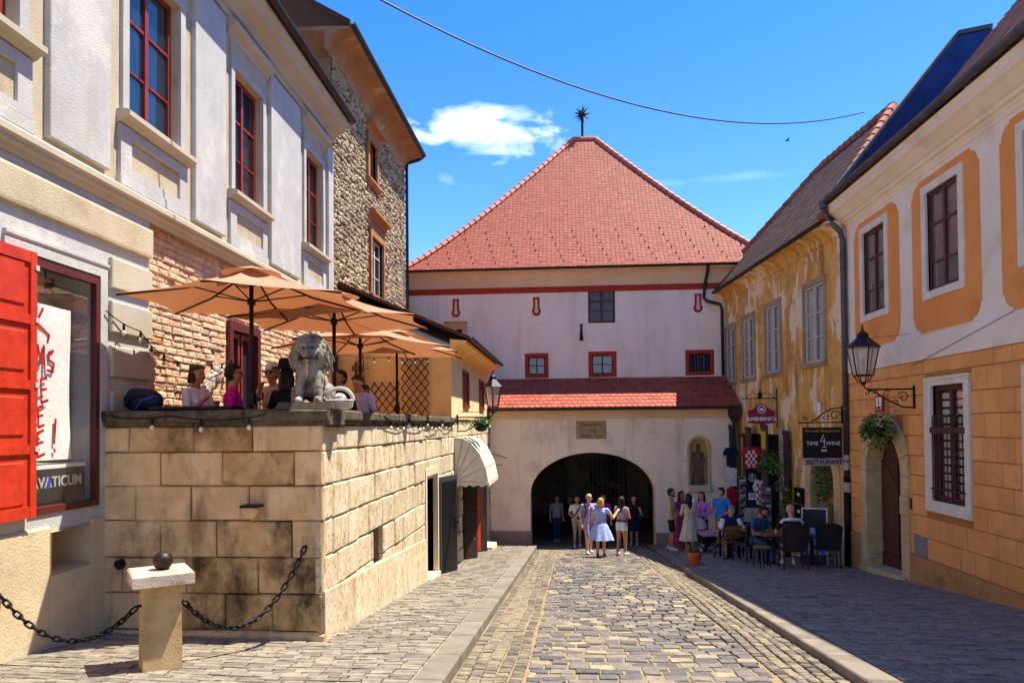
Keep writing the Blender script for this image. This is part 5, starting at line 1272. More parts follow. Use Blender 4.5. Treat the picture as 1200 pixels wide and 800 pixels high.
# ------------------------------------------------------------------ blobs fused into one skin (statues, people)
def ring_capsule(mb, p0, r0_, p1, r1_, n=12, sq=None):
    p0, p1 = Vector(p0), Vector(p1); d = p1-p0; L_ = d.length
    if L_ < 1e-5: d = Vector((0, 0, 1)); L_ = 1e-5
    d.normalize(); pts, rs = [], []
    for k in range(4):
        t = math.pi/2*(1-k/4); pts.append(p0-d*r0_*math.sin(t)); rs.append(max(r0_*math.cos(t), .002))
    pts += [p0, p1]; rs += [r0_, r1_]
    for k in range(1, 5):
        t = math.pi/2*k/4; pts.append(p1+d*r1_*math.sin(t)); rs.append(max(r1_*math.cos(t), .002))
    mb.tube(pts, rs, n)
def fuse(caps, ells, voxel, smooth=2):
    """union of tapered capsules and ellipsoids as one continuous mesh -> (verts, faces)"""
    mb = MB()
    for c in caps: ring_capsule(mb, c[0], c[1], c[2], c[3])
    for c, r_ in ells: mb.lathe([(max(r_[0]*math.sin(math.pi*k/10), 1e-3), -r_[2]*math.cos(math.pi*k/10)) for k in range(11)], 14, c, 1, r_[1]/r_[0])
    me = bpy.data.meshes.new('tmp'); me.from_pydata(mb.v, [], mb.f)
    bm = bmesh.new(); bm.from_mesh(me); bmesh.ops.recalc_face_normals(bm, faces=bm.faces); bm.to_mesh(me); bm.free()
    o = bpy.data.objects.new('tmp', me); COL.objects.link(o)
    m = o.modifiers.new('r', 'REMESH'); m.mode = 'VOXEL'; m.voxel_size = voxel
    if smooth: s_ = o.modifiers.new('s', 'SMOOTH'); s_.factor = .5; s_.iterations = smooth
    dg = bpy.context.evaluated_depsgraph_get(); e = bpy.data.meshes.new_from_object(o.evaluated_get(dg))
    bpy.data.objects.remove(o); bpy.data.meshes.remove(me)
    return e
def put(me, name, mats, parent, smooth=True):
    me.name = name
    me.materials.clear()
    for m in (mats if isinstance(mats, (list, tuple)) else [mats]): me.materials.append(m)
    if smooth: me.polygons.foreach_set('use_smooth', [True]*len(me.polygons))
    o = bpy.data.objects.new(name, me); COL.objects.link(o); o.parent = parent; return o
def leaves(mb, c, r_, n, size, flat=.5, hang=0.0, rg=rnd):
    """leaf-sized folded faces spread through an ellipsoid"""
    for _ in range(n):
        while True:
            p = [rg.uniform(-1, 1) for _ in range(3)]
            if .15 < sum(v*v for v in p) <= 1: break
        q = Vector((c[0]+p[0]*r_[0], c[1]+p[1]*r_[1], c[2]+p[2]*r_[2]-hang*rg.random()**2)); s_ = size*rg.uniform(.6, 1.3)
        d = Vector((rg.uniform(-1, 1), rg.uniform(-1, 1), rg.uniform(-.8, .5))).normalized(); x = d.cross(Vector((rg.uniform(-.4, .4), rg.uniform(-.4, .4), 1))).normalized(); z = x.cross(d)
        mb.cur = rg.random()
        a, b_, t, m = q, q+d*s_*.45+x*s_*.28+z*s_*.08, q+d*s_, q+d*s_*.45-x*s_*.28+z*s_*.08
        i = [mb.P(v) for v in (a, b_, t, m, q+d*s_*.45)]; mb.face((i[0], i[1], i[2], i[4])); mb.face((i[0], i[4], i[2], i[3]))
m_leaf = mat('leaf_green', '3f6a2a', tone=['27461c', '3a6026', '4d7a30', '6d9440', '8aa64e'], scale=20, rough=.6, spec=.35)
m_leafy = mat('leaf_yellow', '9a8a30', tone=['6b6a24', '8c8030', 'b49a3c', 'c9b04c', '7a7a2c'], scale=20, rough=.65)
m_soil = mat('soil', '3b2c20', '2c2118', 20, .95)
m_terra = mat('terracotta', 'b2603c', '9b4f30', 6, .85, .2, 60)

# bronze figure
caps = [((0, 0, .18), .16, (0, .0, .62), .12), ((0, 0, .62), .12, (0, 0, .98), .12), ((0, -.02, 1.05), .05, (0, -.02, 1.16), .05), ((-.13, 0, 1.02), .055, (-.17, -.05, .78), .05), ((-.17, -.05, .78), .045, (-.02, -.13, .80), .04), ((.13, 0, 1.02), .055, (.17, -.06, .78), .05), ((.17, -.06, .78), .045, (.05, -.14, .70), .04), ((.10, -.10, .70), .05, (.12, -.08, .20), .04)]
for k in range(9):
    t = 2*math.pi*k/9; caps.append(((.10*math.cos(t), .09*math.sin(t), .70), .03, (.17*math.cos(t+.2), .13*math.sin(t+.2), .03), .045))
e = fuse(caps, [((0, -.03, 1.24), (.068, .08, .10)), ((0, 0, .03), (.21, .16, .06)), ((.0, .02, 1.26), (.075, .075, .09))], .012)
o = put(e, 'figure', m_bronze, SG); o.scale = (1.0, 1.0, 1.02)

# ------------------------------------------------------------------ parasols
m_par = mat('parasol_orange', 'bd977a', 'b08b6e', 3, .85, .1, 40)
_t = m_par.node_tree; _b = _t.nodes['Principled BSDF']; _tr = _t.nodes.new('ShaderNodeBsdfTranslucent'); _mx = _t.nodes.new('ShaderNodeMixShader'); _mx.inputs[0].default_value = .30
_tr.inputs[0].default_value = lin('a9683f'); _t.links.new(_b.outputs[0], _mx.inputs[1]); _t.links.new(_tr.outputs[0], _mx.inputs[2]); _t.links.new(_mx.outputs[0], _t.nodes['Material Output'].inputs[0])
m_pole = mat('parasol_pole', '2a2422', '1f1b1a', 6, .5, .1, 60, metal=.3)
def parasol(label, x, y, ze, r_, rot, tiltx=0.0, tilty=0.0, n=6):
    t = thing('parasol', label, 'parasol', (x, y, 1.15), 0, 'orange parasols on the terrace')
    za = ze+.43; tl = lambda dx, dy, z: (x+dx, y+dy, z+dx*tiltx+dy*tilty)
    b = MB(); b.tube([(x, y, 1.15), (x, y, za)], .026, 10); b.build('pole', m_pole, t, smooth=True)
    b = MB(); b.lathe([(.26, 0), (.28, .05), (.05, .09), (.04, .25)], 16, (x, y, 1.15)); b.build('base', m_pole, t)
    b = MB(); b.box(x-.045, x+.045, y-.045, y+.045, 1.95, 2.10); b.tube([(x+.04, y, 2.02), (x+.14, y, 2.02), (x+.14, y, 2.10)], .012, 6); b.build('crank', m_pole, t)
    ang = [rot+2*math.pi*k/n for k in range(n)]
    E_ = [tl(r_*math.cos(a), r_*math.sin(a), ze) for a in ang]; A = (x, y, za)
    b = MB(); m = 7; sub = 4
    for k in range(n):
        P0, P1 = Vector(E_[k]), Vector(E_[(k+1) % n]); T = Vector(A); T2 = T
        grid = []
        for i in range(m+1):
            s_ = i/m; row = []
            for j in range(sub+1):
                q = P0.lerp(P1, j/sub); inward = .10*math.sin(math.pi*j/sub); q = q.lerp(Vector((x, y, q.z)), inward*.9); p = T.lerp(q, s_); p.z -= .05*math.sin(math.pi*s_) + .05*math.sin(math.pi*j/sub)*s_*(1-s_)*2; row.append(b.P(p))
            grid.append(row)
        for i in range(m):
            for j in range(sub): b.face((grid[i][j], grid[i][j+1], grid[i+1][j+1], grid[i+1][j]))
    cn = b.build('canopy', m_par, t, smooth=False, fixn=False)
    for k in range(n):
        P0, P1 = Vector(E_[k]), Vector(E_[(k+1) % n]); Hh = Vector((x, y, za-.04))
        b = MB(); b.tube([Hh, Hh.lerp(P0, .5)-Vector((0, 0, .075)), P0-Vector((0, 0, .022))], .013, 6); b.build('rib', m_pole, t)
        b = MB(); b.tube([(x, y, za-.42), tuple(Hh.lerp(P0, .45)-Vector((0, 0, .075)))], .009, 6); b.build('strut', m_pole, t)
    b = MB(); b.lathe([(.05, 0), (.05, .07)], 10, (x, y, za-.46)); b.build('hub', m_pole, t)
    b = MB(); mm = 12
    T = [(x+.36*math.cos(2*math.pi*k/mm), y+.36*math.sin(2*math.pi*k/mm), za-.075) for k in range(mm)]
    for k in range(mm): b.poly([(x, y, za+.02), T[k], T[(k+1) % mm]])
    b.build('vent_cap', m_par, t, fixn=False)
    return t
rc = -YAW
parasol('nearest orange parasol, over the guests beside the brick wall', -3.86, 8.75, 3.20, 1.46, R(90)+YAW)
parasol('orange parasol right behind the lion statue', -3.30, 10.2, 3.15, 1.42, R(90)+YAW)
parasol('orange parasol behind the lion, partly under the nearer ones', -3.50, 12.2, 3.02, 1.5, R(60)+YAW)
parasol('farthest orange parasol in front of the lattice, its edge lit white', -3.42, 14.5, 3.16, 1.45, R(90)+YAW, tiltx=-.05)

# ------------------------------------------------------------------ string of lights
def light_string(label, pts, every, parent=None):
    t = thing('light_string', label, 'string lights', pts[0]); P_ = []
    for a, c in zip(pts, pts[1:]):
        a, c = Vector(a), Vector(c)
        for k in range(12):
            s_ = k/12; q = a.lerp(c, s_); q.z -= .10*4*s_*(1-s_)*(c-a).length/2; P_.append(q)
    P_.append(Vector(pts[-1]))
    b = MB(); b.tube(P_, .007, 5); b.build('wire', m_black, t)
    acc = 0
    for a, c in zip(P_, P_[1:]):
        acc += (c-a).length
        if acc > every:
            acc = 0; b = MB(); b.lathe([(.012, 0), (.016, -.03), (.016, -.07), (.010, -.075)], 8, tuple(c)); so_ = b.build('socket', m_black, t); b = MB(); b.ball((c.x, c.y, c.z-.11), .026, 8, 6, 1, 1, 1.25); b.build('bulb', mat('bulb_glass', 'e0d9c4', 'd2c9b0', 4, .15, spec=.6), so_, smooth=True)
    return t
light_string('string of bulbs along the brick wall under the nearest parasol', [FL(.03, .05, 3.02), FL(.62, .12, 2.86), FL(1.15, .06, 2.66), FL(2.6, .04, 2.62), FL(3.4, .04, 2.78)], .30)
light_string('string of bulbs in front of the ochre wall', [(-5.2, 16.9, 3.35), (-4.2, 17.0, 3.30), (-3.0, 17.15, 3.35)], .30)
light_string('string of bulbs draped along the terrace coping', [FS(2.4, .10, 1.83), FS(4.0, .11, 1.80), FS(5.6, .11, 1.80), FS(7.2, .11, 1.80), FS(9.0, .11, 1.82)], .36)
light_string('string of bulbs tacked along the front coping of the terrace', [FF(-2.5, .105, 1.84), FF(-1.7, .105, 1.82), FF(-.6, .105, 1.82)], .55)

# black mat and backpack on the coping
b = MB(FF); b.block(-2.0, -1.02, -.30, .02, 1.88, 1.925, .01); tag(b.build('mat_roll', m_black, None, loc=FF(-1.5, -.1, 1.868)), 'flat black cushion lying on the coping beside the backpack', 'cushion')
BP = thing('backpack', 'blue and black backpack on the terrace coping beside the shop wall', 'backpack', (-4.98, 8.33, 1.88))
e = fuse([((-.12, 0, .10), .10, (.14, 0, .09), .09), ((-.10, 0, .18), .10, (.06, 0, .17), .08)], [((0, 0, .13), (.24, .13, .14))], .018)
o = put(e, 'body', mat('navy_nylon', '14203f', '0d1529', 8, .6, .2, 50), BP)
b = MB(); b.tube([(-.16, -.115, .06), (-.05, -.155, .15), (.10, -.12, .20)], .014, 6); b.build('strap', m_black, BP, world=False)
b = MB(); b.tube([(-.02, -.13, .02), (.06, -.15, .12), (.18, -.09, .16)], .010, 6); b.build('blue_trim', mat('blue_nylon', '1f4ea8', '1a4190', 5, .6), BP, world=False)

# ------------------------------------------------------------------ stone lion
LI = thing('lion_statue', 'weathered stone lion sitting on the corner of the terrace, with a stone basket', 'statue', (-2.97, 8.36, 1.88), R(10))
m_lion = mat('lion_stone', '9c9485', '6a6356', 9, .92, .7, 50, stain='2a261f', stscale=9, stamt=.85, stain2='cfc8b8', st2scale=9, st2amt=.6, st2pos=.6)
caps = [((0, .18, .30), .17, (0, -.02, .50), .15), ((0, .22, .18), .17, (0, .05, .34), .16),                    # haunch to chest
        ((-.105, -.10, .40), .085, (-.115, -.19, .20), .064), ((-.115, -.19, .20), .058, (-.12, -.20, .04), .058), ((.10, -.10, .40), .09, (.115, -.20, .20), .066), ((.115, -.20, .20), .06, (.115, -.22, .04), .058),
        ((-.12, -.20, .035), .055, (-.12, -.30, .03), .045), ((.115, -.22, .035), .055, (.115, -.31, .03), .045),
        ((.17, .16, .15), .12, (.20, .02, .10), .08), ((.20, .02, .06), .06, (.20, -.10, .035), .05), ((-.17, .16, .15), .12, (-.20, .02, .10), .08), ((-.20, .02, .06), .06, (-.20, -.10, .035), .05),
        ((0, -.12, .64), .125, (0, -.18, .655), .11), ((0, -.24, .605), .068, (0, -.315, .60), .050), ((-.035, -.28, .585), .042, (-.03, -.325, .575), .030), ((.035, -.28, .585), .042, (.03, -.325, .575), .030),
        ((0, -.22, .70), .036, (0, -.345, .635), .026), ((0, -.24, .515), .045, (0, -.285, .51), .036), ((-.095, -.235, .715), .026, (-.03, -.285, .700), .024), ((.095, -.235, .715), .026, (.03, -.285, .700), .024),
        ((-.09, -.22, .63), .045, (-.07, -.25, .60), .04), ((.09, -.22, .63), .045, (.07, -.25, .60), .04), ((-.105, -.17, .75), .03, (-.115, -.18, .775), .02), ((.105, -.17, .75), .03, (.115, -.18, .775), .02),
        ((.16, .30, .06), .04, (.26, .22, .05), .035)]
rl = random.Random(5)
for ring, (n, rad, y_, ln, r_) in enumerate(((22, .135, -.205, .085, .026), (24, .175, -.16, .11, .030), (26, .205, -.09, .13, .034), (24, .20, -.02, .14, .036))):
    for k in range(n):                                            # mane locks in rings round the face
        t = -math.pi+2*math.pi*(k+.5*(ring % 2)+rl.uniform(-.2, .2))/n
        if ring == 0 and abs(t) > 2.2: continue
        base = Vector((math.sin(t)*rad, y_+rl.uniform(-.012, .012), .64+math.cos(t)*rad*.95))
        d = Vector((math.sin(t)*.55, .25, math.cos(t)*.35-.75)).normalized()*ln*rl.uniform(.8, 1.25)
        curl = Vector((rl.uniform(-.02, .02), -.012, -.02)); caps.append((base, r_, base+d*.6, r_*.72)); caps.append((base+d*.6, r_*.72, base+d+curl, .008))
for row in range(4):                                              # mane on the chest
    for k in range(7-row):
        x = (-(6-row)/2+k)*.048+rl.uniform(-.01, .01); base = Vector((x, -.205+abs(x)*.35, .52-row*.05)); caps.append((base, .026, base+Vector((x*.2, .0, -.085)), .009))
e = fuse(caps, [((0, .12, .24), (.19, .24, .20)), ((0, -.03, .58), (.19, .15, .22)), ((0, -.09, .42), (.16, .11, .16)), ((0, -.12, .64), (.12, .12, .135))], .0072, 1)
put(e, 'lion_body', m_lion, LI)
for sx in (-1, 1):
    b = MB(); b.ball((sx*.052, -.272, .665), .021, 8, 6, 1, .7, .7); b.build('eye', m_dark, LI, world=False)
    b = MB(); b.ball((sx*.018, -.352, .622), .009, 8, 6); b.build('nostril', m_dark, LI, world=False)
b = MB(); b.ball((0, -.288, .548), .052, 10, 6, 1, .7, .42); b.build('mouth', m_dark, LI, world=False)
b = MB(); b.hexa([(-.026, -.262, .36), (-.002, -.266, .34), (-.002, -.25, .34), (-.026, -.246, .36), (-.024, -.285, .475), (.004, -.285, .475), (.004, -.265, .475), (-.024, -.265, .475)]); b.build('ribbon', mat('pink_ribbon', 'd59a92', 'c6857c', 5, .8), LI, world=False)
b = MB(); b.hexa([(-.33, -.36, 0), (.30, -.36, 0), (.30, .36, 0), (-.33, .36, 0), (-.31, -.34, .075), (.28, -.34, .075), (.28, .34, .075), (-.31, .34, .075)]); b.build('plinth', m_cap, LI, world=False)
for c_ in LI.children:
    if c_.name.split('.')[0] != 'plinth': c_.location = (0, 0, .07); c_.scale = (.88, .9, .93)
b = MB(); b.lathe([(.11, .0), (.145, .02), (.165, .10), (.155, .11), (.12, .10)], 18, (.33, -.10, .0)); bk_ = b.build('stone_basket', mat('pale_basket_stone', 'c2bcae', '9d9687', 8, .9, .5, 50), LI, world=False)
b = MB(); b.tube([(.33+.15*math.cos(t), -.10, .10+.14*math.sin(t)) for t in [math.pi*k/14 for k in range(15)]], .024, 8); b.build('basket_handle', MATS['pale_basket_stone'], LI, world=False)
b = MB(); b.ball((.33, -.10, .12), .085, 12, 8, 1, 1, .8); b.build('basket_fruit', mat('spotted_stone', 'c9c4b8', '3a3631', 30, .9), LI, world=False)

# ------------------------------------------------------------------ hanging planters
def planter(label, c, r_, n, size, hang, bracket):
    t = thing('hanging_planter', label, 'planter', c)
    b = MB(); b.lathe([(.03, -.20), (.12, -.17), (.19, -.06), (.20, 0), (.17, -.01)], 16, c); b.build('bowl', m_black, t, smooth=True)
    b = MB(); leaves(b, (c[0], c[1], c[2]+.07), r_, n, size, hang=hang); b.build('foliage', m_leaf, t, fixn=False)
    b = MB(); b.tube([bracket, (c[0], c[1], bracket[2]), (c[0], c[1], c[2])], .008, 5); b.build('hook', m_black, t)
    return t
planter('small black bowl of green plants hanging above the cream awning', (-2.22, 18.45, 1.72), (.24, .22, .14), 200, .10, .12, (-2.74, 18.45, 2.02))
planter('leafy green plant in a dark bowl hanging beside the arched door', FR(4.95, .40, 1.58), (.28, .42, .22), 700, .10, .34, FR(4.95, .04, 1.98))
# climber on the ochre wall
VN = thing('climbing_plant', 'thin yellowing climber tied to a cane against the ochre wall', 'plant', (-4.83, 17.15, 1.15))
b = MB(); b.tube([(-4.83, 17.12, 1.15), (-4.80, 17.14, 2.2), (-4.86, 17.14, 3.6)], .012, 5); b.tube([(-4.83, 17.12, 1.15), (-4.95, 17.12, 2.2), (-5.02, 17.14, 3.0)], .008, 5); b.build('stem', m_lat, VN)
b = MB()
for z in [1.9+.11*k for k in range(16)]: leaves(b, (-4.84+rnd.uniform(-.1, .1), 17.10, z), (.10, .06, .08), 12, .07)
b.build('foliage', m_leafy, VN, fixn=False)

# ------------------------------------------------------------------ signs on the ochre house
def sy(u): return F3(u, 0, 0)
p = F3(4.05, 0, 0); FSG = front(p[0]-.98, p[1], 0)
SV = thing('shop_sign', 'wine red souvenir shop sign hanging from an iron bracket above the shirts', 'sign', (p[0]-.5, p[1], 1.7))
m_wine = mat('wine_red_sign', '8e1c40', '801838', 3, .5)
zt = 2.27
prof_ = [(.16, 1.68), (.44, 1.66), (.56, 1.62), (.68, 1.66), (.90, 1.68), (.90, 2.04), (.80, 2.06), (.70, 2.12), (.64, 2.20), (.53, 2.24), (.42, 2.20), (.36, 2.12), (.26, 2.06), (.16, 2.04)]
b = MB(FSG); b.prism(prof_, 1, -.02, .02); sg = b.build('board', m_wine, SV)
text('SUVENIRNICA', .155, FSG, .53, .022, 1.79, m_paper, sg, sx=.86, bold=.004)
b = MB(FSG); n = 20
for k in range(n):
    t0, t1 = 2*math.pi*k/n, 2*math.pi*(k+1)/n; b.poly([(.53+.12*math.cos(t0), .023, 2.07+.12*math.sin(t0)), (.53+.12*math.cos(t1), .023, 2.07+.12*math.sin(t1)), (.53+.10*math.cos(t1), .023, 2.07+.10*math.sin(t1)), (.53+.10*math.cos(t0), .023, 2.07+.10*math.sin(t0))])
b.build('ring_emblem', m_paper, sg)
b = MB(FSG); b.prism([(.47, 2.03), (.59, 2.03), (.59, 2.09), (.565, 2.11), (.55, 2.09), (.53, 2.12), (.51, 2.09), (.495, 2.11), (.47, 2.09)], 1, .021, .025); b.build('crown_emblem', m_paper, sg)
b = MB(FSG); b.tube([(-.02, 0, 2.38), (.98, 0, 2.38)], .016, 6).tube([(.97, 0, 1.55), (.97, 0, 2.66)], .02, 6); b.build('bracket', m_black, SV)
b = MB(FSG); b.tube([(.10, 0, 2.40), (.30, 0, 2.56), (.50, 0, 2.48), (.70, 0, 2.56), (.92, 0, 2.40)], .009, 5); b.build('scroll', m_black, SV)
for u_ in (.24, .82):
    b = MB(FSG); b.tube([(u_, 0, 2.04), (u_, 0, 2.38)], .007, 5); b.build('hanger', m_black, SV)
b = MB(FSG); b.lathe([(.05, 0), (.065, .02), (.06, .14), (.02, .18), (.01, .24)], 8, (.50, 0, 2.39)); b.build('lamp', m_black, SV)
p = F3(-.02, 0, 0); FTW = front(p[0]-.93, p[1]-.10, 0)
TS = thing('restaurant_sign', 'black wine bar sign with white lettering hanging beside the grey downpipe', 'sign', (p[0]-.5, p[1], 1.2))
m_sb = mat('sign_board_black', '1d1c20', '161519', 3, .45)
b = MB(FTW); b.block(.03, .90, -.02, .02, .87, 1.57, .006); sg = b.build('board', m_sb, TS)
m_gold = mat('gold_lettering', 'c7a11f', 'b8931a', 3, .5)
text('Konoba Restaurant', .098, FTW, .465, .022, 1.49, m_gold, sg, shear=.3, ext=.002)
text('TIME', .125, FTW, .24, .022, 1.20, m_paper, sg, ext=.002); text('WINE', .125, FTW, .70, .022, 1.20, m_paper, sg, ext=.002)
strokes(FTW, .024, [[(.49, 1.40), (.42, 1.25), (.54, 1.25)], [(.505, 1.33), (.505, 1.12)], [(.46, 1.12), (.55, 1.12)]], .016, 'figure_four', m_paper, sg)
text('BAR', .07, FTW, .50, .022, 1.04, m_paper, sg, ext=.002, bold=.002)
b = MB(FTW); b.block(.05, .95, -.015, .015, .70, .85, .004); s2 = b.build('lower_board', mat('lilac_board', 'b3a5ae', 'a5979f', 3, .6), TS)
text('RESTAURANT', .15, FTW, .50, .017, .775, m_sb, s2, sx=.86, bold=.003)
b = MB(FTW); b.tube([(-.06, 0, 1.68), (.94, 0, 1.68)], .016, 6); b.box(.90, .95, -.03, .03, 1.66, 2.06); b.build('bracket', m_black, TS)
b = MB(FTW); b.tube([(.92, 0, 2.02), (.72, 0, 2.0), (.50, 0, 1.90), (.34, 0, 1.76), (.22, 0, 1.71)], .015, 6)
spiral(b, (.76, 1.84), .12, .03, 0, 7.5, .013); spiral(b, (.54, 1.79), .07, .02, 1, -5, .011); spiral(b, (.10, 1.76), .06, .015, 3, -4, .010); spiral(b, (.36, 1.74), .045, .01, 0, 6, .009); b.build('scroll', m_black, TS)
for u_ in (.15, .78):
    b = MB(FTW); b.tube([(u_, 0, 1.57), (u_, 0, 1.68)], .007, 5); b.build('hanger', m_black, TS)
b = MB(F3); b.block(1.02, 1.20, .02, .05, 1.86, 2.18, .006); hn = b.build('number_plate', m_paper, OH)
b = MB(F3); b.block(.62, 1.30, -.28, -.24, -.30, .02, .006); tag(b.build('red_menu_board', mat('menu_red', 'a5483c', 'd9c6b4', 24, .7), None, loc=F3(.9, -.26, -.2)), 'small red and white menu board hanging in the restaurant doorway', 'sign')

# ------------------------------------------------------------------ souvenir stall
m_pan = mat('stall_shutter', '4a3d48', '3a3039', 3, .7, .2, 40)
stall = [(8.25, 8.75, 1.55, .10, 'first plum shutter board of the souvenir shop, next to the gate'), (7.25, 7.75, 1.62, .35, 'second plum shutter board of the souvenir shop, behind the red and blue shirts'), (5.75, 6.25, 1.55, .20, 'third plum shutter board of the souvenir shop, left of the checkered shirt'), (3.55, 4.05, 1.62, .45, 'tall plum shutter board of the souvenir shop, right of the checkered shirt'), (3.0, 3.35, 1.45, .08, 'last plum shutter board of the souvenir shop, beside the vines')]
for a, c, zt, n_, lb in stall:
    zz = gz(F3(a, 0, 0)[1], .1); o = thing('shutter_board', lb, 'shutter', F3(a, n_, zz), 0, 'souvenir shop shutters')
    b = MB(F3); b.hexa([(a, n_, zz), (c, n_-.02, zz), (c, n_+.03, zz), (a, n_+.05, zz), (a, n_, zt), (c, n_-.02, zt), (c, n_+.03, zt), (a, n_+.05, zt)]); b.build('board', m_pan, o)
    b = MB(F3); b.hexa([(a-.01, n_+.05, zt-.10), (c+.01, n_+.03, zt-.10), (c+.01, n_+.055, zt-.10), (a-.01, n_+.075, zt-.10), (a-.01, n_+.05, zt+.02), (c+.01, n_+.03, zt+.02), (c+.01, n_+.055, zt+.02), (a-.01, n_+.075, zt+.02)]); b.build('rail', m_pan, o)
def shirt(fr_, u, z, w_, h, m, name, label, sleeves=True, cells=None, mat2=None):
    """flat hung T-shirt with thickness and folds; cells gives a checker of squares"""
    t = thing(name, label, 'shirt', fr_(u, 0, z))
    out_ = [(-.28, 0), (.28, 0), (.30, .62)] + ([(.42, .52), (.52, .70), (.34, .98), (.14, 1.0), (.08, .95), (-.08, .95), (-.14, 1.0), (-.34, .98), (-.52, .70), (-.42, .52)] if sleeves else [(.30, .95), (.14, 1.0), (-.14, 1.0), (-.30, .95)]) + [(-.30, .62)]
    b = MB(fr_); b.prism([(u+p[0]*w_, z+p[1]*h) for p in out_], 1, -.03, .03); b.build('cloth', m, t)
    b = MB(fr_); b.tube([(u-.12*w_, 0, z+h*1.0), (u, 0, z+h*1.12), (u+.12*w_, 0, z+h*1.0)], .008, 5); b.build('hanger', m_black, t)
    if cells:
        nx, nz_ = cells; k = MB(fr_); 
        for i in range(nx):
            for j in range(nz_):
                if (i+j) % 2:
                    x0, x1 = u+(-.28+.56*i/nx)*w_, u+(-.28+.56*(i+1)/nx)*w_; z0, z1 = z+.04*h+.80*h*j/nz_, z+.04*h+.80*h*(j+1)/nz_; k.poly([(x0, .032, z0), (x1, .032, z0), (x1, .032, z1), (x0, .032, z1)])
        k.build('checks', mat2, t)
    return t
m_red = mat('cloth_red', 'c2222c', 'ab1c26', 6, .8); m_wh = mat('cloth_white', 'e4dfda', 'd2cdc8', 6, .85); m_navy = mat('cloth_navy', '1b2340', '141a30', 6, .85); m_blk = mat('cloth_black', '1a191c', '131215', 6, .9); m_blue = mat('cloth_blue', '1f46c8', '1a3cae', 5, .8); m_bei = mat('cloth_beige', 'c9bb9f', 'b8a98b', 6, .9)
p = F3(4.75, .55, 0); FQ = front(p[0], p[1], 0)
shirt(FQ, 0, .36, .60, .62, m_red, 'checkered_shirt', 'red and white checkered football shirt, topmost of the hung shirts', cells=(5, 5), mat2=m_wh)
t = shirt(FQ, .02, -.28, .56, .62, m_blk, 'black_shirt', 'black T-shirt with a white emblem, under the checkered shirt', sleeves=False)
strokes(FQ, .034, [[(.02, .22), (.02, -.02)], [(-.08, .16), (.12, .16)], [(-.10, .08), (-.05, .0), (.02, -.03), (.09, .0), (.14, .08)], [(-.06, .10), (.10, .10)], [(-.04, .04), (.08, .04)]], .03, 'emblem', mat('emblem_grey', 'b9bcc0', 'a5a8ac', 4, .8), t)
t = shirt(FQ, .02, -.78, .60, .52, m_navy, 'navy_shirt', 'dark blue football shirt with number ten', sleeves=False)
b = MB(FQ); b.box(-.09, .13, .031, .033, -.56, -.36); b.build('number_patch', m_wh, t); text('10', .17, FQ, .02, .035, -.455, m_navy, t, ext=.002, bold=.003)
b = MB(FQ); b.prism([(-.22, -1.20), (.22, -1.20), (.21, -.80), (-.21, -.80)], 1, -.02, .02); o = tag(b.build('anchor_bag', m_bei, None, loc=FQ(0, 0, -1.2)), 'beige cloth bag with a grey anchor, lowest of the hung goods', 'bag')
strokes(FQ, .024, [[(0, -.88), (0, -1.10)], [(-.10, -1.02), (-.07, -1.09), (0, -1.12), (.07, -1.09), (.10, -1.02)], [(-.05, -.93), (.05, -.93)]], .025, 'anchor_print', mat('anchor_blue_grey', '7c8fa0', '6b7e90', 5, .8), o)
p = F3(7.9, .62, 0); FQ2 = front(p[0], p[1], 0)
shirt(FQ2, -.12, -.42, .52, .98, m_red, 'red_shirt', 'plain bright red shirt hanging by the gate corner', sleeves=False)
shirt(FQ2, -.06, -1.02, .50, .66, m_blue, 'blue_shirt', 'plain bright blue shirt hanging below the red one', sleeves=False)
p = F3(4.0, .55, 0); FQ3 = front(p[0], p[1], 0)
shirt(FQ3, .02, -.62, .42, .70, m_wh, 'second_checkered_shirt', 'white shirt with red checks seen edge on beside the magnet rack', cells=(4, 6), mat2=m_red)
p = F3(6.9, .50, 0); FQ4 = front(p[0], p[1], 0)
shirt(FQ4, .0, .30, .50, .60, m_navy, 'dark_blue_shirt', 'plain dark blue shirt left of the checkered one, upper row')
shirt(FQ4, .02, -.35, .50, .60, m_wh, 'white_shirt', 'plain white shirt left of the magnet rack, under the dark blue one', sleeves=False)
shirt(FQ4, .0, -1.0, .50, .60, m_red, 'low_red_shirt', 'plain red shirt low beside the left magnet rack', sleeves=False)
m_mag = [mat('magnet_%d' % i, c, c, 3, .6) for i, c in enumerate(('b5302e', 'e2ddd6', '28407e', '3b3236', 'c9b79a', '7a8894'))]
def rack(label, fr_, u0, u1, z0, z1):
    t = thing('magnet_rack', label, 'rack', fr_((u0+u1)/2, 0, z0), 0, 'souvenir racks'); b = MB(fr_); b.box(u0, u1, -.05, 0, z0, z1); b.build('board', mat('rack_board', '8b7d74', '766a62', 4, .8), t)
    r_ = 0; z = z0+.03
    while z < z1-.06:
        b = MB(fr_)
        for k in range(4):
            u = u0+.02+k*(u1-u0-.04)/4; b.mi = (r_*2+k//2+rnd.choice((0, 0, 1))) % 6; b.box(u, u+(u1-u0-.04)/4-.006, 0, .015, z, z+.055)
        b.build('magnet_row', m_mag, t); z += .075; r_ += 1
p = F3(5.35, .60, 0); rack('souvenir magnet rack left of the hung shirts', front(p[0], p[1], 8), -.12, .12, -1.45, .10)
p = F3(3.35, .62, 0); rack('souvenir magnet rack right of the hung shirts', front(p[0], p[1], 4), -.12, .16, -1.55, -.08)
b = MB(F3); b.box(3.62, 3.96, .50, .51, .95, 1.45); tag(b.build('yellow_poster', mat('poster_yellow', 'c4a838', 'b59a30', 4, .7), None, loc=F3(3.8, .5, 1.2)), 'yellow poster on the tall shutter board of the souvenir shop', 'poster')
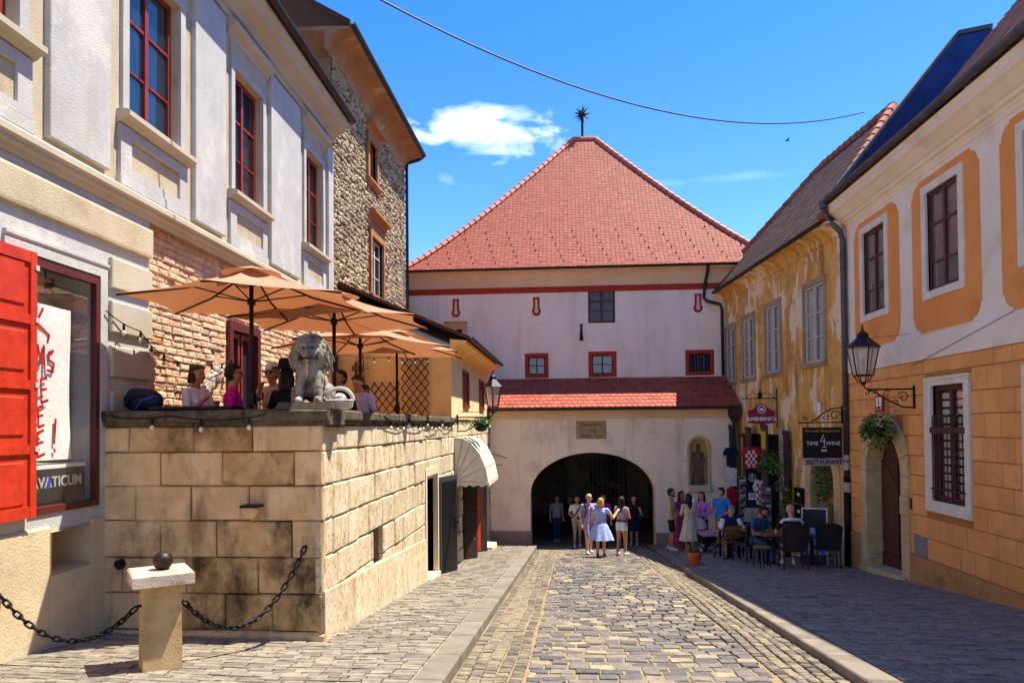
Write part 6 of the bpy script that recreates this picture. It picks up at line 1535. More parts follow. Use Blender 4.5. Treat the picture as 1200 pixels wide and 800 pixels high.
b = MB(F3); b.box(6.30, 6.38, .30, .33, -.6, 1.25); tag(b.build('wooden_pole', mat('pale_wood_pole', 'c9924e', 'b58040', 5, .7), None, loc=F3(6.34, .3, -.6)), 'pale wooden pole between the dark shutter boards', 'pole')
# climbing greenery around the restaurant door
VG1 = thing('climbing_plant', 'leafy green climber trailing between the souvenir shop and the restaurant door', 'plant', F3(2.7, .25, gz(20.3, .1)))
b = MB(); zz = gz(20.3, .1); b.tube([F3(2.7, .3, zz), F3(2.72, .3, zz+1.1), F3(2.85, .35, .2), F3(3.4, .5, .75)], [.03, .025, .02, .012], 6); b.tube([F3(2.6, .3, zz), F3(2.55, .3, -.3), F3(2.5, .3, .5)], .015, 6); b.build('stem', m_lat, VG1)
b = MB()
for u_, n_, z, r_, cnt in ((3.2, .55, .68, .34, 190), (2.85, .45, .45, .30, 170), (3.6, .6, .45, .22, 80), (2.7, .4, .0, .22, 120), (2.65, .35, -.45, .20, 110), (2.75, .35, -.9, .20, 100)): leaves(b, F3(u_, n_, z), (r_*.8, r_, r_*.75), cnt, .11)
b.build('foliage', m_leaf, VG1, fixn=False)
VG2 = thing('climbing_plant', 'leafy plant hanging in the restaurant doorway under the sign', 'plant', F3(.9, .1, .3))
b = MB()
for u_, n_, z, r_, cnt in ((.95, .05, .45, .32, 200), (.75, .1, .1, .28, 170), (1.1, .0, -.1, .22, 100)): leaves(b, F3(u_, n_, z), (r_*.8, r_*1.1, r_*.8), cnt, .10)
b.build('foliage', m_leaf, VG2, fixn=False)
b = MB(); b.tube([F3(.5, .02, -1.2), F3(.55, .05, -.2), F3(.8, .06, .5)], .012, 5); b.build('stem', m_lat, VG2)

# ------------------------------------------------------------------ cafe furniture on the right pavement
m_wick = mat('dark_wicker', '3a2f2c', '2a2220', 30, .7, .6, 90)
m_wood = mat('table_wood', '8e5f38', '774d2c', 5, .6, .2, 40)
def wicker_chair(label, x, y, rz):
    """local: faces -y"""
    t = thing('wicker_chair', label, 'chair', (x, y, gr(y)), rz, 'dark wicker cafe chairs')
    b = MB(); b.box(-.25, .25, -.25, .22, .40, .45); b.build('seat', m_wick, t, world=False)
    b = MB(); N = 10; M = 8
    g_ = []
    for i in range(M+1):
        s_ = i/M; row = []
        for j in range(N+1):
            q = -1+2*j/N; wd = .23+.045*s_; hgt = .44+.50*s_+.045*math.sqrt(max(0, 1-q*q))*(s_ > .99)
            hgt += .05*(1-q*q)*s_*s_
            row.append((q*wd, .22+.10*s_-.05*q*q*(1), hgt))
        g_.append(row)
    I = [[b.P(p) for p in r_] for r_ in g_]; J = [[b.P((p[0], p[1]+.028, p[2])) for p in r_] for r_ in g_]
    for i in range(M):
        for j in range(N):
            b.face((I[i][j], I[i][j+1], I[i+1][j+1], I[i+1][j])); b.face((J[i][j], J[i+1][j], J[i+1][j+1], J[i][j+1]))
    for i in range(M):
        b.face((I[i][0], I[i+1][0], J[i+1][0], J[i][0])); b.face((I[i][N], J[i][N], J[i+1][N], I[i+1][N]))
    for j in range(N): b.face((I[M][j], I[M][j+1], J[M][j+1], J[M][j])); b.face((I[0][j], J[0][j], J[0][j+1], I[0][j+1]))
    b.build('backrest', m_wick, t, world=False)
    b = MB(); b.tube([(-.235, .225, .44), (-.275, .31, .93), (-.20, .345, .985), (0, .36, 1.005), (.20, .345, .985), (.275, .31, .93), (.235, .225, .44)], .017, 8); b.build('back_rail', m_wick, t, world=False)
    for sx in (-1, 1):
        b = MB(); b.tube([(sx*.25, .27, .68), (sx*.30, .05, .68), (sx*.29, -.20, .65), (sx*.27, -.24, .58)], .02, 8); b.build('armrest', m_wick, t, world=False)
        b = MB(); b.tube([(sx*.27, -.24, .58), (sx*.25, -.235, .42), (sx*.26, -.26, 0)], .018, 8); b.build('leg', m_wick, t, world=False)
        b = MB(); b.tube([(sx*.235, .21, .44), (sx*.25, .27, 0)], .018, 8); b.build('leg', m_wick, t, world=False)
    b = MB(); b.tube([(-.25, -.24, .22), (.25, -.24, .22)], .010, 6); b.build('stretcher', m_wick, t, world=False)
    return t
wicker_chair('dark wicker chair seen from behind, carrying the bald man in the striped shirt', 4.86, 16.82, R(176))
wicker_chair('empty dark wicker chair seen from behind beside the restaurant door', 5.72, 17.25, R(172))
wicker_chair('dark wicker chair behind the front table, left of the two men', 4.30, 18.55, R(205))
wicker_chair('dark wicker chair on the far side of the front table', 5.55, 18.9, R(10))
def cafe_table(label, x, y, rz, w_, d_, top=.74):
    t = thing('cafe_table', label, 'table', (x, y, gr(y)), rz, 'wooden cafe tables')
    for k in range(4):
        b = MB(); b.box(-w_/2, w_/2, -d_/2+k*d_/4+.004, -d_/2+(k+1)*d_/4-.004, top-.035, top); b.build('plank', m_wood, t, world=False)
    b = MB(); b.box(-w_/2+.04, w_/2-.04, -d_/2+.04, d_/2-.04, top-.075, top-.036); b.build('apron', m_black, t, world=False)
    for sx in (-1, 1):
        for sy_ in (-1, 1):
            b = MB(); b.box(sx*(w_/2-.07)-.022, sx*(w_/2-.07)+.022, sy_*(d_/2-.07)-.022, sy_*(d_/2-.07)+.022, 0, top-.075); b.build('leg', m_black, t, world=False)
    return t
cafe_table('wooden cafe table between the bearded man and the bald man', 4.98, 17.9, R(4), 1.15, .75)
cafe_table('wooden cafe table where the man in the navy vest reads', 4.22, 19.6, R(8), .75, .70)
# metal bistro stool with cushion
t = thing('bistro_chair', 'slim metal bistro seat with greenish cushion left of the striped man', 'chair', (4.22, 16.95, gr(16.95)), R(20))
b = MB(); b.lathe([(.19, .44), (.20, .46), (.19, .485)], 18); b.build('cushion', mat('olive_cushion', '6f6a45', '5f5a3a', 8, .9), t, world=False)
for k in range(4):
    a = math.pi/4+math.pi/2*k; b = MB(); b.tube([(.14*math.cos(a), .14*math.sin(a), .44), (.19*math.cos(a), .19*math.sin(a), 0)], .010, 6); b.build('leg', m_black, t, world=False)
b = MB(); b.tube([(-.12, .14, .46), (-.14, .20, .82), (0, .22, .88), (.14, .20, .82), (.12, .14, .46)], .010, 6); b.build('back_hoop', m_black, t, world=False)
# wooden folding chair
t = thing('folding_chair', 'slatted wooden folding chair beside the stroller', 'chair', (3.95, 19.3, gr(19.3)), R(200))
m_slat = mat('chair_slat', '9a6234', '835128', 6, .6)
for k in range(5):
    b = MB(); y_ = -.2+k*.09; b.box(-.22, .22, y_, y_+.07, .44, .46); b.build('seat_slat', m_slat, t, world=False)
for k in range(4):
    b = MB(); z = .55+k*.09; b.box(-.22, .22, .22+.03*k, .235+.03*k, z, z+.065); b.build('back_slat', m_slat, t, world=False)
for sx in (-1, 1):
    b = MB(); b.tube([(sx*.23, -.28, 0), (sx*.23, .02, .44), (sx*.23, .33, .90)], .013, 6); b.build('frame', m_black, t, world=False)
    b = MB(); b.tube([(sx*.21, .30, 0), (sx*.21, -.22, .44)], .013, 6); b.build('leg', m_black, t, world=False)
b = MB(); b.tube([(-.22, .20, .14), (.22, .20, .14)], .010, 6); b.build('stretcher', m_black, t, world=False)
# terracotta pot
t = thing('flower_pot', 'terracotta pot with a small grey-green plant on the right kerb', 'plant pot', (2.86, 17.6, gr(17.6)))
b = MB(); b.lathe([(.11, 0), (.165, .25), (.185, .25), (.185, .31), (.16, .31), (.155, .26)], 18, (2.86, 17.6, gr(17.6)), cap=False); b.lathe([(.001, .0), (.11, .001)], 18, (2.86, 17.6, gr(17.6)), cap=False); b.build('pot', m_terra, t, smooth=False)
b = MB(); b.lathe([(.001, .262), (.155, .262)], 18, (2.86, 17.6, gr(17.6)), cap=False); b.build('soil', m_soil, t)
b = MB(); leaves(b, (2.86, 17.6, gr(17.6)+.40), (.15, .15, .14), 260, .06); b.build('foliage', mat('grey_green_leaf', '6d7a5a', tone=['46523a', '66734f', '8a9670', '5a6746'], scale=20, rough=.8), t, fixn=False)
b = MB(); b.lathe([(.20, 0), (.22, .03), (.20, .025)], 18, (2.86, 17.6, gr(17.6)+.002)); b.build('saucer', m_terra, t)
# stroller
t = thing('stroller', 'black and pink stroller with cream hood in front of the porch wall', 'stroller', (3.72, 21.7, gr(21.7)), R(25))
m_pink = mat('stroller_pink', 'd69aa0', 'c4878e', 8, .8)
b = MB(); b.hexa([(-.22, -.38, .30), (.22, -.38, .30), (.22, .25, .32), (-.22, .25, .32), (-.25, -.45, .50), (.25, -.45, .50), (.25, .32, .62), (-.25, .32, .62)]); b.build('carrycot', m_blk, t, world=False)
b = MB(); b.hexa([(-.20, -.42, .48), (.20, -.42, .48), (.20, .10, .56), (-.20, .10, .56), (-.20, -.40, .54), (.20, -.40, .54), (.19, .10, .66), (-.19, .10, .66)]); b.build('blanket', m_pink, t, world=False)
b = MB(); n = 8; g_ = []
for i in range(6):
    a = R(10+22*i); g_.append([b.P((.27*math.cos(math.pi*j/n), .22-.30*math.cos(a)*1.0*abs(math.sin(math.pi*j/n))-.02, .60+.38*math.sin(a)*abs(math.sin(math.pi*j/n))**.6)) for j in range(n+1)])
for A_, B_ in zip(g_, g_[1:]):
    for j in range(n): b.face((A_[j], A_[j+1], B_[j+1], B_[j]))
b.build('hood', m_bei, t, world=False, fixn=False)
for sx in (-1, 1):
    for y_, r_ in ((-.35, .11), (.32, .14)):
        b = MB(); b.tube([(sx*.27+.02*math.cos(0), y_+r_*math.cos(q), r_+r_*math.sin(q)) for q in [2*math.pi*k/16 for k in range(16)]], .022, 8, closed=True); wh = b.build('wheel', m_blk, t, world=False)
        b = MB(); b.tube([(sx*.25, y_, r_), (sx*.29, y_, r_)], r_*.55, 12); b.build('hubcap', m_wh, wh, world=False)
    b = MB(); b.tube([(sx*.25, -.35, .11), (sx*.25, .10, .45), (sx*.25, .48, 1.0)], .014, 6); b.build('frame', m_black, t, world=False)
    b = MB(); b.tube([(sx*.25, .32, .14), (sx*.25, -.10, .42)], .014, 6); b.build('frame', m_black, t, world=False)
b = MB(); b.tube([(-.25, .48, 1.0), (.25, .48, 1.0)], .018, 8); b.build('handle', m_black, t, world=False)
# display stand by the door
p = F3(.25, .55, 0)
t = thing('menu_stand', 'white framed display stand with blue poster in front of the restaurant door', 'stand', (p[0], p[1], gr(p[1])), R(-25))
b = MB()
for q in ((-.27, .0), (.27, .0)): b.tube([(q[0], 0, 0), (q[0], .06, 1.30)], .018, 6)
b.tube([(-.27, .06, 1.30), (.27, .06, 1.30)], .018, 6); b.build('frame', m_wh, t, world=False)
b = MB(); b.hexa([(-.25, -.01, .22), (.25, -.01, .22), (.25, .01, .22), (-.25, .01, .22), (-.25, .02, .85), (.25, .02, .85), (.25, .04, .85), (-.25, .04, .85)]); b.build('poster', mat('blue_poster', '5a7fc4', 'c9cfe0', 5, .5), t, world=False)
b = MB(); b.hexa([(-.25, .02, .86), (.25, .02, .86), (.25, .04, .86), (-.25, .04, .86), (-.25, .05, 1.27), (.25, .05, 1.27), (.25, .06, 1.27), (-.25, .06, 1.27)]); b.build('dark_panel', m_sb, t, world=False)
b = MB(); b.box(-.25, .25, -.18, .18, 0, .22); b.build('box_base', mat('crate_brown', '5a3a34', '4a2f2a', 5, .8), t, world=False)

# overhead cable and drain cover
A, B = Vector((-4.80, 9.0, 8.62)), Vector((7.1, 18.25, 9.10)); b = MB(); b.tube([A.lerp(B, k/40)-Vector((0, 0, 1.3*4*(k/40)*(1-k/40))) for k in range(41)], .014, 6); tag(b.build('overhead_cable', m_black, None, loc=tuple(A)), 'black overhead cable sagging across the street between the houses', 'cable')
# bird gliding above the roofs
b = MB(); c = Vector((11.6, 40.0, 16.6)); b.ball(tuple(c), .05, 8, 6, 2.2, 1, .8)
bird = b.build('bird', m_blk, None, loc=tuple(c), smooth=True); tag(bird, 'small dark bird gliding in the blue sky above the right-hand roofs', 'bird')
for sx in (-1, 1):
    b = MB(); b.hexa([tuple(c+Vector(p)) for p in ((-.03, 0, 0), (.08, 0, 0), (.03, sx*.22, .06), (-.01, sx*.22, .06), (-.03, 0, .01), (.08, 0, .01), (.03, sx*.22, .065), (-.01, sx*.22, .065))]); b.build('wing', m_blk, bird)
# ------------------------------------------------------------------ people
SKIN = [mat('skin_light', 'd7a387', 'c98f72', 12, .6, .05, 90), mat('skin_tan', 'b9805c', 'a86f4d', 12, .6, .05, 90)]
HAIR = {'black': mat('hair_black', '1d1715', '120e0d', 40, .5, .6, 120), 'brown': mat('hair_brown', '4a3022', '332017', 40, .5, .6, 120), 'blonde': mat('hair_blonde', 'c79a58', 'a57c40', 40, .5, .6, 120), 'grey': mat('hair_grey', '8a8078', '6c635c', 40, .5, .6, 120)}
def cl(name, a, b=None, **k): return mat('cloth_'+name, a, b or a, k.pop('scale', 6), .88, .8, 11, **k)
SHOE = {'white': cl('shoe_white', 'dcd9d4', 'c9c5bf'), 'black': cl('shoe_black', '1e1c1c'), 'tan': cl('shoe_tan', 'a4774c', '8e6540'), 'red': cl('shoe_red', 'a03a2a')}
m_lens = mat('sunglass_lens', '0c0c0e', '0c0c0e', 1, .1, spec=.6); m_eye = mat('eye_dark', '201510', '150e0a', 2, .3); m_lip = mat('lip', 'a45a50', '94504a', 4, .6)
BOD = {}
def person(label, loc, rz, H=1.72, build=1.0, skin=0, hair='brown', long=0.0, bald=False, top=None, sleeve=.55, bottom=None, leg=9.0, shoes='white', female=False, pose='stand', el=None, ha=None, head=(0, 0), stride=0.0, skirt=None, hem=.45, flare=.22, glasses=False, beard=False, cap=None, lean=0.0, seat=.46, topz=.93, name='person', waist=None, bun=False):
    """standing or seated figure facing -y. el/ha: elbows and hands (right, left) in metres for a 1.75 m body. One continuous skin, clothes by region, hair and skirts as children."""
    t = thing(name, label, 'person', loc, rz)
    k = H/1.75; bw = build
    sh = .175 if female else .195; sh *= (.5+.5*bw)
    if pose == 'sit':
        dz = seat+.09-.93; hipz = seat+.09
        knee = [(-.11, -.42, seat+.06), (.11, -.42, seat+.06)]; ank = [(-.11, -.40, .09), (.11, -.44, .09)]
    else:
        dz = 0; hipz = .93; st = stride
        knee = [(-.095, -.03-st*.5, .50), (.095, -.03+st*.5, .50)]; ank = [(-.10, .02-st, .085), (.10, .02+st, .085)]
    up = lambda x, y, z: (x, y+(z-.95)*-lean, z+dz)       # upper body leans forward
    hips = [(-.085*bw, 0, hipz), (.085*bw, 0, hipz)]
    shl = [up(-sh, .0, 1.415), up(sh, .0, 1.415)]
    el = el or [(-.25, .04, 1.13), (.25, .04, 1.13)]; ha = ha or [(-.26, -.06, .88), (.26, -.06, .88)]
    el = [up(*p) for p in el]; ha = [up(*p) for p in ha]
    regs = []                                              # (p0, r0, p1, r1, kind)
    A = lambda p, r_, q, r2, kd: regs.append((Vector(p)*k, r_*k, Vector(q)*k, r2*k, kd))
    cw = .062*bw; tr = (.098 if female else .108)*(.35+.65*bw)
    for sx in (-1, 1):
        A(up(sx*cw, .0, 1.33), tr, up(sx*cw*.85, .0, 1.10), tr*(.88 if female else .95), 'torso'); A(up(sx*cw*.85, 0, 1.10), tr*(.88 if female else .95), up(sx*.07*bw, .005, .95), tr*1.06, 'torso')
        if female: A(up(sx*.075, -.075, 1.26), .066, up(sx*.07, -.06, 1.22), .06, 'torso')
    A(up(-sh*.55, .0, 1.405), .072, up(sh*.55, .0, 1.405), .072, 'torso')
    A(up(0, .005, 1.43), .056, up(0, -.015, 1.54), .052, 'neck')
    for i, sx in ((0, -1), (1, 1)):
        A(hips[i], .105*(.4+.6*bw), knee[i], .060*(.6+.4*bw), 'thigh'); A(knee[i], .058*(.6+.4*bw), ank[i], .038, 'shin')
        A((ank[i][0], ank[i][1]+.03, .045), .042, (ank[i][0]+sx*.015, ank[i][1]-.15, .035), .034, 'foot')
        A(shl[i], .058*(.5+.5*bw), el[i], .043*(.6+.4*bw), 'uarm'); A(el[i], .042*(.6+.4*bw), ha[i], .029, 'farm')
        d = (Vector(ha[i])-Vector(el[i])).normalized(); h0 = Vector(ha[i]); side = d.cross(Vector((0, 0, 1)))
        side = side.normalized() if side.length > .2 else Vector((1, 0, 0)); nrm = side.cross(d)
        pm = h0+d*.055; A(h0, .028, pm, .030, 'hand')
        for f, (o_, ln) in enumerate(((-.027, .070), (-.009, .082), (.009, .076), (.026, .058))):
            p0 = pm+side*o_; p1 = p0+d*ln*.55+nrm*.006; p2 = p1+d*ln*.40-nrm*.018; A(p0, .0095, p1, .009, 'hand'); A(p1, .009, p2, .0078, 'hand')
        th = h0+side*.026+d*.012; A(th, .011, th+side*.024+d*.035, .010, 'hand'); A(th+side*.024+d*.035, .010, th+side*.020+d*.062, .0085, 'hand')
    hc = Vector(up(0, -.025, 1.635))*k; ht, hy = head        # head tilt forward, turn
    Rm = Matrix.Rotation(hy, 3, 'Z') @ Matrix.Rotation(ht, 3, 'X'); nk = Vector(up(0, -.01, 1.54))*k
    hp = lambda x, y, z: nk+Rm @ (Vector((x, y, z))*k+hc-nk)
    def HA(p, r_, q, r2, kd): regs.append((hp(*p), r_*k, hp(*q), r2*k, kd))
    HA((0, .015, .030), .088, (0, -.005, .045), .086, 'head'); HA((0, -.03, -.03), .066, (0, -.045, -.065), .046, 'head'); HA((0, -.075, .02), .012, (0, -.108, -.018), .014, 'head'); HA((-.03, -.045, -.02), .05, (.03, -.045, -.02), .05, 'head')
    HA((0, -.06, -.085), .028, (0, -.075, -.09), .024, 'head'); HA((-.082, .0, .01), .016, (-.086, .008, -.02), .012, 'head'); HA((.082, .0, .01), .016, (.086, .008, -.02), .012, 'head'); HA((-.03, -.082, .04), .014, (.03, -.082, .04), .014, 'head')
    me = fuse([(a, b_, c, d_) for a, b_, c, d_, _ in regs], [], .0105*k, 3)
    # colour regions
    n = len(me.polygons); cen = np.empty(n*3); me.polygons.foreach_get('center', cen); cen = cen.reshape(-1, 3)
    best = np.full(n, 9.0); kd = np.zeros(n, int); tt = np.zeros(n); kinds = ['torso', 'neck', 'thigh', 'shin', 'foot', 'uarm', 'farm', 'hand', 'head']
    for a, r_, c, r2, q in regs:
        a_, c_ = np.array(a), np.array(c); d = c_-a_; L2 = max(d@d, 1e-9); s_ = np.clip(((cen-a_)@d)/L2, 0, 1); dist = np.linalg.norm(cen-(a_+s_[:, None]*d), axis=1)-(r_+(r2-r_)*s_)
        m_ = dist < best; best[m_] = dist[m_]; kd[m_] = kinds.index(q); tt[m_] = s_[m_]
    mi = np.zeros(n, int)                                   # 0 skin 1 top 2 bottom 3 shoes
    mi[kd == 0] = 1
    zc = cen[:, 2]/k-dz
    mi[(kd == 0) & (zc < topz)] = 2; mi[(kd == 2) & (zc > topz)] = 1; mi[(kd == 2) & (zc <= topz) & (tt < leg)] = 2; mi[(kd == 3) & (tt+1 < leg)] = 2
    mi[(kd == 5) & (tt < sleeve)] = 1; mi[(kd == 6) & (tt+1 < sleeve)] = 1; mi[kd == 4] = 3
    mi[(kd == 3) & (tt > .93)] = 3
    me.polygons.foreach_set('material_index', mi)
    idx = list(mi)
    o = put(me, 'body', [SKIN[skin], top or SKIN[skin], bottom or SKIN[skin], SHOE[shoes]], t)
    me.polygons.foreach_set('material_index', idx)
    # face
    for sx in (-1, 1):
        b = MB(); c = hp(sx*.033, -.088, .018); b.ball(tuple(c), .0095*k, 8, 6); b.build('eye', m_eye, t, world=False)
    b = MB(); c0, c1 = hp(-.022, -.094, -.052), hp(.022, -.094, -.052); b.tube([tuple(c0), tuple(hp(0, -.101, -.053)), tuple(c1)], .0055*k, 6); b.build('mouth', m_lip, t, world=False)
    if glasses:
        b = MB()
        for sx in (-1, 1):
            b.ball(tuple(hp(sx*.034, -.094, .018)), .025*k, 10, 6, 1, .45, .8)
        b.tube([tuple(hp(-.085, .0, .024)), tuple(hp(-.066, -.080, .024)), tuple(hp(.066, -.080, .024)), tuple(hp(.085, .0, .024))], .005*k, 5); b.build('sunglasses', m_lens, t, world=False)
    hm = HAIR[hair]
    if not bald:
        hc_ = [(hp(0, .028, .055), .094*k, hp(0, .012, .066), .090*k), (hp(0, .045, .0), .082*k, hp(0, .04, -.03), .066*k), (hp(-.062, .02, .04), .040*k, hp(-.070, .012, .0), .026*k), (hp(.062, .02, .04), .040*k, hp(.070, .012, .0), .026*k), (hp(-.04, -.04, .095), .034*k, hp(.045, -.035, .10), .032*k)]
        if long:
            for q in range(7):
                x = -.075+.025*q; w_ = math.sin(math.pi*(q+.5)/7); hc_.append((hp(x, .03+.035*w_, .02), .036*k, hp(x*1.1, .055+.045*w_, -.02-long), .024*k))
            for sx in (-1, 1): hc_.append((hp(sx*.08, -.01, .0), .028*k, hp(sx*.085, .0, -.5*long-.05), .022*k))
        if bun: hc_.append((hp(0, .12, .07), .05*k, hp(0, .13, .04), .045*k))
        put(fuse(hc_, [], .011*k, 2), 'hair', hm, t)
    if beard:
        put(fuse([(hp(-.06, -.035, -.05), .026*k, hp(-.025, -.075, -.095), .024*k), (hp(.06, -.035, -.05), .026*k, hp(.025, -.075, -.095), .024*k), (hp(-.02, -.085, -.09), .024*k, hp(.02, -.085, -.09), .024*k)], [], .011*k, 2), 'beard', hm, t)
    if cap:
        b = MB(); pr = [(.098, .0), (.100, .03), (.088, .07), (.05, .095), (.001, .102)]; rings = [[b.P(tuple(hp(r_*math.cos(2*math.pi*q/16), .012+r_*1.08*math.sin(2*math.pi*q/16), .062+z))) for q in range(16)] for r_, z in pr]
        for X_, Y_ in zip(rings, rings[1:]):
            for q in range(16): b.face((X_[q], X_[(q+1) % 16], Y_[(q+1) % 16], Y_[q]))
        P_ = [b.P(tuple(hp(.09*math.cos(a), -.03-.15*math.sin(a)*.9, .066-.02*math.sin(a)))) for a in [math.pi*q/10 for q in range(11)]]; b.face(P_); b.build('cap', cap, t, world=False, smooth=True)
    if skirt:
        b = MB(); N = 40; z0 = 1.02*1.0+dz; prof = []
        for q in range(9):
            s_ = q/8; r_ = (.135+.02*(bw-1)*3)*bw*.95+flare*s_**.9; z = z0+(hem-z0)*s_
            ring = [b.P((k*(r_*(1+.10*s_*math.sin(9*a+1.3)+.05*s_*math.sin(5*a))*math.cos(a))*1.06, k*(r_*(1+.10*s_*math.sin(9*a+1.3)+.05*s_*math.sin(5*a))*math.sin(a))*.92+.0, k*z)) for a in [2*math.pi*j/N for j in range(N)]]; prof.append(ring)
        for X_, Y_ in zip(prof, prof[1:]):
            for j in range(N): b.face((X_[j], X_[(j+1) % N], Y_[(j+1) % N], Y_[j]))
        b.build('skirt', skirt, t, world=False, smooth=True)
    return t, k
def near(t, name, m, fn):
    b = MB(); fn(b); return b.build(name, m, t, world=False)

gp = lambda x, y: (x, y, gz(y)+.005)
rp = lambda x, y: (x, y, gr(y)+.004)
c_lb = cl('light_blue', 'a9b9dc', '97a8d0'); c_wt = cl('tee_white', 'ddd8cc', 'cfc9bb'); c_kh = cl('khaki', 'b3a07c', 'a18e6a'); c_lav = cl('lavender', 'a58fae', '947e9e'); c_mar = cl('maroon_print', '6a2038', 'd5cfca', scale=26); c_shw = cl('shorts_white', 'd8d2cc', 'c9c2bb')
c_nav = cl('navy_dress', '20223a', '191b2e'); c_mag = cl('magenta', 'b0207a', '9c1a6c'); c_olv = cl('sage_shirt', 'b9b193', 'a79f80'); c_blk = cl('short_black', '1f1e22', '171619'); c_flo = cl('floral', 'c02a5c', '3c2a5a', scale=22, stain='e2a0b4', stscale=30, stamt=.8); c_crm = cl('cream_dress', 'd3c6ac', 'c4b698'); c_pnk = cl('pink_blouse', 'd47bc4', 'c56cb6'); c_pol = cl('polo_blue', '3f8fd6', '357fc4'); c_hot = cl('hot_pink', 'd0147c', 'bc0f6e'); c_tan = cl('tan_shirt', 'bfae92', 'ad9c80'); c_dn = cl('denim', '3a4f78', '2f4266'); c_teal = cl('slate_tee', '3a5878', '304c69'); c_str = cl('dark_tee', '23252e', '1b1d25'); c_vest = cl('navy_vest', '222c58', '1a2246')
# group in front of the passage
t, k = person('blonde woman in a light blue summer dress pointing with one arm, seen from behind', gp(.83, 21.15), R(168), 1.62, 1.25, 0, 'blonde', .10, top=c_lb, sleeve=.35, bottom=c_lb, leg=.3, shoes='red', female=True, skirt=c_lb, hem=.52, flare=.19, el=[(-.36, -.12, 1.16), (.25, .02, 1.14)], ha=[(-.46, -.36, 1.34), (.14, -.22, 1.02)], head=(.05, -.3))
t, k = person('man with shaved head and sunglasses in a lavender shirt and shorts, beside the blonde woman', gp(.52, 22.2), R(25), 1.76, 1.12, 0, bald=True, top=c_lav, sleeve=.7, bottom=c_lav, leg=.95, shoes='white', glasses=True, stride=.10)
near(t, 'bag_strap', m_blk, lambda b: b.tube([(-.17, -.06, 1.46), (-.15, -.135, 1.30), (-.20, -.13, 1.08)], .018, 6))
t, k = person('dark haired woman in white shorts and a maroon top with a white bag', gp(1.44, 21.6), R(150), 1.66, 1.0, 1, 'black', .30, top=c_mar, sleeve=.5, bottom=c_shw, leg=.42, shoes='white', female=True, el=[(-.24, -.06, 1.14), (.25, -.06, 1.16)], ha=[(-.08, -.28, 1.24), (.10, -.28, 1.22)], stride=.06, topz=1.0)
near(t, 'belt_bag', m_blk, lambda b: b.tube([(-.16, -.03, .99), (-.13, .09, 1.0), (0, .125, 1.01), (.13, .09, 1.0), (.16, -.03, .99)], .022, 6))
t, k = person('man in a white T-shirt and khaki trousers with a camera on a black strap', gp(.20, 25.0), R(8), 1.70, 1.02, 1, 'black', top=c_wt, sleeve=.7, bottom=c_kh, leg=9, shoes='white', el=[(-.27, .02, 1.15), (.26, .0, 1.15)], ha=[(-.14, -.20, 1.02), (.10, -.22, 1.02)], stride=.08)
near(t, 'strap', m_blk, lambda b: b.tube([(.13, -.04, 1.46), (.06, -.125, 1.32), (-.06, -.14, 1.14), (-.16, -.08, 1.02)], .020, 6))
near(t, 'camera', m_blk, lambda b: b.box(-.05, .09, -.30, -.22, .96, 1.05))
person('person in a magenta top half hidden behind the blonde woman', gp(1.05, 24.6), R(5), 1.74, 1.0, 1, 'black', top=c_mag, sleeve=.7, bottom=c_blk, leg=9, shoes='black')
person('woman in a navy dress standing in the shade at the right side of the passage', gp(2.18, 26.2), R(-6), 1.70, .95, 0, 'brown', .12, top=c_nav, sleeve=.2, bottom=c_nav, leg=.3, shoes='white', female=True, skirt=c_nav, hem=.52, flare=.10, el=[(-.25, .02, 1.13), (.26, -.02, 1.14)], ha=[(-.24, -.06, .90), (.28, -.18, 1.12)])
person('dim figure in grey walking in the dark left part of the passage', gp(-.55, 28.0), R(20), 1.72, 1.0, 0, 'brown', top=m_grey, sleeve=.7, bottom=c_dn, leg=9, shoes='white', stride=.12)
person('dim figure in a dark coat deeper inside the passage', gp(-.05, 29.6), R(-10), 1.68, 1.0, 0, 'grey', top=c_nav, sleeve=1.9, bottom=c_blk, leg=9, shoes='black')
# group by the porch wall
t, k = person('bearded man in a sage shirt, black shorts and white trainers by the porch wall', rp(2.94, 22.3), R(75), 1.80, 1.08, 1, 'black', top=c_olv, sleeve=.95, bottom=c_blk, leg=.9, shoes='white', beard=True, el=[(-.25, -.02, 1.14), (.25, -.02, 1.14)], ha=[(-.12, -.22, 1.08), (.12, -.24, 1.08)], topz=.90, stride=.06)
person('woman in a long pink floral dress next to the bearded man', rp(3.30, 22.75), R(40), 1.72, 1.08, 1, 'black', .20, top=c_flo, sleeve=.5, bottom=c_flo, leg=.4, shoes='tan', female=True, skirt=c_flo, hem=.14, flare=.13, el=[(-.24, .0, 1.14), (.25, -.02, 1.14)], ha=[(-.10, -.24, 1.04), (.16, -.24, 1.02)])
t, k = person('woman in a cream dress holding a baby on her shoulder, seen from behind', rp(3.36, 21.6), R(195), 1.64, 1.05, 1, 'black', .28, top=c_crm, sleeve=.9, bottom=c_crm, leg=.4, shoes='tan', female=True, skirt=c_crm, hem=.36, flare=.15, el=[(-.24, -.10, 1.14), (.22, -.10, 1.12)], ha=[(-.04, -.24, 1.10), (-.02, -.22, 1.26)])
bb_ = thing('baby', 'baby in a white hood carried on the shoulder of the woman in cream', 'person', (rp(3.36, 21.6)[0]+.13, 21.62, gr(21.6)+1.18), R(195))
e = fuse([((0, 0, .0), .075, (0, 0, .16), .07), ((-.05, 0, -.02), .035, (-.06, -.03, -.18), .026), ((.05, 0, -.02), .035, (.06, -.03, -.18), .026), ((-.07, 0, .15), .028, (-.11, -.05, .06), .022), ((.07, 0, .15), .028, (.11, -.05, .06), .022), ((0, -.005, .26), .068, (0, -.01, .28), .066), ((0, -.065, .255), .01, (0, -.07, .25), .01)], [], .009, 2); put(e, 'body', c_crm, bb_)
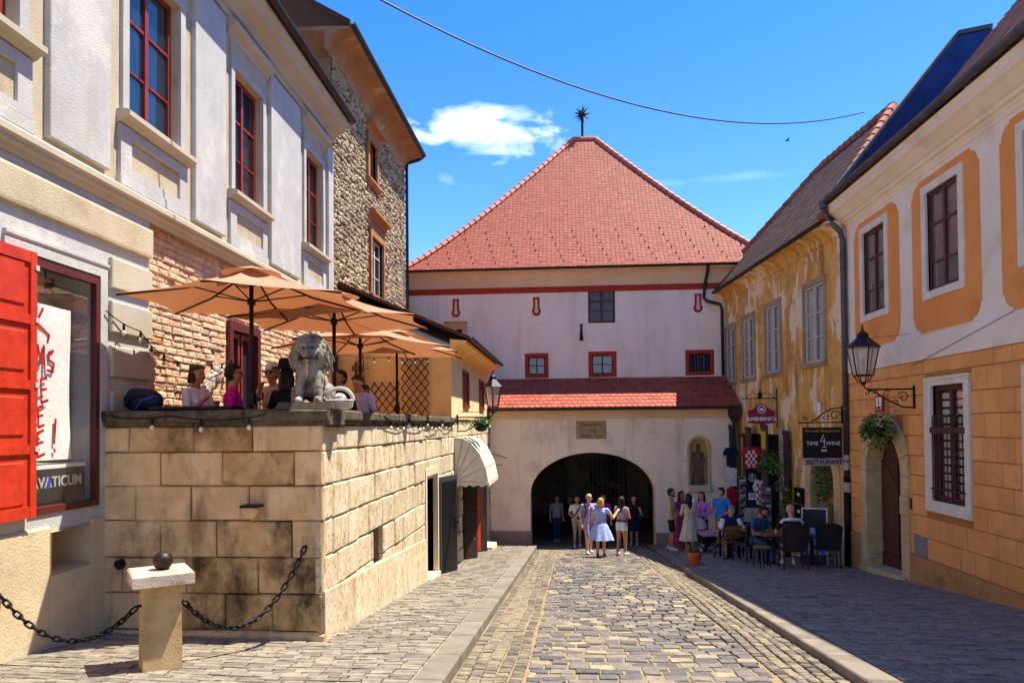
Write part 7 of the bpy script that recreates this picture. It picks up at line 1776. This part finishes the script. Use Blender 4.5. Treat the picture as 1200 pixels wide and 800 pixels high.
put(fuse([((0, .02, .275), .074, (0, .01, .295), .072)], [], .01, 1), 'hood', m_wh, bb_)
person('woman in a pink blouse and long black skirt facing the woman in cream', rp(3.86, 22.4), R(-25), 1.70, 1.0, 0, 'black', .26, top=c_pnk, sleeve=1.5, bottom=c_blk, leg=9, shoes='black', female=True, glasses=True, skirt=c_blk, hem=.14, flare=.10, el=[(-.25, -.04, 1.14), (.26, -.06, 1.14)], ha=[(-.08, -.26, 1.12), (.12, -.28, 1.10)])
person('man in a bright blue polo shirt pushing the stroller', rp(4.40, 22.2), R(-40), 1.82, 1.08, 0, 'brown', top=c_pol, sleeve=.65, bottom=c_kh, leg=.95, shoes='white', head=(.05, -.5), el=[(-.27, -.02, 1.14), (.28, -.02, 1.14)], ha=[(-.16, -.26, 1.0), (.14, -.28, 1.0)])
person('small child in white and pink with a brown hat behind the folding chair', rp(4.12, 20.6), R(-30), 1.08, .95, 0, 'brown', .05, top=m_wh, sleeve=.6, bottom=m_pink, leg=.9, shoes='white', cap=cl('child_hat', '8f7a5a', '7d694b'))
# seated at the cafe tables
person('bald man in dark T-shirt with pale shoulder stripe, seen from behind', (4.86, 16.88, gr(16.85)), R(176), 1.76, 1.15, 0, bald=True, top=c_str, sleeve=.75, bottom=c_dn, leg=.95, shoes='white', pose='sit', lean=.18, el=[(-.30, -.16, 1.14), (.30, -.16, 1.14)], ha=[(-.14, -.40, 1.16), (.14, -.40, 1.16)])
stripe = bpy.data.objects[[o.name for o in COL.objects if o.name.startswith('person')][-1]]
near(stripe, 'shoulder_stripe', m_wh, lambda b: b.tube([(-.235, -.01, 1.00), (-.17, .035, 1.07), (-.06, .085, 1.08), (.06, .085, 1.08), (.17, .035, 1.07), (.235, -.01, 1.00)], .035, 8))
person('bearded man in a slate blue T-shirt leaning over the front table', (4.42, 18.35, gr(18.5)), R(35), 1.78, 1.15, 1, 'black', top=c_teal, sleeve=.7, bottom=c_dn, leg=9, shoes='black', pose='sit', beard=True, lean=.28, head=(.35, .2), el=[(-.30, -.14, 1.12), (.30, -.16, 1.12)], ha=[(-.10, -.36, 1.10), (.12, -.36, 1.10)])
person('fair haired man in a navy vest and white sleeves reading at the far table', (4.18, 20.15, gr(20.1)), R(6), 1.74, 1.05, 0, 'grey', top=c_vest, sleeve=.06, bottom=c_blk, leg=9, shoes='black', pose='sit', lean=.22, head=(.4, 0), el=[(-.30, -.12, 1.10), (.30, -.12, 1.10)], ha=[(-.08, -.36, 1.12), (.08, -.36, 1.12)])
st_ = bpy.data.objects[[o.name for o in COL.objects if o.name.startswith('person')][-1]]
for sx in (-1, 1): near(st_, 'sleeve', m_wh, lambda b: ring_capsule(b, (sx*.20, -.10, .99), .068, (sx*.30, -.26, .745), .056))
near(st_, 'paper', m_paper, lambda b: b.box(-.16, .16, -.62, -.40, .76, .765))
# guests on the terrace
tp = lambda x, y: (x, y, 1.15)
m_chr = mat('terrace_chair', '4a3a30', '3a2d25', 10, .8)
def stool(x, y, lb):
    t = thing('terrace_chair', lb, 'chair', (x, y, 1.15), 0, 'chairs on the terrace'); b = MB(); b.box(x-.21, x+.21, y-.21, y+.21, 1.56, 1.60); b.build('seat', m_chr, t)
    for sx in (-1, 1):
        for sy_ in (-1, 1): b = MB(); b.box(x+sx*.18-.02, x+sx*.18+.02, y+sy_*.18-.02, y+sy_*.18+.02, 1.15, 1.56); b.build('leg', m_chr, t)
guests = [
 ('woman with a dark bob and white shirt facing right beside the brick wall', (-4.72, 9.05), R(75), dict(H=1.66, skin=1, hair='brown', long=.06, top=m_wh, sleeve=.7, female=True, el=[(-.27, -.10, 1.12), (.27, -.10, 1.12)], ha=[(-.10, -.22, 1.30), (.08, -.28, 1.24)])),
 ('woman with short dark hair in a bright pink top, facing away to the right', (-4.20, 8.95), R(118), dict(H=1.66, build=1.2, skin=1, hair='black', top=c_hot, sleeve=.9, female=True, glasses=True)),
 ('man in a white cap, sunglasses and beige shirt under the nearest parasol', (-4.08, 9.95), R(-12), dict(H=1.76, skin=1, hair='grey', top=c_tan, sleeve=.7, glasses=True, cap=m_wh, el=[(-.28, -.08, 1.12), (.28, -.08, 1.12)], ha=[(-.04, -.24, 1.42), (.10, -.28, 1.20)])),
 ('person in a black sun hat and black top just left of the lion', (-3.62, 9.25), R(170), dict(H=1.62, skin=1, hair='black', long=.15, top=m_blk, sleeve=1.2, female=True)),
 ('man in a dark blue jacket half hidden behind the lion', (-3.45, 11.0), R(-30), dict(H=1.74, skin=1, hair='black', top=m_navy, sleeve=1.9)),
 ('person in a pale lilac T-shirt looking down, right of the lion', (-3.30, 11.5), R(-20), dict(H=1.70, skin=0, hair='brown', top=cl('lilac_tee', 'd9cfe2', 'c9bed6'), sleeve=.7, head=(.4, 0))),
 ('dark haired person bent low over a table in front of the lattice', (-3.75, 13.0), R(40), dict(H=1.62, skin=1, hair='brown', long=.2, top=m_blk, sleeve=.6, lean=.25, head=(.5, 0), female=True)),
]
for lb, (x, y), rz, kw in guests:
    t, k = person(lb, tp(x, y), rz, bottom=c_dn, leg=9, shoes='black', pose='sit', **kw)
    if 'sun hat' in lb:
        b = MB(); b.lathe([(.19, .0), (.20, .012), (.115, .03), (.105, .11), (.08, .135), (.001, .14)], 18, (0, -.02, 1.28)); b.build('sun_hat', m_blk, t, world=False)
    stool(x, y, 'plain dark chair carrying the '+' '.join(lb.split(',')[0].split()[:9]))
# small tables with a glass
def round_table(lb, x, y):
    t = thing('round_table', lb, 'table', (x, y, 1.15), 0, 'round tables on the terrace'); b = MB(); b.lathe([(.001, .70), (.32, .70), (.33, .715), (.32, .73), (.001, .73)], 20, (x, y, 1.15), cap=False); b.build('top', m_wood, t)
    b = MB(); b.lathe([(.22, 0), (.22, .02), (.03, .05), (.03, .70)], 14, (x, y, 1.15)); b.build('pedestal', m_black, t)
round_table('round table between the woman in pink and the man in the white cap', -4.15, 9.45); round_table('round table in front of the person in lilac', -3.45, 10.55)
b = MB(); b.lathe([(.028, 0), (.034, .13), (.031, .13), (.026, .01)], 12, (-4.02, 9.38, 1.885)); tag(b.build('drinking_glass', m_clear, None, loc=(-4.02, 9.38, 1.885)), 'clear drinking glass in front of the man in the white cap', 'glass')
